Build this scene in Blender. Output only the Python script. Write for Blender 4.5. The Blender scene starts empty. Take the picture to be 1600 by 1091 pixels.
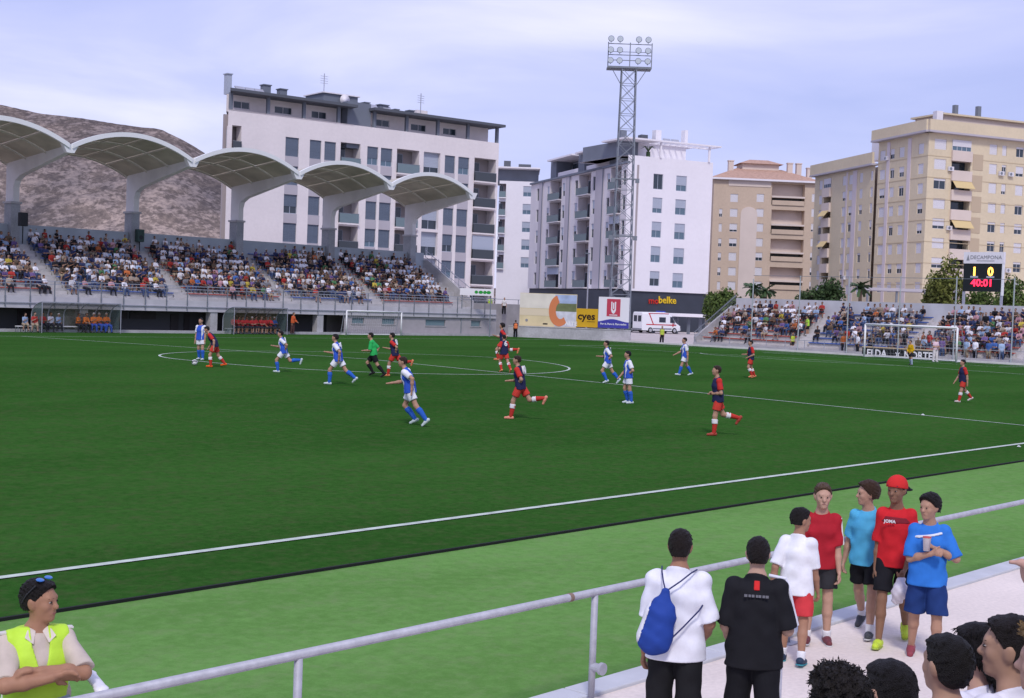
import bpy, bmesh, math, random
import numpy as np
from mathutils import Vector, Matrix
random.seed(11); RNG = np.random.default_rng(5)
SC = bpy.context.scene; COL = SC.collection
R = math.radians

# ------------------------------------------------------------------ camera
CAM = np.array([-40.46, -46.163, 3.196]); YAW, PITCH, ROLL, FPX = 0.744729, -0.034677, 0.036222, 2104.457
FW = np.array([math.cos(PITCH)*math.cos(YAW), math.cos(PITCH)*math.sin(YAW), math.sin(PITCH)])
_r0 = np.array([math.sin(YAW), -math.cos(YAW), 0]); _u0 = np.cross(_r0, FW)
RT = math.cos(ROLL)*_r0 + math.sin(ROLL)*_u0; UP = -math.sin(ROLL)*_r0 + math.cos(ROLL)*_u0
cd = bpy.data.cameras.new('camera'); cam = bpy.data.objects.new('camera', cd); COL.objects.link(cam)
cd.sensor_fit = 'HORIZONTAL'; cd.sensor_width = 36; cd.lens = 36*FPX/1600; cd.clip_start = .1; cd.clip_end = 6000
cam.matrix_world = Matrix(((RT[0], UP[0], -FW[0], CAM[0]), (RT[1], UP[1], -FW[1], CAM[1]), (RT[2], UP[2], -FW[2], CAM[2]), (0, 0, 0, 1)))
SC.camera = cam
YD = math.degrees(YAW)

# ------------------------------------------------------------------ world, sun, exposure
SUN_EL, SUN_AZ = R(48), YAW - R(181)          # azimuth of the sun as a heading in the xy plane
w = bpy.data.worlds.new('World'); SC.world = w; w.use_nodes = True
nt = w.node_tree; nt.nodes.clear(); N = nt.nodes.new; L = nt.links.new
out = N('ShaderNodeOutputWorld'); bg = N('ShaderNodeBackground'); bg.inputs['Strength'].default_value = .105
sky = N('ShaderNodeTexSky'); sky.sky_type = 'NISHITA'; sky.sun_disc = False; sky.sun_elevation = SUN_EL
sky.sun_rotation = math.pi/2 - SUN_AZ; sky.air_density = 1.2; sky.dust_density = .6; sky.ozone_density = 2.5
tc = N('ShaderNodeTexCoord'); mp = N('ShaderNodeMapping'); mp.inputs['Scale'].default_value = (1.6, 1.6, 7.5); mp.inputs['Rotation'].default_value = (.05, -.03, .4)
n1 = N('ShaderNodeTexNoise'); n1.inputs['Scale'].default_value = 1.7; n1.inputs['Detail'].default_value = 6; n1.inputs['Roughness'].default_value = .5; n1.inputs['Distortion'].default_value = .4
n2 = N('ShaderNodeTexNoise'); n2.inputs['Scale'].default_value = .8; n2.inputs['Detail'].default_value = 4
cr = N('ShaderNodeValToRGB'); e = cr.color_ramp.elements
e[0].position = .36; e[0].color = (3.3, 3.65, 6.7, 1); e[1].position = .68; e[1].color = (7.0, 6.8, 8.3, 1)
m0 = e.new(.52) if hasattr(e, 'new') else None; m0.color = (4.5, 4.65, 7.5, 1)
mx = N('ShaderNodeMixRGB'); mx.inputs['Fac'].default_value = .86
ad = N('ShaderNodeMath'); ad.operation = 'MULTIPLY_ADD'; ad.inputs[1].default_value = .62
ad2 = N('ShaderNodeMath'); ad2.operation = 'MULTIPLY'; ad2.inputs[1].default_value = .38
L(tc.outputs['Generated'], mp.inputs['Vector']); L(mp.outputs[0], n1.inputs['Vector']); L(mp.outputs[0], n2.inputs['Vector'])
L(n2.outputs['Fac'], ad2.inputs[0]); L(n1.outputs['Fac'], ad.inputs[0]); L(ad2.outputs[0], ad.inputs[2]); L(ad.outputs[0], cr.inputs['Fac'])
L(sky.outputs[0], mx.inputs['Color1']); L(cr.outputs[0], mx.inputs['Color2']); L(mx.outputs[0], bg.inputs['Color']); L(bg.outputs[0], out.inputs[0])
sd = bpy.data.lights.new('sun', 'SUN'); so = bpy.data.objects.new('sun', sd); COL.objects.link(so)
sd.energy = 1.5; sd.angle = R(10); sd.color = (1, .95, .9)
_s = Vector((math.cos(SUN_EL)*math.cos(SUN_AZ), math.cos(SUN_EL)*math.sin(SUN_AZ), math.sin(SUN_EL)))
so.rotation_euler = _s.to_track_quat('Z', 'Y').to_euler(); so.location = (0, 0, 60)
vs = SC.view_settings; vs.view_transform = 'Standard'; vs.look = 'None'; vs.gamma = 1; vs.exposure = .42

# ------------------------------------------------------------------ pixel helpers (photo pixels, 1600 x 1091)
def ray(x, y): return FW + RT*(x-800)/FPX + UP*(545.5-y)/FPX
def at(x, y, X=None, Y=None, Z=None):
    d = ray(x, y); i, v = (0, X) if X is not None else ((1, Y) if Y is not None else (2, Z))
    return CAM + d*(v-CAM[i])/d[i]
def proj(P):
    d = np.asarray(P, float)-CAM; z = d@FW
    return 800+FPX*(d@RT)/z, 545.5-FPX*(d@UP)/z
HL, HW, CROWN = 53.2, 32.3, .375
def pitch_z(x, y): return CROWN*(1-min(abs(y)/HW, 1))*max(0, 1-(x/HL)**2)
def ground(x, y):
    d = ray(x, y); z = 0.
    for _ in range(12):
        P = CAM+d*(z-CAM[2])/d[2]; z = pitch_z(P[0], P[1])
    return P
def height_at(P, ty):
    lo, hi = -5, 80
    for _ in range(50):
        m = (lo+hi)/2
        if proj((P[0], P[1], P[2]+m))[1] > ty: lo = m
        else: hi = m
    return lo

# ------------------------------------------------------------------ materials
MATS = {}
def mat(name, col, rough=.7, metal=0., var=0., scale=8., bump=0., bscale=60., emit=0., spec=.3, var2=0., scale2=1., alpha=1., trans=0.):
    if name in MATS: return MATS[name]
    m = bpy.data.materials.new(name); m.use_nodes = True; t = m.node_tree; b = t.nodes['Principled BSDF']
    b.inputs['Base Color'].default_value = (*col, 1); b.inputs['Roughness'].default_value = rough; b.inputs['Metallic'].default_value = metal
    b.inputs['Specular IOR Level'].default_value = spec
    if trans: b.inputs['Transmission Weight'].default_value = trans
    if alpha < 1: b.inputs['Alpha'].default_value = alpha
    if emit: b.inputs['Emission Color'].default_value = (*col, 1); b.inputs['Emission Strength'].default_value = emit
    if var or bump or var2:
        co = t.nodes.new('ShaderNodeTexCoord')
    if var or var2:
        last = None
        for v, s in ((var, scale), (var2, scale2)):
            if not v: continue
            n = t.nodes.new('ShaderNodeTexNoise'); n.inputs['Scale'].default_value = s; n.inputs['Detail'].default_value = 5
            t.links.new(co.outputs['Object'], n.inputs['Vector'])
            r = t.nodes.new('ShaderNodeMapRange'); r.inputs[1].default_value = .3; r.inputs[2].default_value = .7; r.inputs[3].default_value = 1-v; r.inputs[4].default_value = 1+v
            t.links.new(n.outputs['Fac'], r.inputs[0])
            h = t.nodes.new('ShaderNodeMixRGB'); h.blend_type = 'MULTIPLY'; h.inputs['Fac'].default_value = 1
            if last is None: h.inputs['Color1'].default_value = (*col, 1)
            else: t.links.new(last.outputs[0], h.inputs['Color1'])
            t.links.new(r.outputs[0], h.inputs['Color2']); last = h
        t.links.new(last.outputs[0], b.inputs['Base Color'])
    if bump:
        n = t.nodes.new('ShaderNodeTexNoise'); n.inputs['Scale'].default_value = bscale; n.inputs['Detail'].default_value = 4
        t.links.new(co.outputs['Object'], n.inputs['Vector'])
        bp = t.nodes.new('ShaderNodeBump'); bp.inputs['Strength'].default_value = bump; bp.inputs['Distance'].default_value = .02
        t.links.new(n.outputs['Fac'], bp.inputs['Height']); t.links.new(bp.outputs[0], b.inputs['Normal'])
    MATS[name] = m; return m

def tag(o, label=None, cat=None, group=None, kind=None):
    if label: o['label'] = label
    if cat: o['category'] = cat
    if group: o['group'] = group
    if kind: o['kind'] = kind
    return o
def empty(name, loc=(0, 0, 0), rz=0., label=None, cat=None, group=None, parent=None):
    o = bpy.data.objects.new(name, None); COL.objects.link(o); o.location = loc; o.rotation_euler = (0, 0, rz); o.empty_display_size = .3
    if parent: o.parent = parent
    return tag(o, label, cat, group)
def link(name, me, parent=None, loc=None, rz=None):
    o = bpy.data.objects.new(name, me); COL.objects.link(o)
    if parent: o.parent = parent
    if loc is not None: o.location = loc
    if rz is not None: o.rotation_euler = (0, 0, rz)
    return o

class MB:
    """collects shapes; build() links them as ONE mesh object"""
    def __init__(s, origin=(0, 0, 0)): s.v = []; s.f = []; s.m = []; s.o = np.array(origin, float)
    def face(s, pts, mi=0):
        n = len(s.v); s.v += [tuple(p) for p in pts]; s.f.append(tuple(range(n, n+len(pts)))); s.m.append(mi); return s
    def hexa(s, p, mi=0):     # 8 corners: bottom 4 ccw, top 4 ccw
        n = len(s.v); s.v += [tuple(q) for q in p]
        for q in ((3, 2, 1, 0), (4, 5, 6, 7), (0, 1, 5, 4), (1, 2, 6, 5), (2, 3, 7, 6), (3, 0, 4, 7)): s.f.append(tuple(n+i for i in q)); s.m.append(mi)
        return s
    def box(s, x0, x1, y0, y1, z0, z1, mi=0):
        return s.hexa([(x0, y0, z0), (x1, y0, z0), (x1, y1, z0), (x0, y1, z0), (x0, y0, z1), (x1, y0, z1), (x1, y1, z1), (x0, y1, z1)], mi)
    def bar(s, a, b, wx, wz=None, mi=0, up=(0, 0, 1)):
        a = np.array(a, float); b = np.array(b, float); wz = wz or wx; d = b-a; d /= np.linalg.norm(d); u = np.array(up, float)
        if abs(d@u) > .98: u = np.array([0, 1., 0])
        r = np.cross(d, u); r /= np.linalg.norm(r); u = np.cross(r, d); r *= wx/2; u *= wz/2
        return s.hexa([a-r-u, a+r-u, b+r-u, b-r-u, a-r+u, a+r+u, b+r+u, b-r+u], mi)
    def tube(s, pts, r, n=8, mi=0, cap=True):
        pts = [np.array(p, float) for p in pts]; rr = r if hasattr(r, '__len__') else [r]*len(pts); base = len(s.v); ref = None
        for i, p in enumerate(pts):
            d = pts[min(i+1, len(pts)-1)]-pts[max(i-1, 0)]; d = d/max(np.linalg.norm(d), 1e-9)
            if ref is None: ref = np.array([0, 0, 1.]) if abs(d[2]) < .9 else np.array([1., 0, 0])
            x = np.cross(d, ref); x /= np.linalg.norm(x); y = np.cross(x, d); ref = y
            for k in range(n):
                a = 2*math.pi*k/n; s.v.append(tuple(p+rr[i]*(math.cos(a)*x+math.sin(a)*y)))
        for i in range(len(pts)-1):
            for k in range(n):
                a = base+i*n+k; b = base+i*n+(k+1) % n; s.f.append((a, a+n, b+n, b)); s.m.append(mi)
        if cap:
            s.f.append(tuple(base+k for k in range(n))); s.m.append(mi)
            s.f.append(tuple(base+(len(pts)-1)*n+k for k in reversed(range(n)))); s.m.append(mi)
        return s
    def lathe(s, c, prof, n=16, mi=0, axis=2):
        base = len(s.v); c = np.array(c, float)
        for r, h in prof:
            for k in range(n):
                a = 2*math.pi*k/n; p = [r*math.cos(a), r*math.sin(a), h]
                if axis == 0: p = [p[2], p[0], p[1]]
                if axis == 1: p = [p[1], p[2], p[0]]
                s.v.append(tuple(c+p))
        for i in range(len(prof)-1):
            for k in range(n):
                a = base+i*n+k; b = base+i*n+(k+1) % n; s.f.append((a, b, b+n, a+n)); s.m.append(mi)
        s.f.append(tuple(base+k for k in reversed(range(n)))); s.m.append(mi)
        s.f.append(tuple(base+(len(prof)-1)*n+k for k in range(n))); s.m.append(mi)
        return s
    def prism(s, poly, y0, y1, mi=0):     # poly in (x,z), extruded along y
        n = len(s.v); k = len(poly); s.v += [(p[0], y0, p[1]) for p in poly]+[(p[0], y1, p[1]) for p in poly]
        s.f.append(tuple(range(n, n+k))); s.f.append(tuple(n+k+i for i in reversed(range(k)))); s.m += [mi, mi]
        for i in range(k):
            j = (i+1) % k; s.f.append((n+j, n+i, n+k+i, n+k+j)); s.m.append(mi)
        return s
    def mesh(s, name, mats, smooth=False, bevel=0):
        me = bpy.data.meshes.new(name); v = np.array(s.v, float)-s.o; me.from_pydata(v.tolist(), [], s.f)
        for m in (mats if isinstance(mats, (list, tuple)) else [mats]): me.materials.append(m)
        me.polygons.foreach_set('material_index', s.m)
        if smooth: me.polygons.foreach_set('use_smooth', [True]*len(s.f))
        if bevel or True:
            bm = bmesh.new(); bm.from_mesh(me); bmesh.ops.remove_doubles(bm, verts=bm.verts, dist=1e-5) if smooth else None
            bmesh.ops.recalc_face_normals(bm, faces=bm.faces)
            if bevel: bmesh.ops.bevel(bm, geom=bm.edges[:], offset=bevel, segments=2, affect='EDGES', profile=.5)
            bm.to_mesh(me); bm.free()
        return me
    def build(s, name, mats, parent=None, smooth=False, bevel=0, loc=None, rz=None):
        return link(name, s.mesh(name, mats, smooth, bevel), parent, loc, rz)

FONT = {}
def text(body, size, m, parent, loc, rot, name='lettering', depth=.01, align='CENTER', sx=1., bold=0.):
    cu = bpy.data.curves.new('t', 'FONT'); cu.body = body; cu.size = size; cu.extrude = depth; cu.align_x = align; cu.align_y = 'CENTER'; cu.resolution_u = 2; cu.offset = bold
    o = bpy.data.objects.new('t', cu); COL.objects.link(o); dg = bpy.context.evaluated_depsgraph_get(); dg.update()
    me = bpy.data.meshes.new_from_object(o.evaluated_get(dg)); bpy.data.objects.remove(o); bpy.data.curves.remove(cu)
    me.materials.clear(); me.materials.append(m); me.name = name
    t = link(name, me, parent); t.location = loc; t.rotation_euler = rot; t.scale = (sx, 1, 1); return t
# ------------------------------------------------------------------ the setting
def grass_mat(name, dark, light, tint, patch=.12, fine=90., streak=True):
    m = bpy.data.materials.new(name); m.use_nodes = True; t = m.node_tree; b = t.nodes['Principled BSDF']; b.inputs['Roughness'].default_value = .85; b.inputs['Specular IOR Level'].default_value = .0
    co = t.nodes.new('ShaderNodeTexCoord'); mp = t.nodes.new('ShaderNodeMapping'); t.links.new(co.outputs['Object'], mp.inputs[0]); mp.inputs['Scale'].default_value = (.35, 1, 1)
    big = t.nodes.new('ShaderNodeTexNoise'); big.inputs['Scale'].default_value = patch; big.inputs['Detail'].default_value = 6; big.inputs['Roughness'].default_value = .6; t.links.new(mp.outputs[0], big.inputs['Vector'])
    mid = t.nodes.new('ShaderNodeTexNoise'); mid.inputs['Scale'].default_value = 7.; mid.inputs['Detail'].default_value = 8; mid.inputs['Roughness'].default_value = .75; t.links.new(co.outputs['Object'], mid.inputs['Vector'])
    fin = t.nodes.new('ShaderNodeTexNoise'); fin.inputs['Scale'].default_value = fine; fin.inputs['Detail'].default_value = 2; t.links.new(co.outputs['Object'], fin.inputs['Vector'])
    a = t.nodes.new('ShaderNodeMath'); a.operation = 'MULTIPLY_ADD'; a.inputs[1].default_value = .38; t.links.new(big.outputs['Fac'], a.inputs[0])
    a2 = t.nodes.new('ShaderNodeMath'); a2.operation = 'MULTIPLY_ADD'; a2.inputs[1].default_value = .42; t.links.new(mid.outputs['Fac'], a2.inputs[0])
    a3 = t.nodes.new('ShaderNodeMath'); a3.operation = 'MULTIPLY'; a3.inputs[1].default_value = .2; t.links.new(fin.outputs['Fac'], a3.inputs[0])
    t.links.new(a3.outputs[0], a2.inputs[2]); t.links.new(a2.outputs[0], a.inputs[2])
    r = t.nodes.new('ShaderNodeValToRGB'); e = r.color_ramp.elements; e[0].position = .43; e[0].color = (*dark, 1); e[1].position = .57; e[1].color = (*light, 1)
    t.links.new(a.outputs[0], r.inputs['Fac'])
    n3 = t.nodes.new('ShaderNodeTexNoise'); n3.inputs['Scale'].default_value = 2.6; n3.inputs['Detail'].default_value = 8; n3.inputs['Roughness'].default_value = .8; t.links.new(co.outputs['Object'], n3.inputs['Vector'])
    mr = t.nodes.new('ShaderNodeMapRange'); mr.inputs[1].default_value = .48; mr.inputs[2].default_value = .68; mr.inputs[4].default_value = .6; t.links.new(n3.outputs['Fac'], mr.inputs[0])
    mx = t.nodes.new('ShaderNodeMixRGB'); mx.inputs['Color2'].default_value = (*tint, 1); t.links.new(mr.outputs[0], mx.inputs['Fac']); t.links.new(r.outputs[0], mx.inputs['Color1']); t.links.new(mx.outputs[0], b.inputs['Base Color'])
    bp = t.nodes.new('ShaderNodeBump'); bp.inputs['Strength'].default_value = .6; bp.inputs['Distance'].default_value = .03; t.links.new(a2.outputs[0], bp.inputs['Height']); t.links.new(bp.outputs[0], b.inputs['Normal'])
    return m
M_PITCH = grass_mat('pitch_turf', (.022, .078, .013), (.042, .122, .023), (.072, .09, .037))
M_STRIP = grass_mat('side_turf', (.108, .235, .056), (.152, .312, .082), (.185, .27, .11), patch=.4, fine=160.)
M_LINE = mat('line_paint', (.50, .56, .49), .9, var=.22, scale=6)
M_CONC = mat('concrete', (.42, .41, .42), .9, var=.12, scale=1.3, var2=.1, scale2=14, bump=.25, bscale=25)
M_CONCD = mat('concrete_weathered', (.30, .31, .33), .9, var=.16, scale=.9, var2=.12, scale2=9, bump=.25, bscale=20)
M_WALK = mat('walkway_concrete', (.74, .65, .585), .9, var=.09, scale=.55, var2=.07, scale2=22, bump=.15, bscale=80)
M_KERB = mat('kerb_stone', (.52, .53, .56), .85, var=.08, scale=3, bump=.2, bscale=50)
M_DARK = mat('dark_void', (.03, .032, .036), .9)
M_WHITE = mat('white_paint', (.8, .8, .8), .45)
M_STEEL = mat('galvanised_steel', (.40, .41, .47), .45, .35, var=.1, scale=12)
M_STEELD = mat('grey_steel', (.22, .24, .27), .5, .4)
M_ASPH = mat('asphalt', (.09, .088, .09), .95, var=.2, scale=.3)
M_GROUND = mat('dry_ground', (.30, .25, .20), .95, var=.3, scale=.05, var2=.2, scale2=.8)
M_PAVE = mat('pavement_slabs', (.52, .46, .44), .9, var=.1, scale=.6, var2=.08, scale2=8)
def sheet(name, x0, x1, y0, y1, z, m, nx=1, ny=1, fz=None):
    xs = np.linspace(x0, x1, nx+1); ys = np.linspace(y0, y1, ny+1); v = [(x, y, z+(fz(x, y) if fz else 0)) for y in ys for x in xs]
    f = [(j*(nx+1)+i, j*(nx+1)+i+1, (j+1)*(nx+1)+i+1, (j+1)*(nx+1)+i) for j in range(ny) for i in range(nx)]
    me = bpy.data.meshes.new(name); me.from_pydata(v, [], f); me.materials.append(m); o = link(name, me); o['kind'] = 'structure'; return o
sheet('ground', -2500, 3500, -2500, 3500, -.4, M_GROUND)
sheet('pavement', 40, 330, 42, 330, -.05, M_PAVE); sheet('pavement', 55.5, 330, -160, 41.9, -.046, M_PAVE)
sheet('street', 95, 200, 62, 130, -.03, M_ASPH)
# pitch with a crowned surface
xs = np.linspace(-66, 55.4, 122); ys = np.concatenate([np.linspace(-33.95, -HW, 3), np.linspace(-HW, 0, 34)[1:], np.linspace(0, HW, 34)[1:], np.linspace(HW, 39.75, 5)[1:]])
v = [(x, y, pitch_z(x, y)) for y in ys for x in xs]; nx = len(xs)
f = [(j*nx+i, j*nx+i+1, (j+1)*nx+i+1, (j+1)*nx+i) for j in range(len(ys)-1) for i in range(nx-1)]
me = bpy.data.meshes.new('pitch'); me.from_pydata(v, [], f); me.materials.append(M_PITCH); me.polygons.foreach_set('use_smooth', [True]*len(f)); pitch = link('pitch', me); pitch['kind'] = 'structure'
def ribbon(name, pts, wd=.12, closed=False):
    pts = [np.array(p, float) for p in pts]; n = len(pts); v = []; f = []
    for i, p in enumerate(pts):
        a = pts[(i-1) % n] if (closed or i > 0) else p; b = pts[(i+1) % n] if (closed or i < n-1) else p
        d = b-a; d /= np.linalg.norm(d); q = np.array([-d[1], d[0]])*wd/2
        for s in (1, -1): c = p+q*s; v.append((c[0], c[1], pitch_z(c[0], c[1])+.012))
    for i in range(n if closed else n-1):
        j = (i+1) % n; f.append((2*i, 2*i+1, 2*j+1, 2*j))
    me = bpy.data.meshes.new(name); me.from_pydata(v, [], f); me.materials.append(M_LINE); o = link(name, me); o['kind'] = 'structure'; return o
def seg(a, b, step=1.): n = max(2, int(math.hypot(b[0]-a[0], b[1]-a[1])/step)); return [(a[0]+(b[0]-a[0])*i/n, a[1]+(b[1]-a[1])*i/n) for i in range(n+1)]
ribbon('touchline', seg((-64, -HW), (HL, -HW)), .13); ribbon('touchline', seg((-64, HW), (HL, HW)), .1)
ribbon('halfway_line', seg((0, -HW+.07), (0, HW-.07)), .10)
ribbon('centre_circle', [(9.15*math.cos(a), 9.15*math.sin(a)) for a in np.linspace(0, 2*math.pi, 120, endpoint=False)], .10, True)
ribbon('goal_line', seg((HL, -HW+.07), (HL, HW-.07)), .12)
ribbon('penalty_area_line', seg((HL-.07, 20.16), (HL-16.5, 20.16))+seg((HL-16.5, 20.16), (HL-16.5, -20.16))[1:]+seg((HL-16.5, -20.16), (HL-.07, -20.16))[1:], .12)
ribbon('goal_area_line', seg((HL-.07, 9.16), (HL-5.5, 9.16))+seg((HL-5.5, 9.16), (HL-5.5, -9.16))[1:]+seg((HL-5.5, -9.16), (HL-.07, -9.16))[1:], .12)
_a = math.acos(5.5/9.15); ribbon('penalty_arc', [(HL-11-9.15*math.cos(t), 9.15*math.sin(t)) for t in np.linspace(-_a*.98, _a*.98, 24)], .12)
# lighter side strip, dark groove strip, kerb, walkway
sheet('grass_strip', -70, 55.4, -39.1, -33.99, -.03, M_STRIP)
o = MB().box(-66, 55.4, -33.99, -33.95, -.06, .004).build('pitch_edge_groove', mat('groove_shade', (.012, .014, .013), .9)); o['kind'] = 'structure'  # near-black strip: the shade of the edge groove is put into its colour
b = MB()
for i in range(60):
    x = -66+i*2.0; b.box(x+.006, x+1.994, -39.36, -39.08, -.12, .035)
o = b.build('kerb', M_KERB, bevel=.012); o['kind'] = 'structure'
sheet('walkway', -66, 56, -42.4, -39.355, .004, M_WALK)
# white kerb behind the goal line and foot of the far stand
o = MB().box(55.4, 55.62, -30, 33.6, -.1, .14).build('kerb', mat('kerb_white', (.66, .64, .62), .85, var=.1, scale=2)); o['kind'] = 'structure'
o = MB().box(-20, 50.6, 39.75, 40.05, -.1, .2).build('kerb', M_CONC); o['kind'] = 'structure'

# hillside beyond the roofed stand
def hill():
    ridge = [(-900, 150), (-300, 118), (0, 163), (60, 176), (130, 185), (200, 197), (250, 203), (290, 222), (330, 246), (380, 276), (440, 325), (520, 380), (620, 430), (800, 460)]
    D = 950.; lat = []; zz = []
    for px, py in ridge:
        d = ray(px, py); t = D/(d@np.array([math.cos(YAW), math.sin(YAW), 0])); P = CAM+d*t
        lat.append((P-CAM)@np.array([math.sin(YAW), -math.cos(YAW), 0])); zz.append(P[2])
    nu, nv = 260, 110; us = np.linspace(lat[0], lat[-1], nu); vsn = np.linspace(0, 1, nv); prof = np.interp(us, lat, zz)
    def fbm(x, y, o=6):
        s = 0; a = 1.; fr = 1/170.
        for k in range(o):
            s = s+a*(np.sin(x*fr*2+1.7*k+2.1*np.sin(y*fr*1.3+k))*np.sin(y*fr*2.3+.6*k+1.4*np.sin(x*fr*1.7+2*k))); a *= .52; fr *= 2.03
        return s
    U, V = np.meshgrid(us, vsn); depth = 700+V*360; z = prof[None, :]*np.clip(V/.69, 0, 1)**1.15
    z = np.where(V > .69, prof[None, :]*(1-.6*((V-.69)/.31)**2), z); amp = np.clip(V*3, 0, 1)*np.clip(np.abs(V-.69)*9, .1, 1)
    z = z+amp*fbm(U, depth)*4.5-6*(1-np.clip(V*6, 0, 1))
    z += RNG.normal(0, .35, z.shape)*np.clip(V*4, 0, 1)*np.clip(np.abs(V-.69)*9, .25, 1)
    rx, ry = math.sin(YAW), -math.cos(YAW); fx, fy = math.cos(YAW), math.sin(YAW)
    X = CAM[0]+U*rx*(depth/D)**.6+depth*fx; Y = CAM[1]+U*ry*(depth/D)**.6+depth*fy
    v = np.stack([X, Y, z], -1).reshape(-1, 3); f = [(j*nu+i, j*nu+i+1, (j+1)*nu+i+1, (j+1)*nu+i) for j in range(nv-1) for i in range(nu-1)]
    m = bpy.data.materials.new('hill_rock'); m.use_nodes = True; t = m.node_tree; bs = t.nodes['Principled BSDF']; bs.inputs['Roughness'].default_value = 1; bs.inputs['Specular IOR Level'].default_value = 0
    co = t.nodes.new('ShaderNodeTexCoord')
    def noise(s, d=6, r=.65):
        n = t.nodes.new('ShaderNodeTexNoise'); n.inputs['Scale'].default_value = s; n.inputs['Detail'].default_value = d; n.inputs['Roughness'].default_value = r; t.links.new(co.outputs['Object'], n.inputs['Vector']); return n
    a, c, d_ = noise(.012), noise(.075, 8, .72), noise(.30, 5, .7)
    ra = t.nodes.new('ShaderNodeValToRGB'); e = ra.color_ramp.elements; e[0].position = .38; e[0].color = (.165, .145, .15, 1); e[1].position = .64; e[1].color = (.345, .28, .25, 1); t.links.new(a.outputs['Fac'], ra.inputs[0])
    rb = t.nodes.new('ShaderNodeValToRGB'); e = rb.color_ramp.elements; e[0].position = .47; e[0].color = (.07, .068, .062, 1); e[1].position = .56; e[1].color = (1, 1, 1, 1); t.links.new(c.outputs['Fac'], rb.inputs[0])
    rd = t.nodes.new('ShaderNodeValToRGB'); e = rd.color_ramp.elements; e[0].position = .40; e[0].color = (.45, .45, .47, 1); e[1].position = .6; e[1].color = (1.35, 1.3, 1.2, 1); t.links.new(d_.outputs['Fac'], rd.inputs[0])
    x1 = t.nodes.new('ShaderNodeMixRGB'); x1.blend_type = 'MULTIPLY'; x1.inputs[0].default_value = .42; t.links.new(ra.outputs[0], x1.inputs[1]); t.links.new(rb.outputs[0], x1.inputs[2])
    x2 = t.nodes.new('ShaderNodeMixRGB'); x2.blend_type = 'MULTIPLY'; x2.inputs[0].default_value = .5; t.links.new(x1.outputs[0], x2.inputs[1]); t.links.new(rd.outputs[0], x2.inputs[2]); t.links.new(x2.outputs[0], bs.inputs['Base Color'])
    me = bpy.data.meshes.new('hill'); me.from_pydata(v.tolist(), [], f); me.materials.append(m); me.polygons.foreach_set('use_smooth', [True]*len(f)); o = link('hill', me); o['kind'] = 'structure'
hill()
# ------------------------------------------------------------------ roofed grandstand along the far touchline
M_BACKW = mat('stand_back_wall', (.36, .40, .44), .9, var=.1, scale=.7)
M_STEP = mat('stand_steps', (.44, .43, .43), .92, var=.13, scale=1.1, var2=.1, scale2=11)
M_BRICK = mat('painted_block', (.40, .37, .385), .9, var=.06, scale=2, bump=.2, bscale=12)
M_GLASS = mat('window_glass', (.05, .085, .11), .08, spec=.6)
M_SEATB = mat('seat_blue', (.05, .12, .42), .5); M_SEATR = mat('seat_red', (.42, .07, .05), .5)
M_BEAM = mat('beam_concrete', (.70, .68, .68), .85, var=.07, scale=.8)
M_PANEL = mat('roof_panel_underside', (.50, .455, .37), .8, var=.2, scale=.6)
M_PURL = mat('roof_purlin', (.62, .57, .50), .7)
GX0, GX1, GY = -12., 50.6, 40.1
GS = empty('grandstand', (20, GY, 0), 0, 'long roofed concrete grandstand full of spectators beside the hill', 'grandstand')
GO = (20, GY, 0)
ROWS = [(43.2+.8*i, 2.6+.45*i) for i in range(9)]       # (front of tread, floor height)
b = MB(GO)
for i, (y, z) in enumerate(ROWS): b.box(GX0, GX1, y, 50.0, z-.45, z)
b.box(GX0, GX1, 43.1, 50.0, .0, 2.15); b.build('terrace', M_STEP, GS)
MB(GO).box(GX0, GX1, GY, 43.2, 2.1, 2.36).build('walkway_slab', M_CONC, GS)
b = MB(GO)
b.box(GX0, GX1, GY-.16, GY, 1.62, 2.44)
b.build('fascia', mat('fascia_concrete', (.52, .50, .53), .88, var=.1, scale=.9), GS)
MB(GO).box(GX0, GX1+.05, 50.002, 50.35, 0, 7.7).build('back_wall', M_BACKW, GS)
b = MB(GO)      # side wall profile
b.prism([(0, 0)]*0+[(43.1, 0), (50.0, 0), (50.0, 7.0), (49.4, 7.0), (43.1, 3.2)], GX1+.002, GX1+.2)
b.v = [(p[1], p[0], p[2]) for p in b.v]; b.build('end_wall', M_CONC, GS)
b = MB(GO)      # undercroft floor and back
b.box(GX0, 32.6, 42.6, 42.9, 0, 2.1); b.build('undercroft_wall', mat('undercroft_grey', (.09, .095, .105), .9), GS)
for x in (-6.5, 8.6, 19.45, 29.8): MB(GO).box(x-.32, x+.32, GY-.1, GY+.5, -.1, 1.62).build('pillar', M_CONC, GS)
MB(GO).box(24.6, 24.9, GY, GY+.4, 0, 1.62).build('pillar', M_CONC, GS)
# doors / openings inside the undercroft
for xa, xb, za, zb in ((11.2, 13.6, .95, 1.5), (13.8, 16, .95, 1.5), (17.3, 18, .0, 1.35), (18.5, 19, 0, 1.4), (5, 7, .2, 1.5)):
    MB(GO).box(xa, xb, 42.52, 42.6, za, zb).build('undercroft_panel', mat('panel_dark', (.05, .045, .05), .6), GS)
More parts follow.
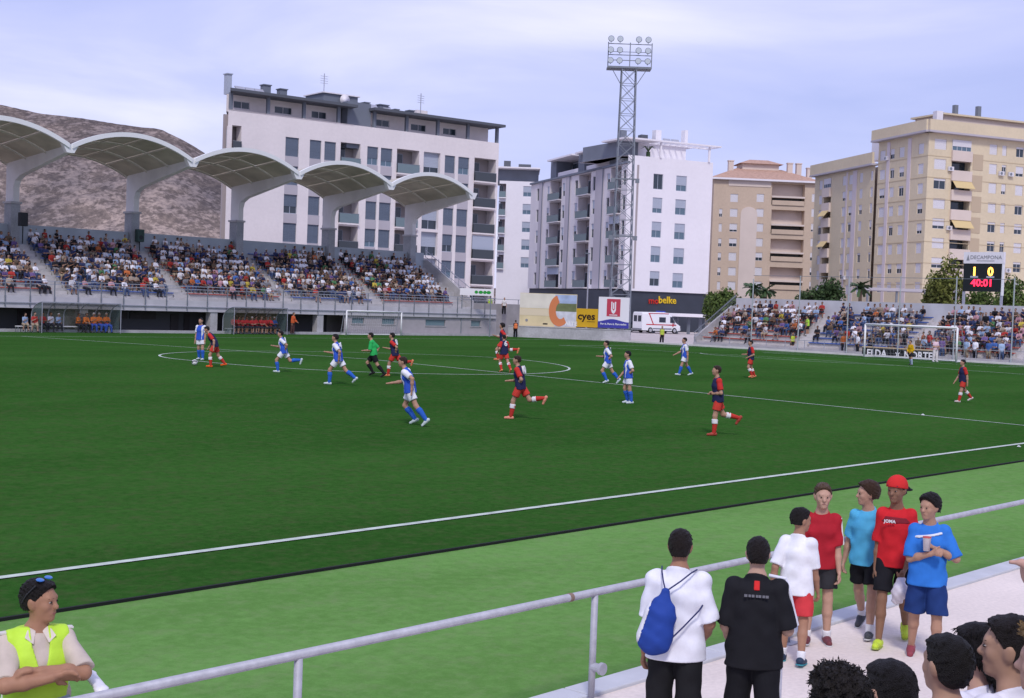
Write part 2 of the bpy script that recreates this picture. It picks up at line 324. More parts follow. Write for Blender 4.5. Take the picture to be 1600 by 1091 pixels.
# ground-floor block wall with four windows
def facade(b, x0, x1, z0, z1, holes, y=0., mi=0, mr=None):
    """front cells of a wall in the plane y with rectangular holes (xa,xb,za,zb,depth) and their reveals"""
    X = sorted({round(q, 4) for h in holes for q in h[:2] if x0 < q < x1} | {x0, x1}); Z = sorted({round(q, 4) for h in holes for q in h[2:4] if z0 < q < z1} | {z0, z1})
    for i in range(len(X)-1):
        run = None
        for j in range(len(Z)-1):
            cx, cz = (X[i]+X[i+1])/2, (Z[j]+Z[j+1])/2; hole = any(h[0] < cx < h[1] and h[2] < cz < h[3] for h in holes)
            if not hole: run = (run[0], Z[j+1]) if run else (Z[j], Z[j+1])
            if (hole or j == len(Z)-2) and run:
                b.face([(X[i], y, run[0]), (X[i+1], y, run[0]), (X[i+1], y, run[1]), (X[i], y, run[1])], mi); run = None
    for h in holes:
        xa, xb, za, zb, dp = h[:5]; k = mi if mr is None else mr
        b.face([(xa, y, za), (xa, y+dp, za), (xa, y+dp, zb), (xa, y, zb)], k); b.face([(xb, y, zb), (xb, y+dp, zb), (xb, y+dp, za), (xb, y, za)], k)
        b.face([(xa, y, zb), (xa, y+dp, zb), (xb, y+dp, zb), (xb, y, zb)], k); b.face([(xb, y, za), (xb, y+dp, za), (xa, y+dp, za), (xa, y, za)], k)
WX = [on_ for on_ in ((550, 569, .93, 1.42), (597, 617, .9, 1.42), (665, 696, .85, 1.4), (736, 751, .85, 1.4))]
holes = []
for pa, pb, za, zb in WX: holes.append((at(pa, 503, Y=GY)[0], at(pb, 503, Y=GY)[0], za, zb, .16))
b = MB(GO); facade(b, 32.4, GX1, 0, 1.62, holes, GY); b.build('ground_floor_wall', M_BRICK, GS)
for xa, xb, za, zb, dp in holes:
    w_ = MB(GO).box(xa, xb, GY+.1, GY+.15, za, za+.05).box(xa, xb, GY+.1, GY+.15, zb-.05, zb).box(xa, xa+.05, GY+.1, GY+.15, za+.05, zb-.05).box(xb-.05, xb, GY+.1, GY+.15, za+.05, zb-.05).build('window', M_STEELD, GS)
    MB(GO).box(xa+.05, xb-.05, GY+.11, GY+.14, za+.05, zb-.05).build('pane', mat('pale_pane', (.16, .24, .27), .15, spec=.5), w_)
    MB(GO).box(xa-.08, xb+.08, GY-.05, GY+.1, za-.07, za-.002).build('sill', M_CONC, w_)
# pale band under the block wall, side return
MB(GO).box(GX1+.002, GX1+.22, GY+.002, 43.1, 0, 2.1).build('return_wall', M_BRICK, GS)
# railing along the walkway front
b = MB(GO); z0 = 2.44
for zz in (3.5, 3.28): b.bar((GX0, GY-.06, zz), (GX1, GY-.06, zz), .05)
b.bar((GX0, GY-.22, 1.98), (GX1, GY-.22, 1.98), .05); b.build('rail', M_STEEL, GS)
pm = MB((0, 0, 0)).box(-.03, .03, -.03, .03, 1.72, 3.5).mesh('railing_post', M_STEELD)
x = GX0+.5
while x < GX1: link('railing_post', pm, GS, (x-20, -.2, 0)); x += 1.78
# railing at the end stairs
b = MB(GO); b.bar((GX1+.1, 43.2, 4.2), (GX1+.1, 49.9, 8.0), .05); b.bar((GX1+.1, 43.2, 3.6), (GX1+.1, 49.9, 7.4), .04)
for k in range(8): y = 43.2+k*.95; z = 3.2+(y-43.1)*.6; b.bar((GX1+.1, y, z), (GX1+.1, y, z+1.0), .045)
b.build('end_railing', M_STEEL, GS)
# stairs: (x centre at front) gaps between blocks; blocks defined in x
SPAN = 10.13; CX0 = 8.25
BLOCKS = [(CX0+SPAN*k+1.15, CX0+SPAN*(k+1)-.25) for k in range(-2, 4)]
BLOCKS[-1] = (BLOCKS[-1][0], 48.4)
for bi, (xa, xb) in enumerate(BLOCKS):
    for ri, (y, z) in enumerate(ROWS):
        m = M_SEATB if (bi+ri//5) % 2 == 0 else M_SEATR
        if ri > 1: m = M_SEATB if bi % 2 == 0 else M_SEATR
        MB(GO).box(xa, xb, y+.28, y+.66, z+.33, z+.39).box(xa, xb, y+.4, y+.6, z, z+.33, 1).build('seat_row', [m, M_STEP], GS)
    # stair treads between blocks
    sx0, sx1 = xb+.1, xb+1.3
    b = MB(GO)
    for ri, (y, z) in enumerate(ROWS): b.box(sx0, sx1, y-.38, y-.002, z-.45, z-.22)
    b.build('stair', mat('stair_concrete', (.5, .48, .47), .9, var=.1, scale=2), GS)
# columns, cantilever beams, vaulted roof shells
for k in range(-1, 5):
    x = CX0+SPAN*k
    MB(GO).box(x-.36, x+.36, 49.55, 50.6, 5.5, 9.35).build('column', M_CONCD, GS)
    b = MB(GO)
    b.prism([(49.5, 9.35), (50.65, 9.35), (50.65, 12.15), (50.2, 12.35), (42.0, 13.12), (41.9, 12.72), (42.2, 12.6), (48.6, 11.25), (49.3, 10.9), (49.5, 10.4)], x-.24, x+.24)
    b.v = [(p[1], p[0], p[2]) for p in b.v]; b.build('roof_beam', M_BEAM, GS)
    MB(GO).box(x-.45, x+.45, 49.45, 50.7, 9.2, 9.36).build('column_cap', M_CONC, GS)
    MB(GO).hexa([(x-.28, 41.72, 12.6), (x+.28, 41.72, 12.6), (x+.28, 42.1, 12.6), (x-.28, 42.1, 12.6), (x-.62, 41.72, 13.2), (x+.62, 41.72, 13.2), (x+.62, 42.1, 13.2), (x-.62, 42.1, 13.2)]).build('beam_end', M_WHITE, GS)
def vault(x0, x1):
    roof = empty('roof_canopy', (0, 0, 0), parent=GS)
    RISE = 1.32; NY, NX = 3, 5
    def P(u, v_, off=0.):     # u across span 0..1, v front..back
        s = 4*u*(1-u); y = 41.85+v_*8.9; zb = 13.05-.9*v_; return (x0+.12+(x1-x0-.24)*u, y, zb+RISE*s+off)
    for j in range(NY):
        for i in range(NX):
            b = MB(GO); g = .006
            sub = 4
            for q in range(sub):
                ua, ub = (i+q/sub)/NX+(g if q == 0 else 0), (i+(q+1)/sub)/NX-(g if q == sub-1 else 0); va, vb = j/NY+g, (j+1)/NY-g
                b.hexa([P(ua, va), P(ub, va), P(ub, vb), P(ua, vb), P(ua, va, .07), P(ub, va, .07), P(ub, vb, .07), P(ua, vb, .07)])
            b.build('roof_panel', M_PANEL, roof)
    for j in range(NY+1):
        b = MB(GO); b.tube([P(u, j/NY, -.07) for u in np.linspace(0, 1, 17)], .07 if j else .05, 6); b.build('purlin', M_PURL, roof)
    for i in range(1, NX):
        b = MB(GO); b.bar(P(i/NX, 0, -.06), P(i/NX, 1, -.06), .09, .1); b.build('rafter', M_PURL, roof)
    b = MB(GO)
    us = np.linspace(0, 1, 25)
    for a_, c_ in zip(us[:-1], us[1:]):
        p, q = P(a_, 0), P(c_, 0); b.hexa([(p[0], p[1]-.22, p[2]-.13), (q[0], q[1]-.22, q[2]-.13), (q[0], q[1]+.02, q[2]-.13), (p[0], p[1]+.02, p[2]-.13), (p[0], p[1]-.22, p[2]+.2), (q[0], q[1]-.22, q[2]+.2), (q[0], q[1]+.02, q[2]+.2), (p[0], p[1]+.02, p[2]+.2)])
    b.build('edge_beam', M_WHITE, roof)
    b = MB(GO)
    for a_, c_ in zip(us[:-1], us[1:]):
        p, q = P(a_, 1), P(c_, 1); b.hexa([(p[0], p[1], p[2]-.1), (q[0], q[1], q[2]-.1), (q[0], q[1]+.15, q[2]-.1), (p[0], p[1]+.15, p[2]-.1), (p[0], p[1], p[2]+.16), (q[0], q[1], q[2]+.16), (q[0], q[1]+.15, q[2]+.16), (p[0], p[1]+.15, p[2]+.16)])
    b.build('edge_beam', M_PURL, roof)
for k in range(-1, 4): vault(CX0+SPAN*k, CX0+SPAN*(k+1))

# ------------------------------------------------------------------ open terrace behind the right goal
TX, TY1, TY0 = 56.3, 21.4, -26.
TS = empty('spectator_terrace', (TX, 0, 0), 0, 'open concrete terrace with red and blue seats behind the white goal', 'terrace'); TO = (TX, 0, 0)
TROWS = [(56.5+.82*i, .45+.4*i) for i in range(7)]
b = MB(TO)
for x, z in TROWS: b.box(x, 62.4, TY0, TY1, z-.4, z)
b.build('terrace', mat('terrace_steps', (.52, .49, .48), .92, var=.12, scale=1.1, var2=.09, scale2=11), TS)
MB(TO).box(62.402, 62.65, TY0, TY1+.02, 0, 4.32).build('back_wall', mat('terrace_back_wall', (.50, .50, .53), .9, var=.08, scale=.9), TS)
b = MB(TO); b.prism([(56.3, 0), (62.4, 0), (62.4, 3.6), (61.8, 3.6), (56.3, .8)], TY1+.002, TY1+.18); b.build('end_wall', M_CONC, TS)
b = MB(TO); b.bar((56.2, TY1+.1, 1.15), (62.5, TY1+.1, 4.55), .06); b.bar((56.2, TY1+.1, .75), (62.5, TY1+.1, 3.75), .05)
for k in range(30): x = 56.3+k*.21; z = .72+(x-56.3)*.53; b.bar((x, TY1+.1, z), (x, TY1+.1, z+.5+(x-56.3)*.04), .022)
b.build('end_railing', M_STEELD, TS)
TBLOCKS = [(21.0, 12.2, M_SEATR), (10.6, 2.4, M_SEATB), (.9, -6.4, M_SEATR), (-8, -16.5, M_SEATB)]
for ya, yb, m in TBLOCKS:
    for ri, (x, z) in enumerate(TROWS): MB(TO).box(x+.28, x+.62, yb, ya, z+.31, z+.38).box(x+.4, x+.56, yb, ya, z, z+.31, 1).build('seat_row', [m, MATS['terrace_steps']], TS)
for ya, yb in ((12.0, 10.8), (2.2, 1.1), (-6.6, -7.8)):
    b = MB(TO)
    for x, z in TROWS: b.box(x-.38, x-.002, yb, ya, z-.4, z-.2)
    b.build('stair', mat('terrace_stair', (.56, .53, .52), .9, var=.1, scale=2), TS)
# low front barrier
b = MB(TO); b.box(55.95, 56.07, TY0, TY1, 0, .3); b.build('front_wall', M_CONC, TS)
b = MB(TO); b.bar((56.0, TY0, .95), (56.0, TY1, .95), .045)
for k in range(26): b.bar((56.0, TY1-.1-k*1.8, .3), (56.0, TY1-.1-k*1.8, .95), .04)
b.build('front_railing', M_STEEL, TS)

# ------------------------------------------------------------------ near terrace under the camera
NS = empty('near_terrace', (-36, -42.4, 0), 0, 'concrete steps on which the nearby spectators sit', 'terrace'); NO = (-36, -42.4, 0)
b = MB(NO)
for i, (y, z) in enumerate(((-42.4, .4), (-43.2, .8), (-44.0, 1.2), (-44.8, 1.55), (-45.6, 1.9))): b.box(-66, 30, -50, y, z-.4, z)
b.build('steps', M_STEP, NS)
# ------------------------------------------------------------------ apartment buildings
class Plane:
    """vertical facade plane through two roof-line pixels that lie at the same height; dL metres to the left one (along the ground)"""
    def __init__(s, xl, yl, xr, yr, dl, zbase=0., dr=None):
        def P(x, y, d): r = ray(x, y); return CAM+r*d/math.hypot(r[0], r[1])
        A = P(xl, yl, dl)
        if dr is None:
            lo, hi = dl*.3, dl*3
            for _ in range(60):
                m = (lo+hi)/2
                if P(xr, yr, m)[2] < A[2]: lo = m
                else: hi = m
            dr = lo
        B = P(xr, yr, dr); s.set(A, B, zbase)
    def set(s, A, B, zbase=0.):
        s.A, s.B = np.array(A), np.array(B); s.w = math.hypot(B[0]-A[0], B[1]-A[1]); s.ang = math.atan2(B[1]-A[1], B[0]-A[0]); s.ztop = A[2]; s.z0 = zbase; s.loc = (A[0], A[1], zbase)
        s.ux = np.array([math.cos(s.ang), math.sin(s.ang), 0]); s.n = np.array([-math.sin(s.ang), math.cos(s.ang), 0])
    def uz(s, x, y, back=0.):
        d = ray(x, y); t = ((s.A-CAM)@s.n+back)/(d@s.n); P = CAM+d*t; return float((P-s.A)@s.ux), float(P[2]-s.z0)
    def rect(s, x0, y0, x1, y1):
        a = s.uz(x0, (y0+y1)/2)[0]; b = s.uz(x1, (y0+y1)/2)[0]; xm = (x0+x1)/2; return a, b, s.uz(xm, y1)[1], s.uz(xm, y0)[1]
M_PINK = mat('render_offwhite', (.77, .71, .70), .9, var=.05, scale=.25, var2=.03, scale2=3)
M_GREYP = mat('render_lilac_grey', (.46, .43, .46), .9, var=.05, scale=.3)
M_WHITEB = mat('render_white', (.80, .77, .80), .88, var=.03, scale=.2, var2=.02, scale2=2)
M_SLATE = mat('slate_grey', (.17, .19, .23), .8, var=.08, scale=.5)
M_ROOFD = mat('dark_roof_edge', (.10, .11, .13), .7)
M_SHUT = mat('shutter_slate', (.12, .15, .20), .6, var=.06, scale=2); M_SHUTL = mat('shutter_light', (.40, .44, .52), .65); M_SHUTW = mat('shutter_white', (.68, .66, .68), .65)
M_PANE = mat('dark_pane', (.03, .045, .06), .08, spec=.6); M_PANEB = mat('blue_pane', (.10, .16, .21), .1, spec=.6)
M_BALC = mat('balcony_glass', (.16, .22, .24), .15, spec=.5); M_BALD = mat('balcony_dark_glass', (.05, .06, .07), .2, spec=.5)
M_YEL = mat('render_yellow', (.66, .56, .39), .9, var=.05, scale=.25, var2=.04, scale2=2.5); M_PALE = mat('render_pale_lilac', (.66, .58, .58), .9, var=.05, scale=.3)
M_BEI = mat('render_beige', (.56, .44, .33), .9, var=.05, scale=.25, var2=.04, scale2=2.5); M_CREAM = mat('render_cream', (.66, .56, .49), .9, var=.05, scale=.3)
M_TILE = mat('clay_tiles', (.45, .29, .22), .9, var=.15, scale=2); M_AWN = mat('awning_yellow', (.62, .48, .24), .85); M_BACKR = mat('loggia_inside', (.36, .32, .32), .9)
_wc = {}
def window(parent, xa, xb, za, zb, y=.2, shutter=0., pane=None, sm=None, frame=None, mull=1, sill=None):
    pane = pane or M_PANE; sm = sm or M_SHUT; frame = frame or M_SHUTW; w_, h = xb-xa, zb-za
    key = (round(w_, 2), round(h, 2), mull, frame.name)
    if key not in _wc:
        t = .055; b = MB().box(0, w_, -.05, .0, 0, t).box(0, w_, -.05, 0, h-t, h).box(0, t, -.05, 0, t, h-t).box(w_-t, w_, -.05, 0, t, h-t)
        for i in range(mull): x = w_*(i+1)/(mull+1); b.box(x-t/2, x+t/2, -.05, 0, t, h-t)
        _wc[key] = (b.mesh('window', frame), {})
    me, pc = _wc[key]; o = link('window', me, parent, (xa, y, za))
    if pane.name not in pc: pc[pane.name] = MB().box(.02, w_-.02, -.03, -.015, .02, h-.02).mesh('pane', pane)
    link('pane', pc[pane.name], o)
    if shutter > 0:
        k = ('s', round(shutter, 2), sm.name)
        if k not in pc:
            b = MB(); n = max(2, int(h*shutter/.16)); sh = h*shutter
            for i in range(n): b.box(.02, w_-.02, -.09+.008*(i % 2), -.055, h-sh*(i+1)/n+.004, h-sh*i/n-.004)
            pc[k] = b.mesh('shutter', sm)
        link('shutter', pc[k], o)
    if sill: MB().box(-.08, w_+.08, -y-.08, -.05, -.09, -.003).build('sill', sill, o)
    return o
def balcony(parent, xa, xb, za, zb, y=1.3, glass=None, slab=None, rail=1.0, out_=.25, door=True, awning=0., blind=0., bmat=None):
    """recessed loggia: back wall, floor slab, balustrade"""
    o = MB().box(xa-.02, xb+.02, -out_, y, za-.16, za).build('balcony_slab', slab or M_PINK, parent)
    MB().box(xa+.04, xb-.04, -out_+.04, -out_+.08, za+.02, za+rail).build('balustrade', glass or M_BALC, o)
    MB().box(xa+.02, xb-.02, -out_+.03, -out_+.09, za+rail, za+rail+.05).build('handrail', M_STEELD, o)
    if door: window(o, xa+(xb-xa)*.08, xa+(xb-xa)*.58, za+.02, min(zb-.3, za+2.25), y-.004, 0, M_PANE, frame=M_SHUTL)
    if blind: MB().box(xa+.05, xb-.05, -.06, -.02, zb-(zb-za)*blind, zb-.02).build('blind', bmat or M_SHUTL, o)
    if awning: MB().hexa([(xa+.05, -1.0, zb-1.05), (xb-.05, -1.0, zb-1.05), (xb-.05, -.02, zb-.1), (xa+.05, -.02, zb-.1), (xa+.05, -1.0, zb-.98), (xb-.05, -1.0, zb-.98), (xb-.05, -.02, zb-.03), (xa+.05, -.02, zb-.03)]).build('awning', M_AWN, o)
    return o
def backing(parent, x0, x1, y, z0, z1, m, depth=.3, name='core'):
    return MB().box(x0, x1, y, y+depth, z0, z1).build(name, m, parent)
rnd = random.Random(4); _ac = MB().box(0, .85, -.38, -.06, 0, .6).box(.02, .08, -.06, -.002, -.06, .0).box(.77, .83, -.06, -.002, -.06, .0).lathe((.32, -.39, .3), [(.22, 0), (.2, -.015), (.05, -.02)], 12, 1, axis=1).mesh('air_conditioner', [M_SHUTW, M_STEELD])
def ac(root, x, z, p, W):
    if rnd.random() < p and z > 1 and x+.9 < W: link('air_conditioner', _ac, root, (x, 0, z))

# --- B1: long block with a penthouse, behind the roofed stand
p1 = Plane(357, 171, 780, 224, 138); H1 = p1.ztop; W1 = p1.w
B1 = empty('apartment_building', p1.loc, p1.ang, 'long off white apartment block with dark penthouse roof behind the roofed grandstand', 'building')
st = [H1-5.55+.35-2.93*k for k in range(6)]        # window bottoms from the top storey down
top = p1.rect(573.8, 229.4, 590.8, 256); zt, zbm = top[3], top[2]; SH = 2.93
cols = []
for xa, ya, xb, yb, kind in ((446, 214, 467, 244, 'w'), (484, 219, 502, 247, 'w'), (507, 221, 525, 249, 'w'), (532, 218, 563, 259, 'l'), (573.8, 229.4, 590.8, 256, 'w'), (595, 232, 613, 257, 'w'), (620, 228, 655, 268, 'l'), (662, 232, 688, 270, 's'), (695, 242.6, 711, 269, 'w'), (716, 245, 733, 271, 'w'), (741, 243, 779, 282, 'c')):
    a, b_, c, d = p1.rect(xa, ya, xb, yb); cols.append((a, b_, kind))
holes = []; things_ = []
_e = (p1.A-CAM)[:2]; _e = _e/np.linalg.norm(_e); BK = 13*float(_e@p1.ux[:2])/float(_e@p1.n[:2])+.3      # the left end recedes along the street
for a, b_, kind in cols:
    for k in range(6):
        if kind == 'w': z1 = zt-SH*k; z0 = z1-1.95
        else: z1 = zt+.12-SH*k; z0 = z1-2.62
        if z0 < .5: continue
        dp = .22 if kind == 'w' else (1.5 if kind != 's' else .5)
        holes.append((a, b_ if kind != 'c' else W1-.35, z0, z1, dp)); things_.append((a, holes[-1][1], z0, z1, kind, k))
la = p1.rect(358, 196, 377, 236); holes.append((la[0]+.3, la[1], la[3]-2.6, la[3], 1.2)); things_.append((la[0]+.3, la[1], la[3]-2.6, la[3], 'c', 0))
b = MB(); facade(b, 0, W1, 0, H1, holes, 0.)
b.face([(0, 0, 0), (BK, 13, 0), (BK, 13, H1), (0, 0, H1)]); b.face([(W1, 0, 0), (W1, 13, 0), (W1, 13, H1), (W1, 0, H1)]); b.face([(BK, 13, 0), (W1, 13, 0), (W1, 13, H1), (BK, 13, H1)]); b.face([(0, 0, H1), (W1, 0, H1), (W1, 13, H1), (BK, 13, H1)])
b.build('wall', M_PINK, B1)
for a, b_, kind in cols:       # lilac-grey spandrels between the windows
    if kind == 'w':
        for k in range(5): MB().box(a+.001, b_-.001, -.012, .01, zt-SH*(k+1)+.002, zt-SH*k-1.952).build('spandrel', M_GREYP, B1)
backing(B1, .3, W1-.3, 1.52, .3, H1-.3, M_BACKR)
b = MB()
for a, b_, z0, z1, kind, k in things_:
    if kind == 'w': window(B1, a, b_, z0, z1, .2, rnd.choice((0.98, .98, .98, .62, .7)), rnd.choice((M_PANE, M_PANEB)), M_SHUT, M_SHUTL)
    elif kind == 's': window(B1, a, b_, z0, z1, .45, .62, M_PANE, M_SHUTL, M_SHUTL)
    elif kind == 'l': balcony(B1, a, b_, z0, z1, 1.5, M_BALD if k % 2 else M_BALC, M_PINK)
    else: balcony(B1, a, b_, z0, z1, 1.5, M_BALD, M_PINK, blind=.6 if k == 3 else 0)
# penthouse: set back wall, posts, thin dark roof with overhang
u1 = p1.uz(553, 190)[0]; u2 = p1.uz(578, 190)[0]
def penthouse(x0, x1, y0=1.6, h=1.75, sk=0.):
    pw = [(x0+1.6, x0+3.4, H1+.45, H1+1.2, .15), (x0+6.2, x0+8.2, H1+.45, H1+1.2, .15), (x0+10.5, x0+12.3, H1+.45, H1+1.2, .15)]
    pw = [q for q in pw if q[1] < x1-.5]; b = MB(); facade(b, x0+.8, x1-.6, H1, H1+h, pw, y0); b.face([(x0+.8, y0, H1), (x0+.8+sk*.75, 11, H1), (x0+.8+sk*.75, 11, H1+h), (x0+.8, y0, H1+h)]); b.face([(x1-.6, y0, H1), (x1-.6, 11, H1), (x1-.6, 11, H1+h), (x1-.6, y0, H1+h)])
    o = b.build('penthouse_wall', M_PINK, B1)
    for q in pw: window(o, q[0], q[1], q[2], q[3], y0+.14, 0, M_PANE)
    MB().hexa([(x0, -.95, H1+h), (x1, -.95, H1+h), (x1, 12.5, H1+h), (x0+sk, 12.5, H1+h), (x0, -.95, H1+h+.28), (x1, -.95, H1+h+.28), (x1, 12.5, H1+h+.28), (x0+sk, 12.5, H1+h+.28)]).build('penthouse_roof', M_ROOFD, B1)
    x = x0+.5
    while x < x1: MB().box(x, x+.32, .1, .42, H1, H1+h).build('penthouse_post', M_SLATE, B1); x += 4.1
penthouse(-.3, u1-.1, sk=BK); penthouse(u2+.05, W1+.15)
MB().box(0, u1, -.06, .25, H1, H1+.02).build('parapet', M_PINK, B1)
MB().box(u1-.6, u2+.3, .35, 7, H1-2.4, H1+2.5).build('stair_tower', M_SLATE, B1); MB().box(u1-2.6, u2-.4, 2, 6, H1+2.2, H1+3.3).build('lift_housing', M_SLATE, B1)
o = MB().box(u1-2.8, u2-.2, 1.8, 6.2, H1+3.3, H1+3.42).build('lift_housing_roof', M_WHITEB, B1)
d_ = MB().lathe((u1-.3, 1.5, H1+2.75), [(.05, .2), (.55, .05), (.6, 0)], 18, axis=1).build('satellite_dish', M_WHITEB, B1, smooth=True)
for px, hh, ww in ((375, 2.0, .5), (433, 1.4, .8), (459, 1.2, .8), (593, 1.0, .6), (617, 1.0, 1.1), (641, .7, .5), (664, .8, .6)):
    u = p1.uz(px, 150)[0]; MB().box(u, u+ww, 3, 3.8, H1+2.0, H1+2.0+hh).box(u-.08, u+ww+.08, 2.9, 3.9, H1+2.0+hh, H1+2.1+hh).build('chimney', M_SLATE if px != 375 else M_SHUTL, B1)
for px in (388, 404, 419, 600, 622):
    u = p1.uz(px, 150)[0]; MB().hexa([(u, 2.2, H1+2.05), (u+1.0, 2.2, H1+2.05), (u+1.0, 2.3, H1+2.0), (u, 2.3, H1+2.0), (u, 3.2, H1+2.95), (u+1.0, 3.2, H1+2.95), (u+1.0, 3.3, H1+2.9), (u, 3.3, H1+2.9)]).build('solar_panel', mat('solar_panel', (.35, .36, .42), .3), B1)
MB().box(p1.uz(682, 180)[0], p1.uz(699, 180)[0], 4, 6, H1+2.0, H1+3.2).build('chimney', M_PINK, B1)
for px, t_ in ((507, 115), (658, 146)):
    u, z = p1.uz(px, t_, 4); b = MB().bar((u, 4, H1+2), (u, 4, z), .07)
    for q in range(4): b.bar((u-.45, 4, z-.3-.25*q), (u+.45, 4, z-.3-.25*q), .04)
    b.build('aerial', M_STEEL, B1)

# --- B2: white block with a blind-ish gable and a long balcony side
DC = 182.
pg = Plane(982, 242, 1114.5, 254.5, DC)
pl = Plane(830, 295, 981.5, 244.5, DC*1.19, dr=DC)        # long side, recedes to the left
A = np.array([*pg.loc[:2], 0])
# refine: left plane passes through the corner; find the left end distance by equal heights
def P_(x, y, d): r = ray(x, y); return CAM+r*d/math.hypot(r[0], r[1])
HG = P_(981, 247, DC)[2]; lo, hi = DC, DC*2
for _ in range(60):
    m = (lo+hi)/2
    if P_(830, 296, m)[2] < HG: lo = m
    else: hi = m
_a, _b = P_(830, 296, DC*1.21), P_(981.8, 247, DC); HG = (_a[2]+_b[2])/2; _a[2] = _b[2] = HG; pl.set(_a, _b)
ZG = pg.uz(978, 454)[1]; HT = pg.ztop; W2 = pg.w; WL = pl.w
B2 = empty('apartment_building', pg.loc, pg.ang, 'white apartment block with a plain gable of ten windows above a dark shop floor', 'building')
holes = []
zs2 = []
for ya, yb in ((272, 296), (309, 333), (346.6, 371.4), (385, 410), (424, 447)):
    for xa, xb in ((1021, 1036), (1056.5, 1073)):
        sh = (ya-272)/38.*1.45; q = pg.rect(xa-sh, ya+(3 if xa > 1040 else 0), xb-sh, yb+(3 if xa > 1040 else 0)); holes.append((*q, .2))
b = MB(); facade(b, 0, W2, ZG, HT, holes, 0.); b.face([(W2, 0, ZG), (W2, 14, ZG), (W2, 14, HT), (W2, 0, HT)]); b.face([(0, 0, HT), (W2, 0, HT), (W2, 14, HT), (0, 14, HT)]); b.face([(0, 0, ZG), (W2, 0, ZG), (W2, 14, ZG), (0, 14, ZG)]); b.build('gable_wall', M_WHITEB, B2)
for i, h in enumerate(holes): window(B2, h[0], h[1], h[2], h[3], .18, (0, .62, .7, .55, .55, .55, .55, .55, .5, .55)[i], M_PANE if i in (0, 8) else M_PANEB, M_SHUTL, M_SHUTL)
MB().box(-.0, W2-.15, .25, 14, -.4, ZG-.002).build('shop_floor', mat('shop_slate', (.045, .052, .07), .5, var=.1, scale=.6), B2)
# sign on the shop wall
sx, sz = pg.uz(1038, 470); t1 = text('mo', 1.25, mat('sign_red', (.55, .03, .02), .5), B2, (sx-1.6, .2, sz-.1), (R(90), 0, 0), depth=.08, bold=.02); text('belke', 1.35, mat('sign_yellow', (.75, .5, .02), .5), B2, (sx+.6, .2, sz+.05), (R(90), 0, 0), depth=.08, bold=.02)
# penthouse with thin white roof plane over the terrace
MB().box(3.2, W2-2.6, 3.0, 13, HT, HT+2.1).build('penthouse_wall', M_WHITEB, B2)
MB().box(.2, 2.8, 2.2, 13, HT, HT+2.1).build('penthouse_wall', M_SLATE, B2)
o = MB().box(-.8, 4.6, -.6, 6, HT+2.1, HT+2.32).build('penthouse_roof', M_WHITEB, B2)
b = MB(); xr = W2+.9
b.box(4.6, xr, -.6, -.3, HT+2.1, HT+2.3).box(4.6, xr, 2.6, 2.9, HT+2.1, HT+2.3).box(xr-.35, xr, -.3, 2.6, HT+2.1, HT+2.3); b.build('pergola', M_WHITEB, B2)
for i in range(9): x = 5.1+i*(xr-5.9)/9; MB().box(x, x+.12, -.3, 2.6, HT+2.12, HT+2.26).build('pergola_slat', M_WHITEB, B2)
MB().box(4.6, W2-1.6, 3.0, 10, HT+2.1, HT+2.36).build('penthouse_roof', M_WHITEB, B2)
for x in (4.9, W2-.9): MB().box(x, x+.25, -.2, .05, HT, HT+2.1).build('pergola_post', M_WHITEB, B2)
for x, hh in ((1.1, 1.5), (6.7, 2.0), (W2-2.2, 2.4)): MB().box(x, x+.9 if hh < 2.4 else x+.5, 4, 5, HT+2.32, HT+2.32+hh).build('chimney', M_WHITEB if hh > 1.6 else M_SLATE, B2)
for x in (8.2, 9.6): MB().hexa([(x, 4, HT+2.42), (x+1.2, 4, HT+2.42), (x+1.2, 4.1, HT+2.36), (x, 4.1, HT+2.36), (x+.3, 5, HT+3.4), (x+1.5, 5, HT+3.4), (x+1.5, 5.1, HT+3.36), (x+.3, 5.1, HT+3.36)]).build('solar_panel', MATS['solar_panel'], B2)
b = MB()     # potted palm on the terrace
for k in range(11):
    a = k*2*math.pi/11; b.tube([(3.7, 1, HT+.8), (3.7+.5*math.cos(a), 1+.5*math.sin(a), HT+1.5), (3.7+1.1*math.cos(a), 1+1.1*math.sin(a), HT+1.2+.3*(k % 2))], [.06, .05, .01], 4)
b.box(3.5, 3.9, .8, 1.2, HT, HT+.8); b.build('terrace_plant', mat('leaf_dark', (.05, .09, .04), .8), B2)
# long side
L2 = empty('wing', pl.loc, pl.ang)
zbot = pl.uz(900, 451)[1]; HS = HG; SS = (HS-zbot)/5
cw = [(63, 77, 'n'), (80, 102, 'g'), (125, 138, 'n'), (143, 212, 'b'), (217, 232, 'n'), (240, 268, 'g'), (292, 310, 'n'), (315, 388, 'b'), (400, 416, 'n'), (420, 468, 'g'), (486, 504, 'n'), (508, 572, 'b'), (582, 600, 'n')]
def u_of(zx): return pl.uz(820+zx*.2568, 380)[0]
holes = []; jobs = []
for xa, xb, kd in cw:
    a, c = u_of(xa), u_of(xb)
    for k in range(5):
        z = zbot+SS*k
        if kd == 'n': holes.append((a, c, z+.55, z+2.55, .2)); jobs.append((a, c, z+.55, z+2.55, kd))
        if kd == 'b': holes.append((a, c, z+.18, z+SS-.12, 1.4)); jobs.append((a, c, z+.18, z+SS-.12, kd))
b = MB(); facade(b, 0, WL, zbot, HS, holes, 0.); b.face([(0, 0, zbot), (0, 9, zbot), (0, 9, HS), (0, 0, HS)]); b.face([(0, 0, HS), (WL, 0, HS), (WL-6, 9, HS), (0, 9, HS)]); b.face([(0, 0, zbot), (WL, 0, zbot), (WL-6, 9, zbot), (0, 9, zbot)]); b.build('wall', M_CREAM if False else mat('render_cool_white', (.68, .64, .65), .9, var=.05, scale=.3), L2)
backing(L2, .3, WL-.2, 1.42, zbot+.1, HS-.1, M_BACKR)
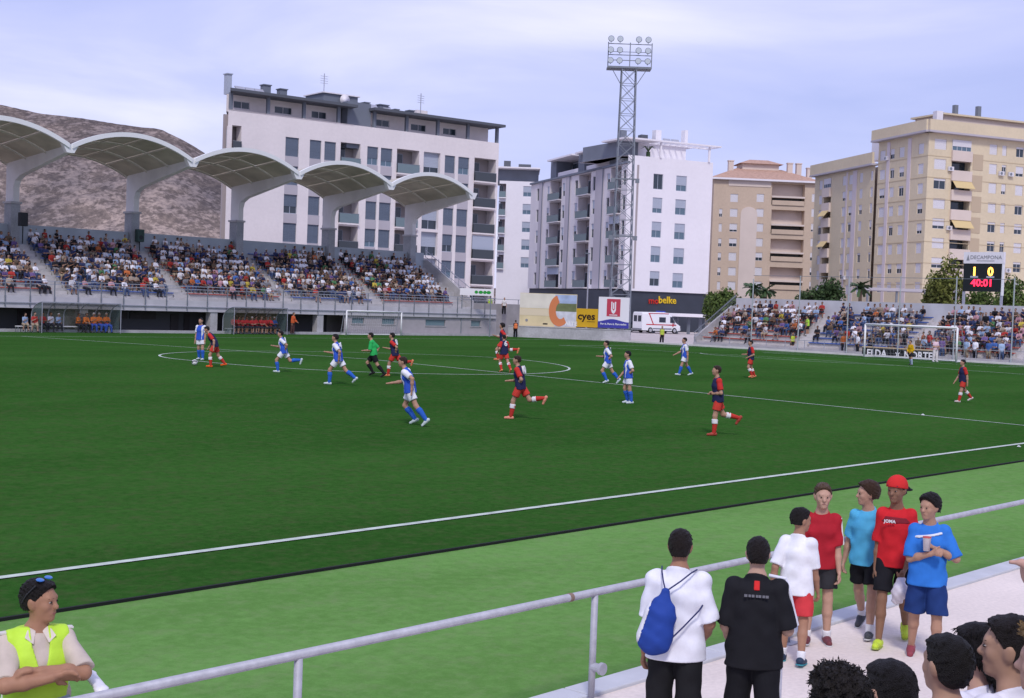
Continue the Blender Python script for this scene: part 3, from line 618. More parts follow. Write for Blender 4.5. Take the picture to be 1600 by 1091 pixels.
for a, c, z0, z1, kd in jobs:
    if kd == 'n': window(L2, a, c, z0, z1, .18, rnd.choice((0, .4, .6)), M_PANE, M_SHUTL, M_SHUTL, 0)
    else: balcony(L2, a, c, z0, z1, 1.4, M_BALC, mat('slab_light', (.6, .57, .58), .9), out_=.5, blind=rnd.choice((0, 0, .35)))
for xa, xb, kd in cw:
    if kd == 'g':
        a, c = u_of(xa), u_of(xb); MB().box(a, c, -.12, -.003, zbot, HS+.3).build('grey_band', M_GREYP, L2); MB().box(c-.35, c-.05, -.16, -.121, zbot, HS).build('dark_strip', M_SLATE, L2)  # narrow slate-coloured upright strip near one edge of each grey band
MB().hexa([(-.3, .4, -.4), (WL-.1, .4, -.4), (WL-6, 9, -.4), (-.3, 9, -.4), (-.3, .4, zbot-.002), (WL-.1, .4, zbot-.002), (WL-6, 9, zbot-.002), (-.3, 9, zbot-.002)]).build('ground_floor', MATS['shop_slate'], L2)
MB().box(-.1, WL+.02, -.25, .3, HS+.002, HS+.3).build('cornice', M_SLATE, L2)
for xa, xb, ze in ((120, 280, 3.6), (285, 470, 3.9), (472, 540, 4.0)):     # three stepped roof houses
    a, c = u_of(xa), u_of(xb); MB().box(a, c-.2, 3.2, 6, HS+.3, HS+3.0).build('roof_house_wall', M_SLATE, L2)
    MB().box(a, a+2.6, .6, 3.2, HS+.3, HS+3.3).build('roof_house_stair', M_SLATE, L2); MB().box(a+2.6, c-.4, .9, 1.2, HS+.3, HS+1.2).build('roof_parapet', M_WHITEB, L2)
    MB().box(a+1.0, c, -.4, 6, HS+3.0, HS+3.25).build('roof_slab', M_WHITEB, L2); MB().box(a, c-.5, 3.4, 6, HS+3.3, HS+ze).build('roof_house_top', M_SLATE, L2)
    MB().box(c-2.4, c-1.2, 4, 5, HS+3.3, HS+4.7).build('chimney', M_ROOFD, L2)
    window(L2, a+2.8, a+2.8+(c-a)*.36, HS+.5, HS+2.7, 3.19, 0, M_PANE, frame=M_SHUTL)
# white canopy beside the shop
ca = P_(1022, 489, 172); cb = P_(1113, 493, 172)
MB().bar((ca[0], ca[1], 2.35), (cb[0], cb[1], 2.35), 2.2, .4).build('street_canopy', M_WHITEB)
tag(bpy.data.objects['street_canopy'], 'low white concrete canopy running behind the ambulance', 'canopy')
b = MB()
for k in range(6): q = ca+(cb-ca)*k/5; b.bar((q[0], q[1], -.2), (q[0], q[1], 2.2), .3)
b.build('canopy_column', M_SLATE, bpy.data.objects['street_canopy'])

# --- B2b: small white block seen between the two
pb = Plane(781, 277, 838, 283, 236, dr=236); Hb = pb.ztop; Wb = pb.w
B2b = empty('apartment_building', pb.loc, pb.ang, 'narrow white block with small balconies in the gap between larger blocks', 'building')
holes = []; jobs = []
for ya in (180, 210, 238, 270): pass
for k in range(5):
    z1 = Hb-1.0-3.1*k
    q = pb.rect(821, 200, 834, 210); holes.append((q[0], q[1], z1-2.2, z1-.4, .2)); jobs.append(('w', q[0], q[1], z1-2.2, z1-.4))
    q = pb.rect(783, 200, 794, 210); holes.append((q[0], q[1], z1-2.5, z1-.1, 1.2)); jobs.append(('b', q[0], q[1], z1-2.5, z1-.1))
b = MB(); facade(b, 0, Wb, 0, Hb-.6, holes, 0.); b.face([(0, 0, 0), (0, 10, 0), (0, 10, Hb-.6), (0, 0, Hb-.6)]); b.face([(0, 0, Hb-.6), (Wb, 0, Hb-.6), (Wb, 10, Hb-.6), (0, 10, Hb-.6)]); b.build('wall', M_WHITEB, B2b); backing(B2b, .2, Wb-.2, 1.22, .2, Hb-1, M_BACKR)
for kd, a, c, z0, z1 in jobs:
    if kd == 'w': window(B2b, a, c, z0, z1, .18, .6, M_PANEB, M_SHUTL, M_SHUTL)
    else: balcony(B2b, a, c, z0, z1, 1.2, M_BALC, M_WHITEB, out_=.5)
MB().box(-.5, Wb+.4, 2, 10, Hb-.6, Hb+1.6).build('penthouse_wall', M_SLATE, B2b); MB().box(-.9, Wb+.6, -.5, 10.4, Hb+1.6, Hb+1.85).build('penthouse_roof', M_WHITEB, B2b)
MB().box(.6, 1.8, 3, 4, Hb+1.9, Hb+3.2).box(3.2, 5.4, 3, 4, Hb+1.9, Hb+2.7).build('chimney', M_ROOFD, B2b)

# --- B3: beige block with tiled hip roof
p3 = Plane(1116, 280, 1277, 287, 268); H3 = p3.ztop; W3 = p3.w
B3 = empty('apartment_building', p3.loc, p3.ang, 'beige apartment block with a clay tiled hip roof and deep square loggias', 'building')
z1m = lambda zx, zy: (1110+zx*.2108, 240+zy*.2108)
holes = []; jobs = []
for zy in (300, 410, 520, 630, 735, 845, 950):
    for i, (xa, xb) in enumerate(((148, 205), (343, 398), (68, 92), (752, 785))):
        if i == 2 and zy < 400: continue
        sh = (zy-300)*.03; p_ = z1m(xa-sh, zy); q_ = z1m(xb-sh, zy+60); r = p3.rect(p_[0], p_[1], q_[0], q_[1]); holes.append((*r, .2)); jobs.append(('w', *r))
for za, zb_ in ((420, 600), (635, 800), (845, 1010)):
    sh = (za-420)*.03; p_ = z1m(450-sh, za); q_ = z1m(695-sh, zb_); r = p3.rect(p_[0], p_[1], q_[0], q_[1]); holes.append((*r, 1.8)); jobs.append(('b', *r))
p_ = z1m(455, 225); q_ = z1m(700, 385); r = p3.rect(p_[0], p_[1], q_[0], q_[1]); holes.append((*r, 1.6)); jobs.append(('b', *r))
b = MB(); facade(b, 0, W3, 0, H3, holes, 0.); b.face([(0, 0, 0), (0, 14, 0), (0, 14, H3), (0, 0, H3)]); b.face([(W3, 0, 0), (W3, 14, 0), (W3, 14, H3), (W3, 0, H3)]); b.build('wall', M_BEI, B3); backing(B3, .3, W3-.3, 1.85, .3, H3-.2, M_CREAM)
r = p3.rect(*z1m(212, 395), *z1m(335, 1040)); b = MB(); n = 14
poly = [(r[0], .5), (r[1], .5)]+[((r[0]+r[1])/2+(r[1]-r[0])/2*math.cos(t), r[3]-1.4+1.4*math.sin(t)) for t in np.linspace(0, math.pi, n)]
b.prism(poly, -.14, -.004); b.build('pale_panel', M_CREAM, B3)
r = p3.rect(*z1m(135, 200), *z1m(450, 245)); MB().box(r[0], r[1], -.1, -.004, r[2], r[3]).build('pale_band', M_CREAM, B3)
for j in jobs:
    if j[0] == 'w': window(B3, *j[1:], .18, rnd.choice((.97, .97, .75, .6)), M_PANE, M_SHUTW, M_SHUTW, 1)
    else:
        o = MB().box(j[1], j[2], -.3, -.2, j[3]+(j[4]-j[3])*.42-.35, j[3]+(j[4]-j[3])*.42).box(j[1], j[2], -.2, 1.8, j[3]+(j[4]-j[3])*.42-.35, j[3]+(j[4]-j[3])*.42-.2).build('balcony', M_CREAM, B3)
        MB().box(j[1]+.1, j[2]-.1, -.22, -.18, j[3], j[3]+.9).build('balustrade', M_BEI, o); MB().box(j[1]+.2, j[2]-.2, 1.5, 1.7, j[3]+.2, j[3]+(j[4]-j[3])*.36).build('dark_opening', M_PANE, o)
rf = MB()
def hip(b, x0, x1, y0, y1, z, h, ins):
    b.hexa([(x0, y0, z), (x1, y0, z), (x1, y1, z), (x0, y1, z), (x0+ins, y0+ins, z+h), (x1-ins, y0+ins, z+h), (x1-ins, y1-ins, z+h), (x0+ins, y1-ins, z+h)])
hip(rf, -.8, W3+.8, -.8, 15, H3+.35, 2.6, 6.5); hip(rf, 6, 15, 4.5, 11, H3+3.9, 1.0, 2.6); rf.build('roof', M_TILE, B3)
MB().box(-.8, W3+.8, -.8, 15, H3+.002, H3+.35).build('eaves', M_WHITEB, B3); MB().box(6.8, 14.2, 5.2, 10.2, H3+2.3, H3+3.9).build('roof_house', M_CREAM, B3)
for x in (4.2, 16.2, 18.0, 20.2): MB().box(x-.5, x+.5, 4, 5, H3+1.2, H3+(4.1 if x < 20 else 3.3)).box(x-.6, x+.6, 3.9, 5.1, H3+(4.1 if x < 20 else 3.3), H3+(4.3 if x < 20 else 3.5)).build('chimney', M_CREAM, B3)
# far-left side balconies
for k in range(6): MB().box(-1.6, -.004, 2, 6, 3+3.05*k, 4.1+3.05*k).build('side_balcony', M_CREAM, B3)

# --- B4: large yellow block, two faces meeting at a corner
DK = 196.; K_ = P_(1452, 207, DK)
HK = K_[2]
def solve(x, y, z, lo, hi):
    for _ in range(60):
        m = (lo+hi)/2
        if P_(x, y, m)[2] < z: lo = m
        else: hi = m
    return lo
pL = Plane(1373.7, 222.6, 1452, 207, DK, dr=DK); dl = solve(1373.7, 222.6, HK, DK*.8, DK*2); pL.set(P_(1373.7, 222.6, dl), K_)
pR = Plane(1452, 207, 1600, 222.6, DK)
z2 = lambda zx, zy: (1270+zx*.2842, 170+zy*.2842)
B4 = empty('apartment_building', pL.loc, pL.ang, 'tall yellow apartment block with white roller shutters and awnings behind the scoreboard', 'building')
def grid_wall(pl_, root, W, H, colsz, rowsz, ref, name='wall', m=M_YEL, extra=(), slope=.02, backd=1.3, x0=0.):
    holes = []; jobs = []
    for (xa, xb, kd) in colsz:
        for i, zy in enumerate(rowsz):
            p_ = z2(xa, zy); q_ = z2(xb, zy+58 if kd != 'b' else zy+64)
            dy = (pl_.uz(*z2(ref[0], ref[1]))[1])      # rows are level: take heights at the reference column
            zc = pl_.uz(*z2(ref[0], zy))[1]; a = pl_.uz(p_[0]-i*.9, p_[1])[0]; c = pl_.uz(q_[0]-i*.9, p_[1])[0]
            if kd == 'w': h = (a, c, zc-1.45, zc+.0, .18)
            elif kd == 'b': h = (a, c, zc-.25-1.15, zc+.1, 1.2)
            if h[2] < .3 or h[1] > W-.1 or h[0] < x0+.1: continue
            holes.append(h); jobs.append((kd, *h[:4], i))
    b = MB(); facade(b, x0, W, 0, H, holes, 0.); b.build(name, m, root)
    for kd, a, c, z0, z1, i in jobs:
        if kd == 'w': window(root, a, c, z0, z1, .16, rnd.choice((.98, .98, .98, .98, .7, .55, .2)), M_PANE, M_SHUTW, M_SHUTW, 1); ac(root, c+.25, z0-.1, .12, W)
        else:
            o = MB().box(a-.1, c+.1, -.35, 1.1, z0-1.45, z0).build('balcony', M_CREAM, root); MB().box(a, c, 1.15, 1.2, z0, z1).build('dark_opening', M_PANE, o)
            if i in (2, 4): MB().hexa([(a, -1.1, z0+.2), (c, -1.1, z0+.2), (c, -.02, z1), (a, -.02, z1), (a, -1.1, z0+.28), (c, -1.1, z0+.28), (c, -.02, z1+.08), (a, -.02, z1+.08)]).build('awning', M_AWN, o)
            elif i == 0: window(o, a, c, z0, z1, -.02, .6, M_PANEB, M_SHUTW, M_SHUTW, 3)
rows = [165, 275, 383, 492, 602, 710, 818, 925]
grid_wall(pL, B4, pL.w, HK, [(372, 402, 'w'), (428, 452, 'w'), (478, 506, 'w'), (582, 612, 'w')], [q+28 for q in rows], (590, 165))
R4 = empty('wing', pR.loc, pR.ang)
grid_wall(pR, R4, pR.w+14, HK, [(672, 738, 'w'), (768, 872, 'b'), (975, 1018, 'w'), (1045, 1070, 'w'), (1122, 1165, 'w')], [q+2 for q in rows], (705, 165))
# pale vertical strips
def strip(pl_, root, xa, xb, m, z0=.5, z1=None, y=-.06, nm='pale_strip', hl=()):
    a = pl_.uz(*z2(xa, 300))[0]; c = pl_.uz(*z2(xb, 300))[0]; return a, c
a, c = strip(pR, R4, 880, 935, M_PALE)
for i in range(9): MB().box(a, c, -.05, -.003, .6+2.95*i, .6+2.95*i+2.2).build('tan_panel', mat('render_tan', (.50, .40, .28), .9), R4)
MB().box(pL.uz(*z2(522, 300))[0], pL.uz(*z2(540, 300))[0], -.09, -.003, .3, HK-.3).build('pale_strip', M_PALE, B4)
MB().box(pL.uz(*z2(408, 300))[0], pL.uz(*z2(424, 300))[0], -.09, -.003, .3, HK-.3).build('pale_strip', M_PALE, B4)
for rt, W in ((B4, pL.w), (R4, pR.w+14)):
    b = MB()
    for i in range(1, 9): b.box(0, W, -.04, -.004, HK-2.98*i-.2, HK-2.98*i-.12)
    b.build('string_course', mat('render_ochre', (.54, .44, .29), .9), rt)
    MB().box(-.9 if rt is B4 else -.6, W+.6, -.9, .5, HK+.002, HK+.25).build('cornice', M_GREYP, rt); MB().box(-.9 if rt is B4 else -.5, W+.5, -.8, -.5, HK+.25, HK+1.75).build('parapet', M_YEL, rt)
MB().box(5, pR.w+13, 3, 9, HK+.1, HK+3.2).build('roof_house', M_CREAM, R4); MB().box(4.5, pR.w+13.5, 2.5, 9.5, HK+3.2, HK+3.45).build('roof_slab', M_YEL, R4)
for px, hh in ((1494, 2.0), (1530, 2.2)): u = pR.uz(px, 190, 6)[0]; MB().box(u-.3, u+.3, 6, 6.6, HK+3.4, HK+3.4+hh).build('chimney', M_SLATE, R4)
u = pL.uz(1431, 190)[0]; MB().box(u-.5, u+.5, 3, 4, HK+.2, HK+3.6).build('chimney', M_WHITEB, B4)
# lower wing to the left, same side
dlo = solve(1274, 277, pL.uz(1366, 259)[1], dl*.9, dl*2)
p5 = Plane(1274, 277, 1368, 258.5, dlo, dr=dl+.4); H5 = p5.ztop
B5 = empty('apartment_building', p5.loc, p5.ang, 'lower yellow wing with lilac strips and small balconies left of the tall block', 'building')
rows5 = [370, 455, 540, 628, 712, 798, 885, 970]
grid_wall(p5, B5, p5.w, H5, [(38, 56, 'w'), (66, 104, 'b'), (165, 186, 'w'), (200, 222, 'w'), (258, 276, 'w'), (318, 332, 'w')], rows5, (180, 370))
MB().box(-.6, p5.w+.3, -.8, .5, H5+.002, H5+.25).build('cornice', M_GREYP, B5); MB().box(-.6, p5.w+.3, -.7, -.4, H5+.25, H5+1.9).build('parapet', M_YEL, B5); MB().box(.1, p5.w, 1.3, 12, 0, H5).build('core', M_CREAM, B5)
a, c = strip(p5, B5, 190, 198, M_PALE); MB().box(a, c, -.07, -.003, .3, H5-.2).build('pale_strip', M_PALE, B5); a, c = strip(p5, B5, 226, 248, M_PALE); MB().box(a, c, -.07, -.003, .3, H5-.2).build('pale_strip', M_PALE, B5)
MB().box(p5.w-5.5, p5.w-.6, 2, 5, H5+1.2, H5+4.2).build('water_tank', M_WHITEB, B5); MB().box(3, 9, 2, 6, H5+.3, H5+2.6).build('roof_house', M_CREAM, B5)

def merge(src, dst):      # hang the parts of a temporary frame on the building itself
    bpy.context.view_layer.update(); T = dst.matrix_world.inverted() @ src.matrix_world
    for c in list(src.children):
        mb_ = c.matrix_basis.copy(); c.parent = dst; c.matrix_basis = T @ mb_
    bpy.data.objects.remove(src)
merge(R4, B4); merge(L2, B2)
# ------------------------------------------------------------------ goals
def net_lines(b, quad, n, m, r=.012):
    A, B, C_, D = [np.array(q, float) for q in quad]
    for i in range(n+1): t = i/n; b.bar(A+(B-A)*t, D+(C_-D)*t, r)
    for j in range(m+1): t = j/m; b.bar(A+(D-A)*t, B+(C_-B)*t, r)
def goal(name, loc, rz, w_, h, r, depth, label):
    g = empty(name, loc, rz, label, 'goal')          # local: opening faces -y, width along x
    for s in (-1, 1): MB().tube([(s*w_/2, 0, 0), (s*w_/2, 0, h+r)], r, 10).build('post', M_WHITE, g, smooth=True)
    MB().tube([(-w_/2, 0, h+r), (w_/2, 0, h+r)], r, 10).build('crossbar', M_WHITE, g, smooth=True)
    for s in (-1, 1): MB().tube([(s*w_/2, 0, h), (s*w_/2, depth*.45, h-.05), (s*w_/2, depth, .06)], .03, 6).build('net_support', M_STEEL, g)
    MB().tube([(-w_/2, .05, .05), (-w_/2, depth, .05), (w_/2, depth, .05), (w_/2, .05, .05)], .04, 6).build('ground_frame', M_WHITE, g)
    b = MB(); net_lines(b, [(-w_/2, depth*.45, h-.05), (w_/2, depth*.45, h-.05), (w_/2, depth, .06), (-w_/2, depth, .06)], 26, 8, .006); net_lines(b, [(-w_/2, 0, h), (w_/2, 0, h), (w_/2, depth*.45, h-.05), (-w_/2, depth*.45, h-.05)], 26, 3, .006)
    o = b.build('net', M_WHITE, g); o['kind'] = 'stuff'
    return g
goal('goal', (HL, 0, 0), R(-90), 7.32, 2.44, .075, 1.6, 'large white goal on the goal line before the open terrace')
gx = (at(532, 522, Y=39.3)[0]+at(625, 523.5, Y=39.3)[0])/2
goal('training_goal', (gx, 38.9, 0), 0, 6.1, 1.95, .06, .7, 'smaller white goal parked against the windowed wall of the grandstand')

# ------------------------------------------------------------------ ball-stop posts with a top wire
posts = []
PLAB = ('before the red seats by the end railing', 'at the gap between red and blue seats', 'in front of the blue seats', 'just outside the left goal post', 'behind the right goal post', 'before the second blue block')
for (px, py, ty), pl_ in zip(((1173, 543, 436), (1246, 546, 431), (1322, 555, 432), (1402, 560, 432), (1489, 565, 432), (1579, 571, 434)), PLAB):
    P = at(px, py, X=55.8); posts.append(P)
    z = height_at((P[0], P[1], 0), ty); o = MB().tube([(0, 0, 0), (0, 0, z)], .05, 8).box(-.12, .12, -.12, .12, 0, .03).build('net_post', mat('post_grey', (.42, .46, .47), .5, .2), loc=(P[0], P[1], 0))
    tag(o, 'tall thin grey ball stop post '+pl_, 'post', 'ball stop posts')
b = MB(); zt_ = height_at((posts[2][0], posts[2][1], 0), 433)
for a, c in zip(posts[:-1], posts[1:]): b.bar((55.8, a[1], zt_), (55.8, c[1], zt_), .035)
tag(b.build('top_wire', M_STEELD), 'thin horizontal bar joining the tops of the ball stop posts', 'bar')

# ------------------------------------------------------------------ scoreboard
px_ = lambda x, y: at(x, y, X=64.)
a = px_(1504, 455); c = px_(1564, 455); t = px_(1535, 394); wy = a[1]-c[1]; zb_ = a[2]; zt_ = t[2]; zm = px_(1535, 412)[2]
S_ = empty('scoreboard', (64, (a[1]+c[1])/2, 0), R(-90), 'electronic scoreboard showing one to nil above the open terrace', 'scoreboard')   # local x to the right, y away
hw = wy/2
MB().box(-hw, hw, 0, .3, zb_, zm).build('display_panel', mat('panel_black', (.012, .016, .018), .6), S_)
hd = MB().box(-hw-.02, hw+.12, -.03, .3, zm+.003, zt_).build('header', M_WHITEB, S_)
MB().box(hw+.001, hw+.1, -.02, .3, zb_-.3, zm).build('side_frame', M_WHITE, S_)
for x in (-hw+.05, hw): MB().box(x-.08, x+.08, .05, .25, 0, zb_).build('post', M_STEEL, S_)
text('DECAMPONA', .42, mat('print_grey', (.28, .28, .3), .6), hd, (.25, -.05, (zm+zt_)/2+.03), (R(90), 0, 0), depth=.004); MB().box(-.5, .95, -.05, -.035, zm+.2, zm+.24).build('small_print', MATS['print_grey'], hd)
MB().prism([(-1.35, zm+.25), (-1.1, zm+.25), (-1.22, zt_-.2)], -.05, -.035).build('emblem', MATS['print_grey'], hd)
MO = mat('led_orange', (1., .42, .06), .5, emit=3.2); MRD = mat('led_red', (1., .02, .06), .5, emit=2.2)
hgt = zm-zb_
text('1', .95, MO, S_, (-hw*.42, -.02, zb_+hgt*.70), (R(90), 0, 0), 'digit', .01, bold=.03); text('0', .95, MO, S_, (hw*.42, -.02, zb_+hgt*.70), (R(90), 0, 0), 'digit', .01, bold=.03)
text('40:01', .82, MRD, S_, (0, -.02, zb_+hgt*.3), (R(90), 0, 0), 'digit', .01, bold=.02)
for x in (-hw*.42, hw*.42): MB().box(x-.32, x+.32, -.03, -.005, zb_+hgt*.49, zb_+hgt*.55).build('name_plate', M_SHUTL, S_)

# ------------------------------------------------------------------ corner wall and advertising boards
wa, wb = np.array([51.0, 38.7]), np.array([56.75, 28.9]); ang = math.atan2(wb[1]-wa[1], wb[0]-wa[0]); wl = float(np.linalg.norm(wb-wa))
o = MB().box(0, wl, 0, .25, -.1, .98).box(0, wl, -.04, .29, .982, 1.06).build('boundary_wall', mat('wall_grey', (.44, .43, .45), .92, var=.16, scale=.9, var2=.1, scale2=6), loc=(wa[0], wa[1], 0), rz=ang)
tag(o, 'low grey concrete wall beneath the advertising boards', 'wall')
bp_ = Plane(0, 0, 10, 10, 10, dr=11); nrm = np.array([-math.sin(ang), math.cos(ang)])
A_ = np.array([*(wa+nrm*.45), 0.]); bp_.set(A_, np.array([*(wb+nrm*.45), 0.]))
def board(pxr, base_m, label, th=.12):
    x0, x1, z0, z1 = bp_.rect(*pxr); e0 = empty('advertising_board', tuple(A_+bp_.ux*x0), ang, label, 'billboard')
    w_ = x1-x0; MB().box(0, w_, 0, th, z0, z1).build('panel', base_m, e0)
    for x in (.25, w_-.25): MB().box(x-.06, x+.06, th, th+.12, 0, z1-.2).build('post', M_STEELD, e0)
    return e0, w_, z0, z1
M_CRM = mat('board_cream', (.72, .60, .36), .6, var=.12, scale=.7)
e0, w_, z0, z1 = board((812, 459, 901, 511), M_CRM, 'wide cream billboard with a big orange letter C and a landscape picture')
h = z1-z0; MB().box(.0, w_*.62, -.012, -.002, z0+h*.55, z1-.03).build('pale_field', mat('board_pale', (.74, .69, .60), .6, var=.1, scale=.8), e0)
MB().box(0, w_*.62, -.014, -.002, z0+h*.33, z0+h*.53).build('pale_field', mat('board_sand', (.73, .62, .45), .6), e0)
for za, zb2, cname, cc in ((.72, .98, 'picture_sky', (.38, .46, .66)), (.48, .72, 'picture_hill', (.17, .2, .09)), (.02, .48, 'picture_white', (.60, .60, .66))): MB().box(w_*.62, w_-.02, -.012, -.002, z0+h*za+.002, z0+h*zb2-.002).build('picture_band', mat(cname, cc, .6, var=.2, scale=1.5), e0)
cx, cz = w_*.70, z0+h*.5; poly = []
for tt in np.linspace(R(105), R(312), 26): poly.append((cx+w_*.185*math.cos(tt), cz+h*.47*math.sin(tt)))
for tt in np.linspace(R(312), R(105), 26): poly.append((cx+w_*.085*math.cos(tt)+.12, cz+h*.25*math.sin(tt)+.0))
b = MB(); k = len(poly)//2
for i in range(k-1): b.hexa([(poly[i][0], -.03, poly[i][1]), (poly[i+1][0], -.03, poly[i+1][1]), (poly[2*k-2-i][0], -.03, poly[2*k-2-i][1]), (poly[2*k-1-i][0], -.03, poly[2*k-1-i][1]), (poly[i][0], -.014, poly[i][1]), (poly[i+1][0], -.014, poly[i+1][1]), (poly[2*k-2-i][0], -.014, poly[2*k-2-i][1]), (poly[2*k-1-i][0], -.014, poly[2*k-1-i][1])])
b.build('letter_c', mat('board_orange', (.66, .22, .09), .6), e0)
text('ALTE', .5, M_WHITE, e0, (w_*.91, -.02, z0+h*.12), (R(90), 0, 0), depth=.006, bold=.015); MB().box(w_*.42, w_*.50, -.02, -.004, z0+h*.07, z0+h*.11).build('small_print', mat('print_black', (.04, .035, .03), .6), e0)
MB().lathe((w_*.13, -.02, z0+h*.18), [(.13, 0), (.13, .012)], 12, axis=1).build('crest', MATS['print_grey'], e0)
e0, w_, z0, z1 = board((900.5, 482.5, 934, 511.5), mat('board_yellow', (.62, .36, .015), .6, var=.05, scale=1), 'small yellow billboard reading cyes'); h = z1-z0
text('cyes', w_*.47, mat('print_brown', (.03, .012, .005), .6), e0, (w_*.47, -.012, z0+h*.58), (R(90), 0, 0), depth=.006, bold=.025); MB().box(w_*.5, w_*.88, -.012, -.002, z0+h*.29, z0+h*.315).build('small_print', MATS['print_brown'], e0)
e0, w_, z0, z1 = board((935, 464.5, 983, 513), mat('board_white', (.78, .76, .80), .6), 'white billboard with a red shield emblem and a blue wave'); h = z1-z0
MB().box(w_*.27, w_*.71, -.02, -.002, z0+h*.38, z0+h*.94).build('emblem_field', mat('board_red', (.52, .05, .09), .6), e0)
b = MB(); b.prism([(w_*.41+w_*.16*x, z0+h*z) for x, z in ((0, .85), (0, .58), (.2, .5), (.5, .46), (.8, .5), (1, .58), (1, .85), (.75, .85), (.75, .62), (.5, .56), (.25, .62), (.25, .85))], -.034, -.022); b.build('emblem_shield', MATS['board_white'], e0); b = MB(); b.box(w_*.47, w_*.51, -.034, -.022, z0+h*.62, z0+h*.82); b.build('emblem_stroke', MATS['board_white'], e0); MB().box(w_*.36, w_*.62, -.034, -.022, z0+h*.41, z0+h*.435).build('emblem_stroke', MATS['board_white'], e0)
b = MB(); xs_ = np.linspace(0, w_, 20)
for xa, xb in zip(xs_[:-1], xs_[1:]):
    f_ = lambda x: z0+h*(.245+.045*math.sin(x/w_*6.0-1.2)); b.hexa([(xa, -.02, z0+.01), (xb, -.02, z0+.01), (xb, -.002, z0+.01), (xa, -.002, z0+.01), (xa, -.02, f_(xa)), (xb, -.02, f_(xb)), (xb, -.002, f_(xb)), (xa, -.002, f_(xa))])
b.build('wave', mat('board_blue', (.05, .05, .33), .6), e0); text('Por ti, Para ti, Para todos', w_*.083, M_WHITE, e0, (w_*.5, -.03, z0+h*.13), (R(90), 0, 0), depth=.004, bold=.006)
# taller wall beyond, with its top rail
o = empty('ramp_wall', (50.9, 44.6, 0), 0, 'grey concrete ramp wall with a top rail beside the grandstand end', 'wall')
MB().box(0, 14, 0, .3, -.1, 3.0).build('wall', mat('ramp_grey', (.30, .29, .29), .92, var=.15, scale=.8), o); MB().box(0, 2.4, -.5, -.002, 1.2, 2.0).build('ledge', M_CONC, o); b = MB().bar((0, .15, 3.45), (14, .15, 3.45), .05)
MB().box(1.4, 2.3, -1.5, -.5, 0, 1.9).build('beige_pier', mat('pier_beige', (.48, .40, .28), .9), o)
for k in range(8): b.bar((k*1.98+.03, .15, 3.0), (k*1.98+.03, .15, 3.45), .05)
b.build('rail', M_STEELD, o)
MB().box(0, 14, .302, 4, -.1, 2.0).build('platform', M_CONC, o)
sp = P_(755, 457, 122); o = empty('shop_sign', (sp[0], sp[1], 0), YAW-R(90), 'white shop sign with green print below the apartment block', 'sign')
MB().box(-2.1, .9, 0, .15, sp[2]-.3, sp[2]+.32).build('panel', M_WHITEB, o); [MB().prism([(x_+.16*math.cos(t_)*(1.3 if k_ % 2 else 1), sp[2]+.15*math.sin(t_)) for t_ in np.linspace(0, 2*math.pi, 10, endpoint=False)], -.012, -.002).build('green_print', mat('print_green', (.02, .3, .04), .6), o) for k_, x_ in enumerate((-.62, -.22, .15, .5))]
for x in (-1.9, .7): MB().box(x-.05, x+.05, .15, .25, 0, sp[2]).build('post', M_STEELD, o)
# ------------------------------------------------------------------ litter bin by the wall
q = at(979, 531, Z=0.); o = empty('litter_bin', (q[0]-.2, q[1]-.3, 0), 0, 'dark green litter bin at the end of the low wall', 'bin')
MB().lathe((0, 0, 0), [(.24, .05), (.3, .95)], 14).build('body', mat('bin_green', (.03, .07, .05), .6), o, smooth=False); MB().lathe((0, 0, 0), [(.32, .951), (.32, 1.0), (.2, 1.08)], 14).build('lid', MATS['bin_green'], o)

# ------------------------------------------------------------------ ambulance and parked car
M_VAN = mat('van_white', (.80, .80, .82), .3, spec=.5); M_RED = mat('van_red', (.5, .03, .04), .4); M_TYRE = mat('tyre', (.02, .02, .02), .9); M_RIM = mat('rim', (.5, .5, .52), .4, .6); M_CARGL = mat('car_glass', (.02, .03, .05), .06, spec=.7)
def wheel(parent, x, y, r=.34, side=1):
    w_ = MB().lathe((x, y, r), [(r*.62, -.1), (r*.9, -.11), (r, -.06), (r, .06), (r*.9, .11), (r*.62, .1)], 20, axis=1).build('wheel', M_TYRE, parent, smooth=False)
    MB().lathe((x, y-.095*side, r), [(r*.2, -.03), (r*.6, -.02), (r*.62, .02)], 16, axis=1).build('rim', M_RIM, w_)
vb = P_(1003, 520.5, 167.); vr = YAW-R(90)+R(30)
van = empty('ambulance', (vb[0], vb[1], 0), vr, 'white ambulance van with red stripes parked by the dark shop front', 'ambulance')
Lv, Wv, Hv = 6.0, 2.1, 2.62
def loft(b, secs):     # sections: (x, halfwidth, z0, z1) box loft with rounded shoulders
    n = 10; base = len(b.v)
    for x, hw_, z0, z1 in secs:
        r = .22
        pr_ = [(-hw_, z0), (hw_, z0), (hw_, z0+(z1-z0)*.5), (hw_*.985, z1-r*1.2), (hw_*.93, z1-r*.35), (hw_*.8, z1), (-hw_*.8, z1), (-hw_*.93, z1-r*.35), (-hw_*.985, z1-r*1.2), (-hw_, z0+(z1-z0)*.5)]
        b.v += [(x, Wv/2+y, z) for y, z in pr_]
    for i in range(len(secs)-1):
        for k in range(n): a = base+i*n+k; c = base+i*n+(k+1) % n; b.f.append((a, c, c+n, a+n)); b.m.append(0)
    b.f.append(tuple(base+k for k in range(n))); b.m.append(0); b.f.append(tuple(base+(len(secs)-1)*n+k for k in reversed(range(n)))); b.m.append(0)
b = MB(); loft(b, [(0, 1.0, .35, 2.5), (.06, 1.05, .33, Hv-.04), (3.4, 1.05, .33, Hv), (4.1, 1.04, .33, Hv-.1), (4.45, 1.03, .33, 2.35), (5.1, 1.02, .33, 1.55), (5.3, 1.0, .34, 1.35), (5.85, .96, .36, 1.05), (5.98, .9, .4, .85)]); b.build('body', M_VAN, van)
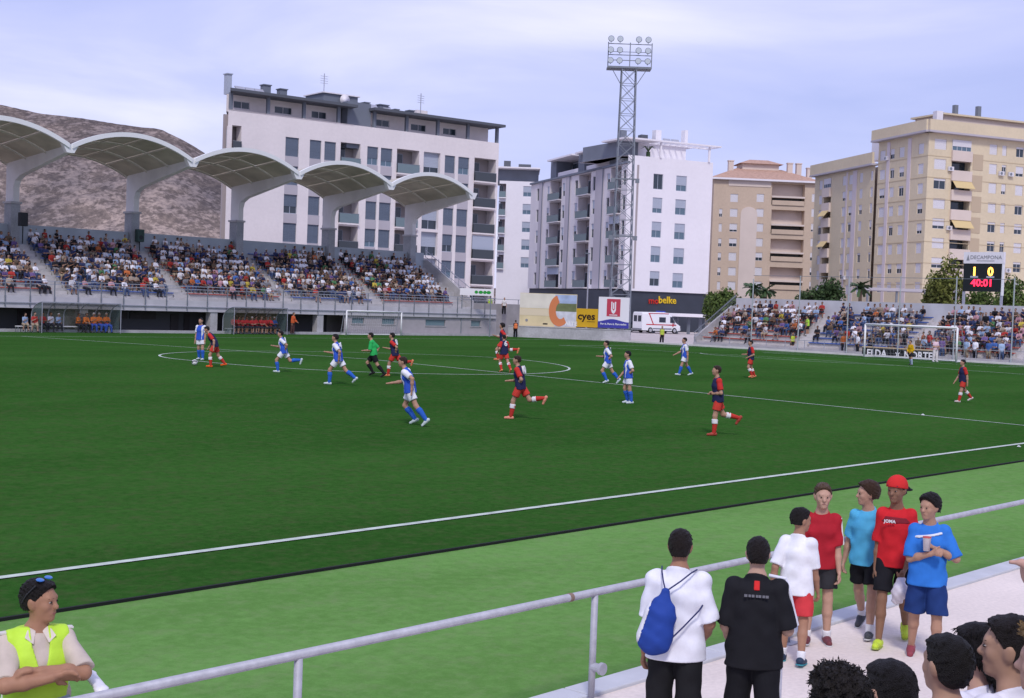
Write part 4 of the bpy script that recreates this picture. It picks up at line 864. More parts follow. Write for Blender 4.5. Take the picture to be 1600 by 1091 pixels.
MB().box(2.55, 3.55, -.012, .02, 1.35, 2.0).build('side_window', M_CARGL, van)
MB().prism([(4.25, 1.35), (4.95, 1.3), (4.95, 1.5), (4.55, 2.05), (4.25, 2.1)], -.012, .03).build('cab_window', M_CARGL, van)
MB().hexa([(4.62, .15, 2.1), (4.62, Wv-.15, 2.1), (5.12, Wv-.12, 1.57), (5.12, .12, 1.57), (4.66, .15, 2.13), (4.66, Wv-.15, 2.13), (5.16, Wv-.12, 1.6), (5.16, .12, 1.6)]).build('windscreen', M_CARGL, van)
for y in (.25, 1.15): MB().box(-.02, .01, y, y+.68, 1.4, 2.15).build('rear_window', M_CARGL, van)
for za, zb2 in ((1.0, 1.12), (2.42, 2.5)): MB().box(.6 if za < 2 else .9, 5.2 if za < 2 else 4.0, -.014, .02, za, zb2).build('stripe', M_RED, van)
MB().prism([(.95, 2.42), (1.08, 2.42), (1.75, 1.12), (1.58, 1.12)], -.014, .02).build('stripe', M_RED, van)
MB().box(4.62, 4.78, -.02, .02, .86, 1.26).box(4.5, 4.9, -.021, .02, 1.0, 1.12).build('cross_emblem', M_RED, van)
MB().box(1.6, 4.5, -.03, .02, .5, .64).build('side_trim', mat('trim_grey', (.2, .21, .24), .6), van); MB().box(5.95, 6.06, .1, Wv-.1, .38, .68).build('bumper', MATS['trim_grey'], van); MB().box(-.1, .02, .08, Wv-.08, .36, .56).build('bumper', MATS['trim_grey'], van)
for y in (.14, Wv-.4): MB().box(5.7, 5.93, y, y+.26, .78, .98).build('headlight', mat('lamp_clear', (.7, .72, .75), .15), van)
MB().box(4.75, 4.87, -.24, -.03, 1.35, 1.62).build('mirror', MATS['trim_grey'], van); MB().box(3.3, 3.7, .35, Wv-.35, Hv+.0, Hv+.16).build('light_bar', mat('lamp_blue', (.03, .06, .4), .2), van)
for x in (1.25, 4.95):
    for y, s in ((.06, 1), (Wv-.06, -1)): wheel(van, x, y, .36, s)
cb_ = P_(993, 517, 172.); car = empty('parked_car', (cb_[0], cb_[1], 0), YAW-R(60), 'dark hatchback parked behind the ambulance and the white billboard', 'car')
b = MB(); b.prism([(-2, .3), (2, .3), (2.05, .75), (1.1, .95), (.5, 1.42), (-1.3, 1.45), (-2, .95)], -.85, .85); b.build('body', mat('car_dark', (.05, .065, .075), .25, spec=.5), car)
MB().prism([(.95, .97), (.45, 1.36), (-1.2, 1.38), (-1.6, .98)], -.865, .865).build('side_window', M_CARGL, car)
for x in (-1.25, 1.3):
    for y, s in ((-.82, 1), (.82, -1)): wheel(car, x, y, .31, s)
for y in (-.7, .5): MB().box(1.96, 2.06, y, y+.25, .62, .75).build('headlight', MATS['lamp_clear'], car)

# ------------------------------------------------------------------ floodlight tower
tb = P_(968.5, 470, 131.); TW = empty('floodlight_tower', (tb[0], tb[1], 0), YAW-R(90), 'tall lattice floodlight tower with twelve lamps beside the billboards', 'floodlight')
ztop = height_at((tb[0], tb[1], 0), 109); M_TW = mat('tower_steel', (.24, .26, .30), .5, .3)
def tw(z): return 1.0-.32*z/ztop
for sx in (-1, 1):
    for sy in (-1, 1): MB().bar((sx*tw(0), sy*tw(0), -.1), (sx*tw(ztop)*1., sy*tw(ztop), ztop), .10).build('leg', M_TW, TW)
b = MB(); nb = 18
for i in range(nb):
    za, zb2 = ztop*i/nb, ztop*(i+1)/nb; ta, tb2 = tw(za), tw(zb2); s = 1 if i % 2 else -1
    for f_ in range(4):
        rr_ = [(-1, -1), (1, -1), (1, 1), (-1, 1)]; p_, q_ = rr_[f_], rr_[(f_+1) % 4]
        if i % 2: p_, q_ = q_, p_
        b.bar((p_[0]*ta, p_[1]*ta, za), (q_[0]*tb2, q_[1]*tb2, zb2), .045); b.bar((q_[0]*ta, q_[1]*ta, za), (p_[0]*tb2, p_[1]*tb2, zb2), .045)
        b.bar((p_[0]*tb2, p_[1]*tb2, zb2), (q_[0]*tb2, q_[1]*tb2, zb2), .045)
o = b.build('bracing', M_TW, TW); o['kind'] = 'stuff'
hwp = 34/FPX*131; zr = [ztop+q for q in (.05, 1.05, 2.1)]
MB().box(-hwp, hwp, -.8, .8, ztop, ztop+.18).build('platform', M_STEELD, TW)
for i in range(3): MB().bar((-hwp, -.7, zr[i]+.2+(.5 if i == 0 else 0)), (hwp, -.7, zr[i]+.2+(.5 if i == 0 else 0)), .07).build('lamp_rail', M_TW, TW)
MB().bar((-hwp, -.7, ztop+1.55), (hwp, -.7, ztop+1.55), .05).build('lamp_rail', M_TW, TW)
for x in (-hwp+.03, 0, hwp-.03): MB().bar((x, -.7, ztop), (x, -.7, ztop+2.45), .09).build('upright', M_TW, TW)
for s in (-1, 1): MB().bar((s*.7, -.4, ztop-1.6), (s*1.7, -.6, ztop), .06).build('strut', M_TW, TW)
for i in range(3):
    for x in (-.88, -.47, .37, .8):
        lx = x*hwp*1.0; lm = MB().lathe((lx, -.95, zr[i]+.62), [(.12, .3), (.27, .1), (.30, -.05), (.27, -.08)], 14, axis=1).build('lamp', M_STEELD, TW, smooth=False); MB().lathe((lx, -1.04, zr[i]+.62), [(.25, 0), (.25, .015)], 14, axis=1).build('lamp_glass', mat('lamp_glass', (.55, .6, .65), .1), lm); MB().bar((lx, -.7, zr[i]+.3), (lx, -.85, zr[i]+.5), .06).build('lamp_bracket', M_TW, lm)
for px, py in ((966, 282), (968, 371)):
    z = height_at((tb[0], tb[1], 0), py); MB().box(-1.35, 1.35, -.95, -.75, z, z+.12).build('mid_platform', M_STEELD, TW)
    for x in (-1.2, 1.15): MB().box(x-.18, x+.18, -1.1, -.8, z-.3, z+.1).build('mid_lamp', M_STEELD, TW)
# slim lamp post between the boards
q = P_(917, 484, 128); o = MB().tube([(0, 0, 0), (0, 0, height_at((q[0], q[1], 0), 396))], [.09, .05], 8).build('street_lamp', M_STEEL, loc=(q[0], q[1], 0)); tag(o, 'slim grey street lamp pole rising behind the yellow billboard', 'lamp post')
z = height_at((q[0], q[1], 0), 397); MB().box(-.6, .1, -.08, .08, z, z+.1).build('lamp_head', M_STEELD, o)

# ------------------------------------------------------------------ dugouts
M_PC = mat('dugout_polycarbonate', (.20, .21, .17), .25, spec=.5, alpha=.62); M_PCS = mat('dugout_side', (.14, .2, .2), .2, spec=.5, alpha=.5)
def dugout(pa, pb, label, tint):
    xa = at(pa, 517, Y=39.0)[0]; xb = at(pb, 517, Y=39.0)[0]; d = empty('dugout', ((xa+xb)/2, 39.0, 0), 0, label, 'dugout', 'team dugouts at the foot of the grandstand'); hw_ = (xb-xa)/2
    prof = [(1.0, .05), (1.0, 1.1)]+[(1.0-1.55*(1-math.cos(t)), 1.1+.98*math.sin(t)) for t in np.linspace(.15, 1.5, 9)]      # (y, z) back to front
    n = 5
    for i in range(n):
        b = MB(); xa_, xb_ = -hw_+2*hw_*i/n+.03, -hw_+2*hw_*(i+1)/n-.03
        for (y0, z0), (y1, z1) in zip(prof[:-1], prof[1:]): b.face([(xa_, y0, z0), (xb_, y0, z0), (xb_, y1, z1), (xa_, y1, z1)])
        b.build('shell_panel', tint, d)
    for i in range(n+1): x = -hw_+2*hw_*i/n; MB().tube([(x, y, z) for y, z in prof], .035, 6).build('rib', M_STEEL, d)
    for s in (-1, 1):
        b = MB(); b.face([(s*hw_, y, z) for y, z in prof]+[(s*hw_, -.2, .05)]); b.build('side_panel', M_PCS, d)
    MB().bar((-hw_, prof[-1][0], prof[-1][1]), (hw_, prof[-1][0], prof[-1][1]), .06).build('front_rail', M_STEEL, d); MB().tube([(hw_, -.45, 0), (hw_, prof[-1][0], prof[-1][1])], .03, 6).build('front_post', M_STEEL, d); MB().tube([(-hw_, -.45, 0), (-hw_, prof[-1][0], prof[-1][1])], .03, 6).build('front_post', M_STEEL, d)
    MB().box(-hw_+.1, hw_-.1, .45, .9, .38, .44).box(-hw_+.3, -hw_+.4, .5, .85, 0, .38).box(hw_-.4, hw_-.3, .5, .85, 0, .38).build('bench', M_SHUTW, d)
    return d
D1 = dugout(60, 183, 'curved clear dugout sheltering substitutes in orange bibs', M_PC); D2 = dugout(360, 443, 'curved smoky dugout packed with substitutes in red', mat('dugout_brown', (.20, .17, .10), .3, spec=.5, alpha=.7))
# ------------------------------------------------------------------ loudspeakers on the grandstand
def speaker(x, y, z, label, m, s=1.): 
    o = empty('loudspeaker', (x, y, z), R(-90), label, 'loudspeaker'); MB().box(-.22*s, .22*s, -.3*s, .3*s, 0, 1.0*s).build('cabinet', m, o, bevel=.04); MB().lathe((-.0, 0, 0), [(.05, 0)], 6) ; MB().lathe((.23*s, 0, .35*s), [(.18*s, 0), (.05*s, -.03)], 14, axis=0).build('cone', M_DARK, o); MB().bar((0, 0, -1.3), (0, 0, .0), .06).build('stand_pole', M_DARK, o); return o
speaker(CX0-.15, 48.1, 7.5, 'black loudspeaker on a pole stand at the top of the grandstand stairs', M_DARK)
speaker(CX0+SPAN+.25, 49.3, 6.95, 'dark green loudspeaker at the foot of a roof column', mat('speaker_green', (.03, .06, .05), .6))

# ------------------------------------------------------------------ near railing
RAIL_Y, RAIL_Z = -39.44, .9
rl = empty('hand_rail', (-32, RAIL_Y, 0), 0, 'grey galvanised tube railing along the near walkway edge', 'railing'); 
M_NR = mat('near_rail_steel', (.44, .44, .49), .6, .2, var=.12, scale=14, bump=.05, bscale=40)
px0 = at(941, 928, Z=RAIL_Z)[0]; SPc = px0-at(472, 1025, Z=RAIL_Z)[0]
MB((-32, RAIL_Y, 0)).tube([(-48, RAIL_Y, RAIL_Z), (20, RAIL_Y, RAIL_Z)], .031, 16).build('top_tube', M_NR, rl, smooth=True)
for k in range(-4, 17):
    x = px0+SPc*k; MB((-32, RAIL_Y, 0)).tube([(x, RAIL_Y, .0), (x, RAIL_Y, RAIL_Z-.02)], .028, 14).build('post', M_NR, rl, smooth=True); MB((-32, RAIL_Y, 0)).box(x-.09, x+.09, RAIL_Y-.09, RAIL_Y+.09, .004, .016).build('base_plate', M_NR, rl)
    MB((-32, RAIL_Y, 0)).lathe((x, RAIL_Y-.085, .3), [(.035, .08), (.035, .01), (.05, .0), (.05, -.03)], 14, axis=1).build('rail_socket', M_NR, rl)
MB((-32, RAIL_Y, 0)).tube([(px0-.33, RAIL_Y, RAIL_Z), (px0-.29, RAIL_Y, RAIL_Z)], .0345, 16).build('tube_joint', mat('rust', (.25, .17, .13), .8), rl)
# ------------------------------------------------------------------ banner behind the goal
qa = at(1347, 556, X=55.9); qc = at(1461, 560, X=55.9); za = at(1400, 563, X=55.9)[2]; zb2 = at(1400, 545.5, X=55.9)[2]
bn = empty('banner', (55.88, qa[1], 0), R(-90), 'black supporters banner with white gothic lettering on the barrier behind the goal', 'banner'); wbn = qa[1]-qc[1]
b = MB(); n = 14
for i in range(n):
    xa_, xb_ = wbn*i/n, wbn*(i+1)/n; f_ = lambda i: .03*math.sin(i*1.9); b.hexa([(xa_, f_(i), za), (xb_, f_(i+1), za), (xb_, f_(i+1)+.02, za), (xa_, f_(i)+.02, za), (xa_, f_(i)*.3, zb2), (xb_, f_(i+1)*.3, zb2), (xb_, f_(i+1)*.3+.02, zb2), (xa_, f_(i)*.3+.02, zb2)])
b.build('cloth', mat('banner_black', (.015, .017, .02), .9), bn); text('ELDA', .78, M_WHITE, bn, (wbn*.21, -.06, (za+zb2)/2), (R(90), 0, 0), depth=.004, sx=.9, bold=.02); text('NORTE', .78, M_WHITE, bn, (wbn*.78, -.06, (za+zb2)/2), (R(90), 0, 0), depth=.004, sx=.9, bold=.02)
b = MB(); b.prism([(wbn*.5+.28*math.cos(t)*(1 if k % 2 else .35), (za+zb2)/2+.28*math.sin(t)*(1 if k % 2 else .35)) for k, t in enumerate(np.linspace(0, 2*math.pi, 8, endpoint=False))], -.064, -.056); b.build('star', M_WHITE, bn)
MB().bar((0, .0, zb2+.05), (wbn, .0, zb2+.05), .06, .1).build('top_rail', mat('wood_pale', (.55, .42, .28), .8), bn)
# ball
q = ground(304, 571); bl = MB(); 
bm = bmesh.new(); bmesh.ops.create_icosphere(bm, subdivisions=3, radius=.11); me = bpy.data.meshes.new('football'); bm.to_mesh(me); bm.free(); me.materials.append(M_WHITE); me.materials.append(mat('ball_black', (.05, .05, .06), .5))
for p in me.polygons:
    p.use_smooth = True; c = p.center.normalized(); p.material_index = 1 if max(c.dot(Vector(v).normalized()) for v in ((1, 1, 1), (-1, -1, 1), (1, -1, -1), (-1, 1, -1), (0, -1, .6), (-1, 0, .2))) > .93 else 0
tag(link('football', me, None, (q[0], q[1], q[2]+.115)), 'white football at the feet of the player in orange boots', 'ball')

# ------------------------------------------------------------------ trees behind the open terrace
def leaf_mat(name, c1, c2):
    m = bpy.data.materials.new(name); m.use_nodes = True; t = m.node_tree; b = t.nodes['Principled BSDF']; b.inputs['Roughness'].default_value = .7; b.inputs['Specular IOR Level'].default_value = .2
    at_ = t.nodes.new('ShaderNodeAttribute'); at_.attribute_name = 'leaf'; r = t.nodes.new('ShaderNodeValToRGB'); r.color_ramp.elements[0].color = (*c1, 1); r.color_ramp.elements[1].color = (*c2, 1); t.links.new(at_.outputs['Fac'], r.inputs[0]); t.links.new(r.outputs[0], b.inputs['Base Color']); return m
LM = {'dark': leaf_mat('leaves_dark', (.025, .05, .018), (.07, .115, .04)), 'yellow': leaf_mat('leaves_yellowish', (.07, .09, .018), (.20, .21, .05)), 'mid': leaf_mat('leaves_mid', (.04, .075, .018), (.12, .17, .04))}
M_BARK = mat('bark', (.12, .085, .06), .95, var=.2, scale=6)
def crown_mesh(name, blobs, n, size, m, seed):
    g = np.random.default_rng(seed); wts = np.array([q[3]*q[4]*q[5] for q in blobs]) if len(blobs[0]) > 5 else None
    vol = np.array([b_[1][0]*b_[1][1]*b_[1][2] for b_ in blobs]); pk = g.choice(len(blobs), n, p=vol/vol.sum()); V = []; F = []; val = []
    for k in range(n):
        c, r = blobs[pk[k]]; d = g.normal(size=3); d /= np.linalg.norm(d); p = np.array(c)+d*np.array(r)*(g.random()**.38)
        nrm = d+g.normal(size=3)*.7; nrm /= np.linalg.norm(nrm); a = np.cross(nrm, g.normal(size=3)); a /= np.linalg.norm(a); b_ = np.cross(nrm, a); s = size*(.6+.8*g.random()); i = len(V)
        V += [p-a*s, p-b_*s*.55, p+a*s, p+b_*s*.55]; F.append((i, i+1, i+2, i+3)); val.append(g.random())
    me = bpy.data.meshes.new(name); me.from_pydata([tuple(v) for v in V], [], F); me.materials.append(m); at_ = me.attributes.new('leaf', 'FLOAT', 'FACE'); at_.data.foreach_set('value', val); return me
def tree(name, loc, h, r, kind, label, seed, blobs=None, group=None, trunk=.12, n=2600, size=.16):
    g = random.Random(seed); o = empty(name, loc, 0, label, 'tree', group)
    if blobs is None:
        blobs = [((0, 0, h*.60), (r*.7, r*.7, h*.3)), ((0, 0, h*.86), (r*.42, r*.42, h*.15))]
        for k in range(9): a = g.uniform(0, 6.28); zz = h*g.uniform(.38, .88); rr_ = r*(.75 if zz < h*.7 else .45); blobs.append(((rr_*math.cos(a)*.8, rr_*math.sin(a)*.8, zz), (r*g.uniform(.28, .45),)*2+(h*g.uniform(.08, .15),)))
    MB().tube([(0, 0, -.3), (.05, 0, h*.3), (-.05, .05, h*.7)], [trunk, trunk*.75, trunk*.3], 8).build('trunk', M_BARK, o)
    b = MB()
    for c, rr_ in blobs[1:6]: b.tube([(0, 0, h*.3), tuple(np.array(c)*(.5, .5, .8)), c], [trunk*.5, trunk*.3, trunk*.1], 5)
    b.build('limbs', M_BARK, o); link('crown', crown_mesh('crown', blobs, n, size, LM[kind], seed), o); return o
def place(px, py, X, z=0.): P = at(px, py, X=X); return (P[0], P[1], z)
def top_h(loc, px, ty): return height_at(loc, ty)
for i, (px, ty, X, r, kind, nm, label) in enumerate((
        (1481, 396, 69, 2.0, 'yellow', 'poplar_tree', 'tall yellowish green tree left of the scoreboard'),
        (1461, 430, 71, 1.6, 'yellow', 'broadleaf_tree', 'low pale tree leaning out beside the tall yellowish one'),
        (1530, 448, 70, 2.6, 'mid', 'broadleaf_tree', 'bushy green tree directly beneath the scoreboard panel'),
        (1578, 428, 74, 2.2, 'mid', 'broadleaf_tree', 'rounded green tree right of the scoreboard'),
        (1301, 433, 78, 2.0, 'dark', 'cypress_tree', 'dark dense tree before the lower yellow wing'),
        (1279, 446, 80, 2.2, 'dark', 'broadleaf_tree', 'broad dark tree between beige and yellow blocks'),
        (1258, 452, 80, 1.6, 'dark', 'broadleaf_tree', 'small dark tree at the foot of the beige block'),
        (1133, 448, 76, 2.2, 'mid', 'broadleaf_tree', 'leafy green tree next to the terrace end railing'),
        (1117, 456, 84, 2.0, 'mid', 'broadleaf_tree', 'lower green tree by the dark shop wall'))):
    loc = place(px, 465, X); h = height_at(loc, ty); tree(nm, loc, h, r, kind, label, 20+i)
def palm(px, ty, X, label, seed, n=26, ln=1.15):
    loc = place(px, 465, X); h = height_at(loc, ty)-.5; o = empty('palm_tree', loc, 0, label, 'palm tree'); MB().tube([(0, 0, -.3), (0, 0, h)], [.22, .16], 8).build('trunk', M_BARK, o); g = random.Random(seed)
    for k in range(n):
        a = k*2.4; el = g.uniform(-.3, 1.2); pts = [(0, 0, h)]
        for q in (.35, .7, 1.): pts.append((ln*q*math.cos(a)*math.cos(el*(1-.5*q)), ln*q*math.sin(a)*math.cos(el*(1-.5*q)), h+ln*(q*math.sin(el)-.55*q*q*(1-.3*el))+.2))
        b = MB()
        for s in (-1, 1):
            sd_ = np.array([-math.sin(a), math.cos(a), -.35])*.16*s
            for p0, p1 in zip(pts[:-1], pts[1:]): p0 = np.array(p0); p1 = np.array(p1); b.face([p0, p1, p1+sd_*.7, p0+sd_])
        b.build('frond', mat('palm_leaf', (.045, .085, .03), .7), o)
palm(1344, 444, 76, 'small palm in front of the yellow building', 3); palm(1176, 447, 78, 'spiky palm in front of the beige building', 5, 30); palm(1196, 450, 80, 'second spiky palm close to the first, nearer the beige loggias', 8, 30)
# porch roof in front of the yellow block
q = P_(1420, 462, 150); o = empty('porch', (q[0], q[1], 0), YAW-R(90), 'flat roofed porch on thin posts before the yellow block', 'porch'); zq = P_(1420, 456, 150)[2]
MB().box(-5, 5, -1, 4, zq, zq+.3).build('roof', M_GREYP, o)
for x in (-4.6, -1.5, 1.5, 4.6): MB().box(x-.1, x+.1, -.8, -.6, 0, zq).build('post', M_STEELD, o)

# scraps of paper on the turf
for px, py, on_p, lb in ((1442, 649, True, 'tiny paper scrap lying on the pitch beside the halfway line'), (1592, 699, True, 'tiny paper scrap between touchline and turf edge'), (1490, 873, False, 'tiny paper scrap on the light green strip')):
    q = ground(px, py) if on_p else at(px, py, Z=-.03); b = MB(); b.hexa([(-.05, -.03, .0), (.04, -.04, .0), (.05, .03, .004), (-.03, .04, .0), (-.045, -.025, .03), (.03, -.03, .015), (.04, .02, .035), (-.02, .03, .02)]); tag(b.build('paper_scrap', M_WHITE, loc=(q[0], q[1], q[2]+.013)), lb, 'litter')
# ------------------------------------------------------------------ people: signed-distance bodies meshed with surface nets
def rx(a): c, s = math.cos(R(a)), math.sin(R(a)); return np.array([[1, 0, 0], [0, c, -s], [0, s, c]])
def ry(a): c, s = math.cos(R(a)), math.sin(R(a)); return np.array([[c, 0, s], [0, 1, 0], [-s, 0, c]])
def rz_(a): c, s = math.cos(R(a)), math.sin(R(a)); return np.array([[c, -s, 0], [s, c, 0], [0, 0, 1]])
def cap(a, b, ra, rb, ax=None, s=1., cuts=()): return ('c', np.array(a, float), np.array(b, float), ra, rb, ax, s, tuple(cuts))
def icap(a, b, ra, rb, ax, s, f, fb=None, cuts=()):
    fb = f if fb is None else fb; r = (ra+rb)/2; g_ = (f+fb)/2; return cap(a, b, ra+f, rb+fb, ax, (r*s+g_)/(r+g_), cuts)
def ell(c, M, rad, cuts=()): return ('e', np.array(c, float), M, np.array(rad, float), None, None, None, tuple(cuts))
def _bb(p):
    if p[0] == 'c': r = max(p[3], p[4])*max(1, p[6]); return np.minimum(p[1], p[2])-r, np.maximum(p[1], p[2])+r
    r = p[3].max(); return p[1]-r, p[1]+r
def field(prims, h, k, cuts=(), noise=None):
    lo = np.min([_bb(p)[0] for p in prims], 0)-3*h-k*.3; hi = np.max([_bb(p)[1] for p in prims], 0)+3*h+k*.3
    n = np.ceil((hi-lo)/h).astype(int)+1; F = np.full(n, 9., np.float32); ax_ = [lo[i]+np.arange(n[i])*h for i in range(3)]
    for p in prims:
        a, b = _bb(p); m = k+2.5*h; i0 = np.clip(np.floor((a-m-lo)/h).astype(int), 0, n); i1 = np.clip(np.ceil((b+m-lo)/h).astype(int)+1, 0, n)
        sl = tuple(slice(i0[i], i1[i]) for i in range(3)); X, Y, Z = np.meshgrid(*[ax_[i][sl[i]] for i in range(3)], indexing='ij')
        Q = np.stack([X, Y, Z], -1).astype(np.float32)
        if p[0] == 'c':
            d = p[2]-p[1]; L2_ = max(d@d, 1e-9); t = np.clip(((Q-p[1].astype(np.float32))@d.astype(np.float32))/L2_, 0, 1); v = Q-p[1].astype(np.float32)-t[..., None]*d.astype(np.float32); r = p[3]+(p[4]-p[3])*t
            if p[5] is not None: w_ = v@p[5].astype(np.float32); D = np.sqrt(np.maximum((v*v).sum(-1)-w_*w_+(w_/p[6])**2, 1e-12))-r
            else: D = np.sqrt((v*v).sum(-1))-r
        else:
            v = (Q-p[1].astype(np.float32))@p[2].astype(np.float32); q = v/p[3].astype(np.float32); k0 = np.sqrt((q*q).sum(-1)); q2 = v/(p[3]**2).astype(np.float32); k1 = np.sqrt((q2*q2).sum(-1)); D = k0*(k0-1)/np.maximum(k1, 1e-6)
        for pt, nn in p[7]: D = np.maximum(D, (Q-np.asarray(pt, np.float32))@np.asarray(nn, np.float32))
        A = F[sl]; hh = np.maximum(k-np.abs(A-D), 0)/k; F[sl] = np.minimum(A, D)-hh*hh*k*.25
    if cuts or noise is not None:
        X, Y, Z = np.meshgrid(*ax_, indexing='ij')
        if noise is not None: F += noise(X, Y, Z).astype(np.float32)
        for pt, nn in cuts: F = np.maximum(F, (X-pt[0])*nn[0]+(Y-pt[1])*nn[1]+(Z-pt[2])*nn[2])
    return F, lo
_C8 = np.array([(i, j, k) for i in (0, 1) for j in (0, 1) for k in (0, 1)]); _E12 = [(a, b) for a in range(8) for b in range(a+1, 8) if np.abs(_C8[a]-_C8[b]).sum() == 1]
def surfnet(F, lo, h):
    S = F < 0; c = np.zeros(np.array(F.shape)-1, np.int8)
    for o in _C8: c += S[o[0]:F.shape[0]-1+o[0], o[1]:F.shape[1]-1+o[1], o[2]:F.shape[2]-1+o[2]]
    act = (c > 0) & (c < 8); idx = np.argwhere(act); vid = np.full(act.shape, -1, np.int64); vid[act] = np.arange(len(idx))
    V8 = np.stack([F[idx[:, 0]+o[0], idx[:, 1]+o[1], idx[:, 2]+o[2]] for o in _C8], 1); acc = np.zeros((len(idx), 3)); cnt = np.zeros(len(idx))
    for a, b in _E12:
        m = (V8[:, a] < 0) != (V8[:, b] < 0); t = np.where(m, V8[:, a]/np.where(m, V8[:, a]-V8[:, b], 1), 0); acc += m[:, None]*(_C8[a]+(_C8[b]-_C8[a])*t[:, None]); cnt += m
    v = (idx+acc/np.maximum(cnt, 1)[:, None])*h+lo; quads = []
    for ax in range(3):
        sa = [slice(None)]*3; sb = [slice(None)]*3; sa[ax] = slice(0, -1); sb[ax] = slice(1, None); E = S[tuple(sa)] != S[tuple(sb)]; e = np.argwhere(E); u, w_ = (ax+1) % 3, (ax+2) % 3
        ok = (e[:, u] > 0) & (e[:, w_] > 0) & (e[:, u] < act.shape[u]) & (e[:, w_] < act.shape[w_]); e = e[ok]
        def cell(du, dw): q = e.copy(); q[:, u] -= du; q[:, w_] -= dw; return vid[q[:, 0], q[:, 1], q[:, 2]]
        Q = np.stack([cell(1, 1), cell(0, 1), cell(0, 0), cell(1, 0)], 1); flip = ~S[e[:, 0], e[:, 1], e[:, 2]]; Q[flip] = Q[flip][:, ::-1]; quads.append(Q)
    q = np.concatenate(quads); return v, q[(q >= 0).all(1)]
def to_mesh(name, v, q, m):
    me = bpy.data.meshes.new(name); me.vertices.add(len(v)); me.vertices.foreach_set('co', np.asarray(v, np.float32).ravel()); me.loops.add(q.size); me.loops.foreach_set('vertex_index', q.ravel().astype(np.int32)); me.polygons.add(len(q)); me.polygons.foreach_set('loop_start', np.arange(0, q.size, 4, dtype=np.int32)); me.polygons.foreach_set('loop_total', np.full(len(q), 4, np.int32)); me.polygons.foreach_set('use_smooth', np.ones(len(q), bool)); me.update(calc_edges=True)
    for x in (m if isinstance(m, (list, tuple)) else [m]): me.materials.append(x)
    return me
def iso(name, prims, h, k, m, cuts=(), noise=None):
    F, lo = field(prims, h, k, cuts, noise); v, q = surfnet(F, lo, h); return to_mesh(name, v, q, m), v, q

DEF = dict(lean=2, twist=0, side=0, head=(0, 0), L=(2, 3, 4, 0), Rr=(-2, 3, 4, 0), aL=(4, 8, 12, 20), aR=(4, 8, 12, 20), build=1., hs=1.)
def skel(P, H):
    """joints in the figure frame (x forward, y left, z up); L/Rr = thigh pitch, abduction, knee bend, foot pitch; aL/aR = arm pitch, abduction, elbow bend, forearm inward turn"""
    J = {}; Rp = ry(P['lean']*.35) @ rz_(P.get('ptwist', 0)); Rc = rz_(P['twist']) @ ry(P['lean']) @ rx(P['side']); J['Rp'], J['Rc'] = Rp, Rc
    J['pel'] = np.zeros(3); J['wai'] = Rp@np.array([0, 0, .07]); J['che'] = J['wai']+Rc@np.array([.002, 0, .112]); J['nck'] = J['wai']+Rc@np.array([-.005, 0, .232]); J['up'] = J['wai']+Rc@np.array([0, 0, .163])
    Rh = Rc @ ry(-P['lean']*.7) @ rz_(P['head'][0]) @ ry(P['head'][1]); J['Rh'] = Rh; J['hd'] = J['nck']+Rc@np.array([.004, 0, .032])+Rh@np.array([.010, 0, .058*P['hs']])
    for s, leg, arm, n in ((1, 'L', 'aL', 'L'), (-1, 'Rr', 'aR', 'R')):
        p_, ab, kn, ft = P[leg]; hip = Rp@np.array([0, s*.05, -.01]); yawL = rz_(s*P.get('toe', 6))
        d = np.array([math.sin(R(p_))*math.cos(R(ab)), s*math.sin(R(ab)), -math.cos(R(p_))*math.cos(R(ab))]); kd = hip+d*.238
        p2 = p_-kn; d2 = np.array([math.sin(R(p2))*math.cos(R(ab*.6)), s*math.sin(R(ab*.6)), -math.cos(R(p2))*math.cos(R(ab*.6))]); ank = kd+d2*.238
        fd = yawL@np.array([math.cos(R(ft)), 0, math.sin(R(ft))]); nf = yawL@np.array([-math.sin(R(ft)), 0, math.cos(R(ft))])
        J['hip'+n], J['kne'+n], J['ank'+n], J['fd'+n], J['fn'+n] = hip, kd, ank, fd, nf
        sh = J['wai']+Rc@np.array([-.005, s*.089*P['build'], .183]); J['sho'+n] = sh
        if arm+'p' in P:      # explicit elbow, wrist in chest coordinates
            el = J['wai']+Rc@np.array(P[arm+'p'][0]); wr = J['wai']+Rc@np.array(P[arm+'p'][1]); fdir = wr-el; fdir /= np.linalg.norm(fdir)
            if len(P[arm+'p']) > 2: hdir = Rc@np.array(P[arm+'p'][2], float); hdir /= np.linalg.norm(hdir)
            else: hdir = fdir
            inn = Rc@np.array([0, -s, 0])
        else:
            a, b, e_, w_ = P[arm]; dn = np.array([math.sin(R(a)), 0, -math.cos(R(a))])*math.cos(R(b))+np.array([0, s*math.sin(R(b)), 0]); fw = np.array([math.cos(R(a)), 0, math.sin(R(a))]); inw = np.array([0, -s, 0.])
            dn, fw, inw = Rc@dn, Rc@fw, Rc@inw; el = sh+dn*.175; fdir = math.cos(R(e_))*dn+math.sin(R(e_))*(math.cos(R(w_))*fw+math.sin(R(w_))*inw); fdir /= np.linalg.norm(fdir); wr = el+fdir*.148; hdir = fdir; inn = inw
        J['elb'+n], J['wri'+n], J['hdir'+n], J['inn'+n] = el, wr, hdir, inn
    for k_ in list(J):
        if not k_.startswith('R') and k_[:2] not in ('fd', 'fn') and k_[:3] not in ('inn',) and k_[:4] != 'hdir': J[k_] = J[k_]*H
    return J
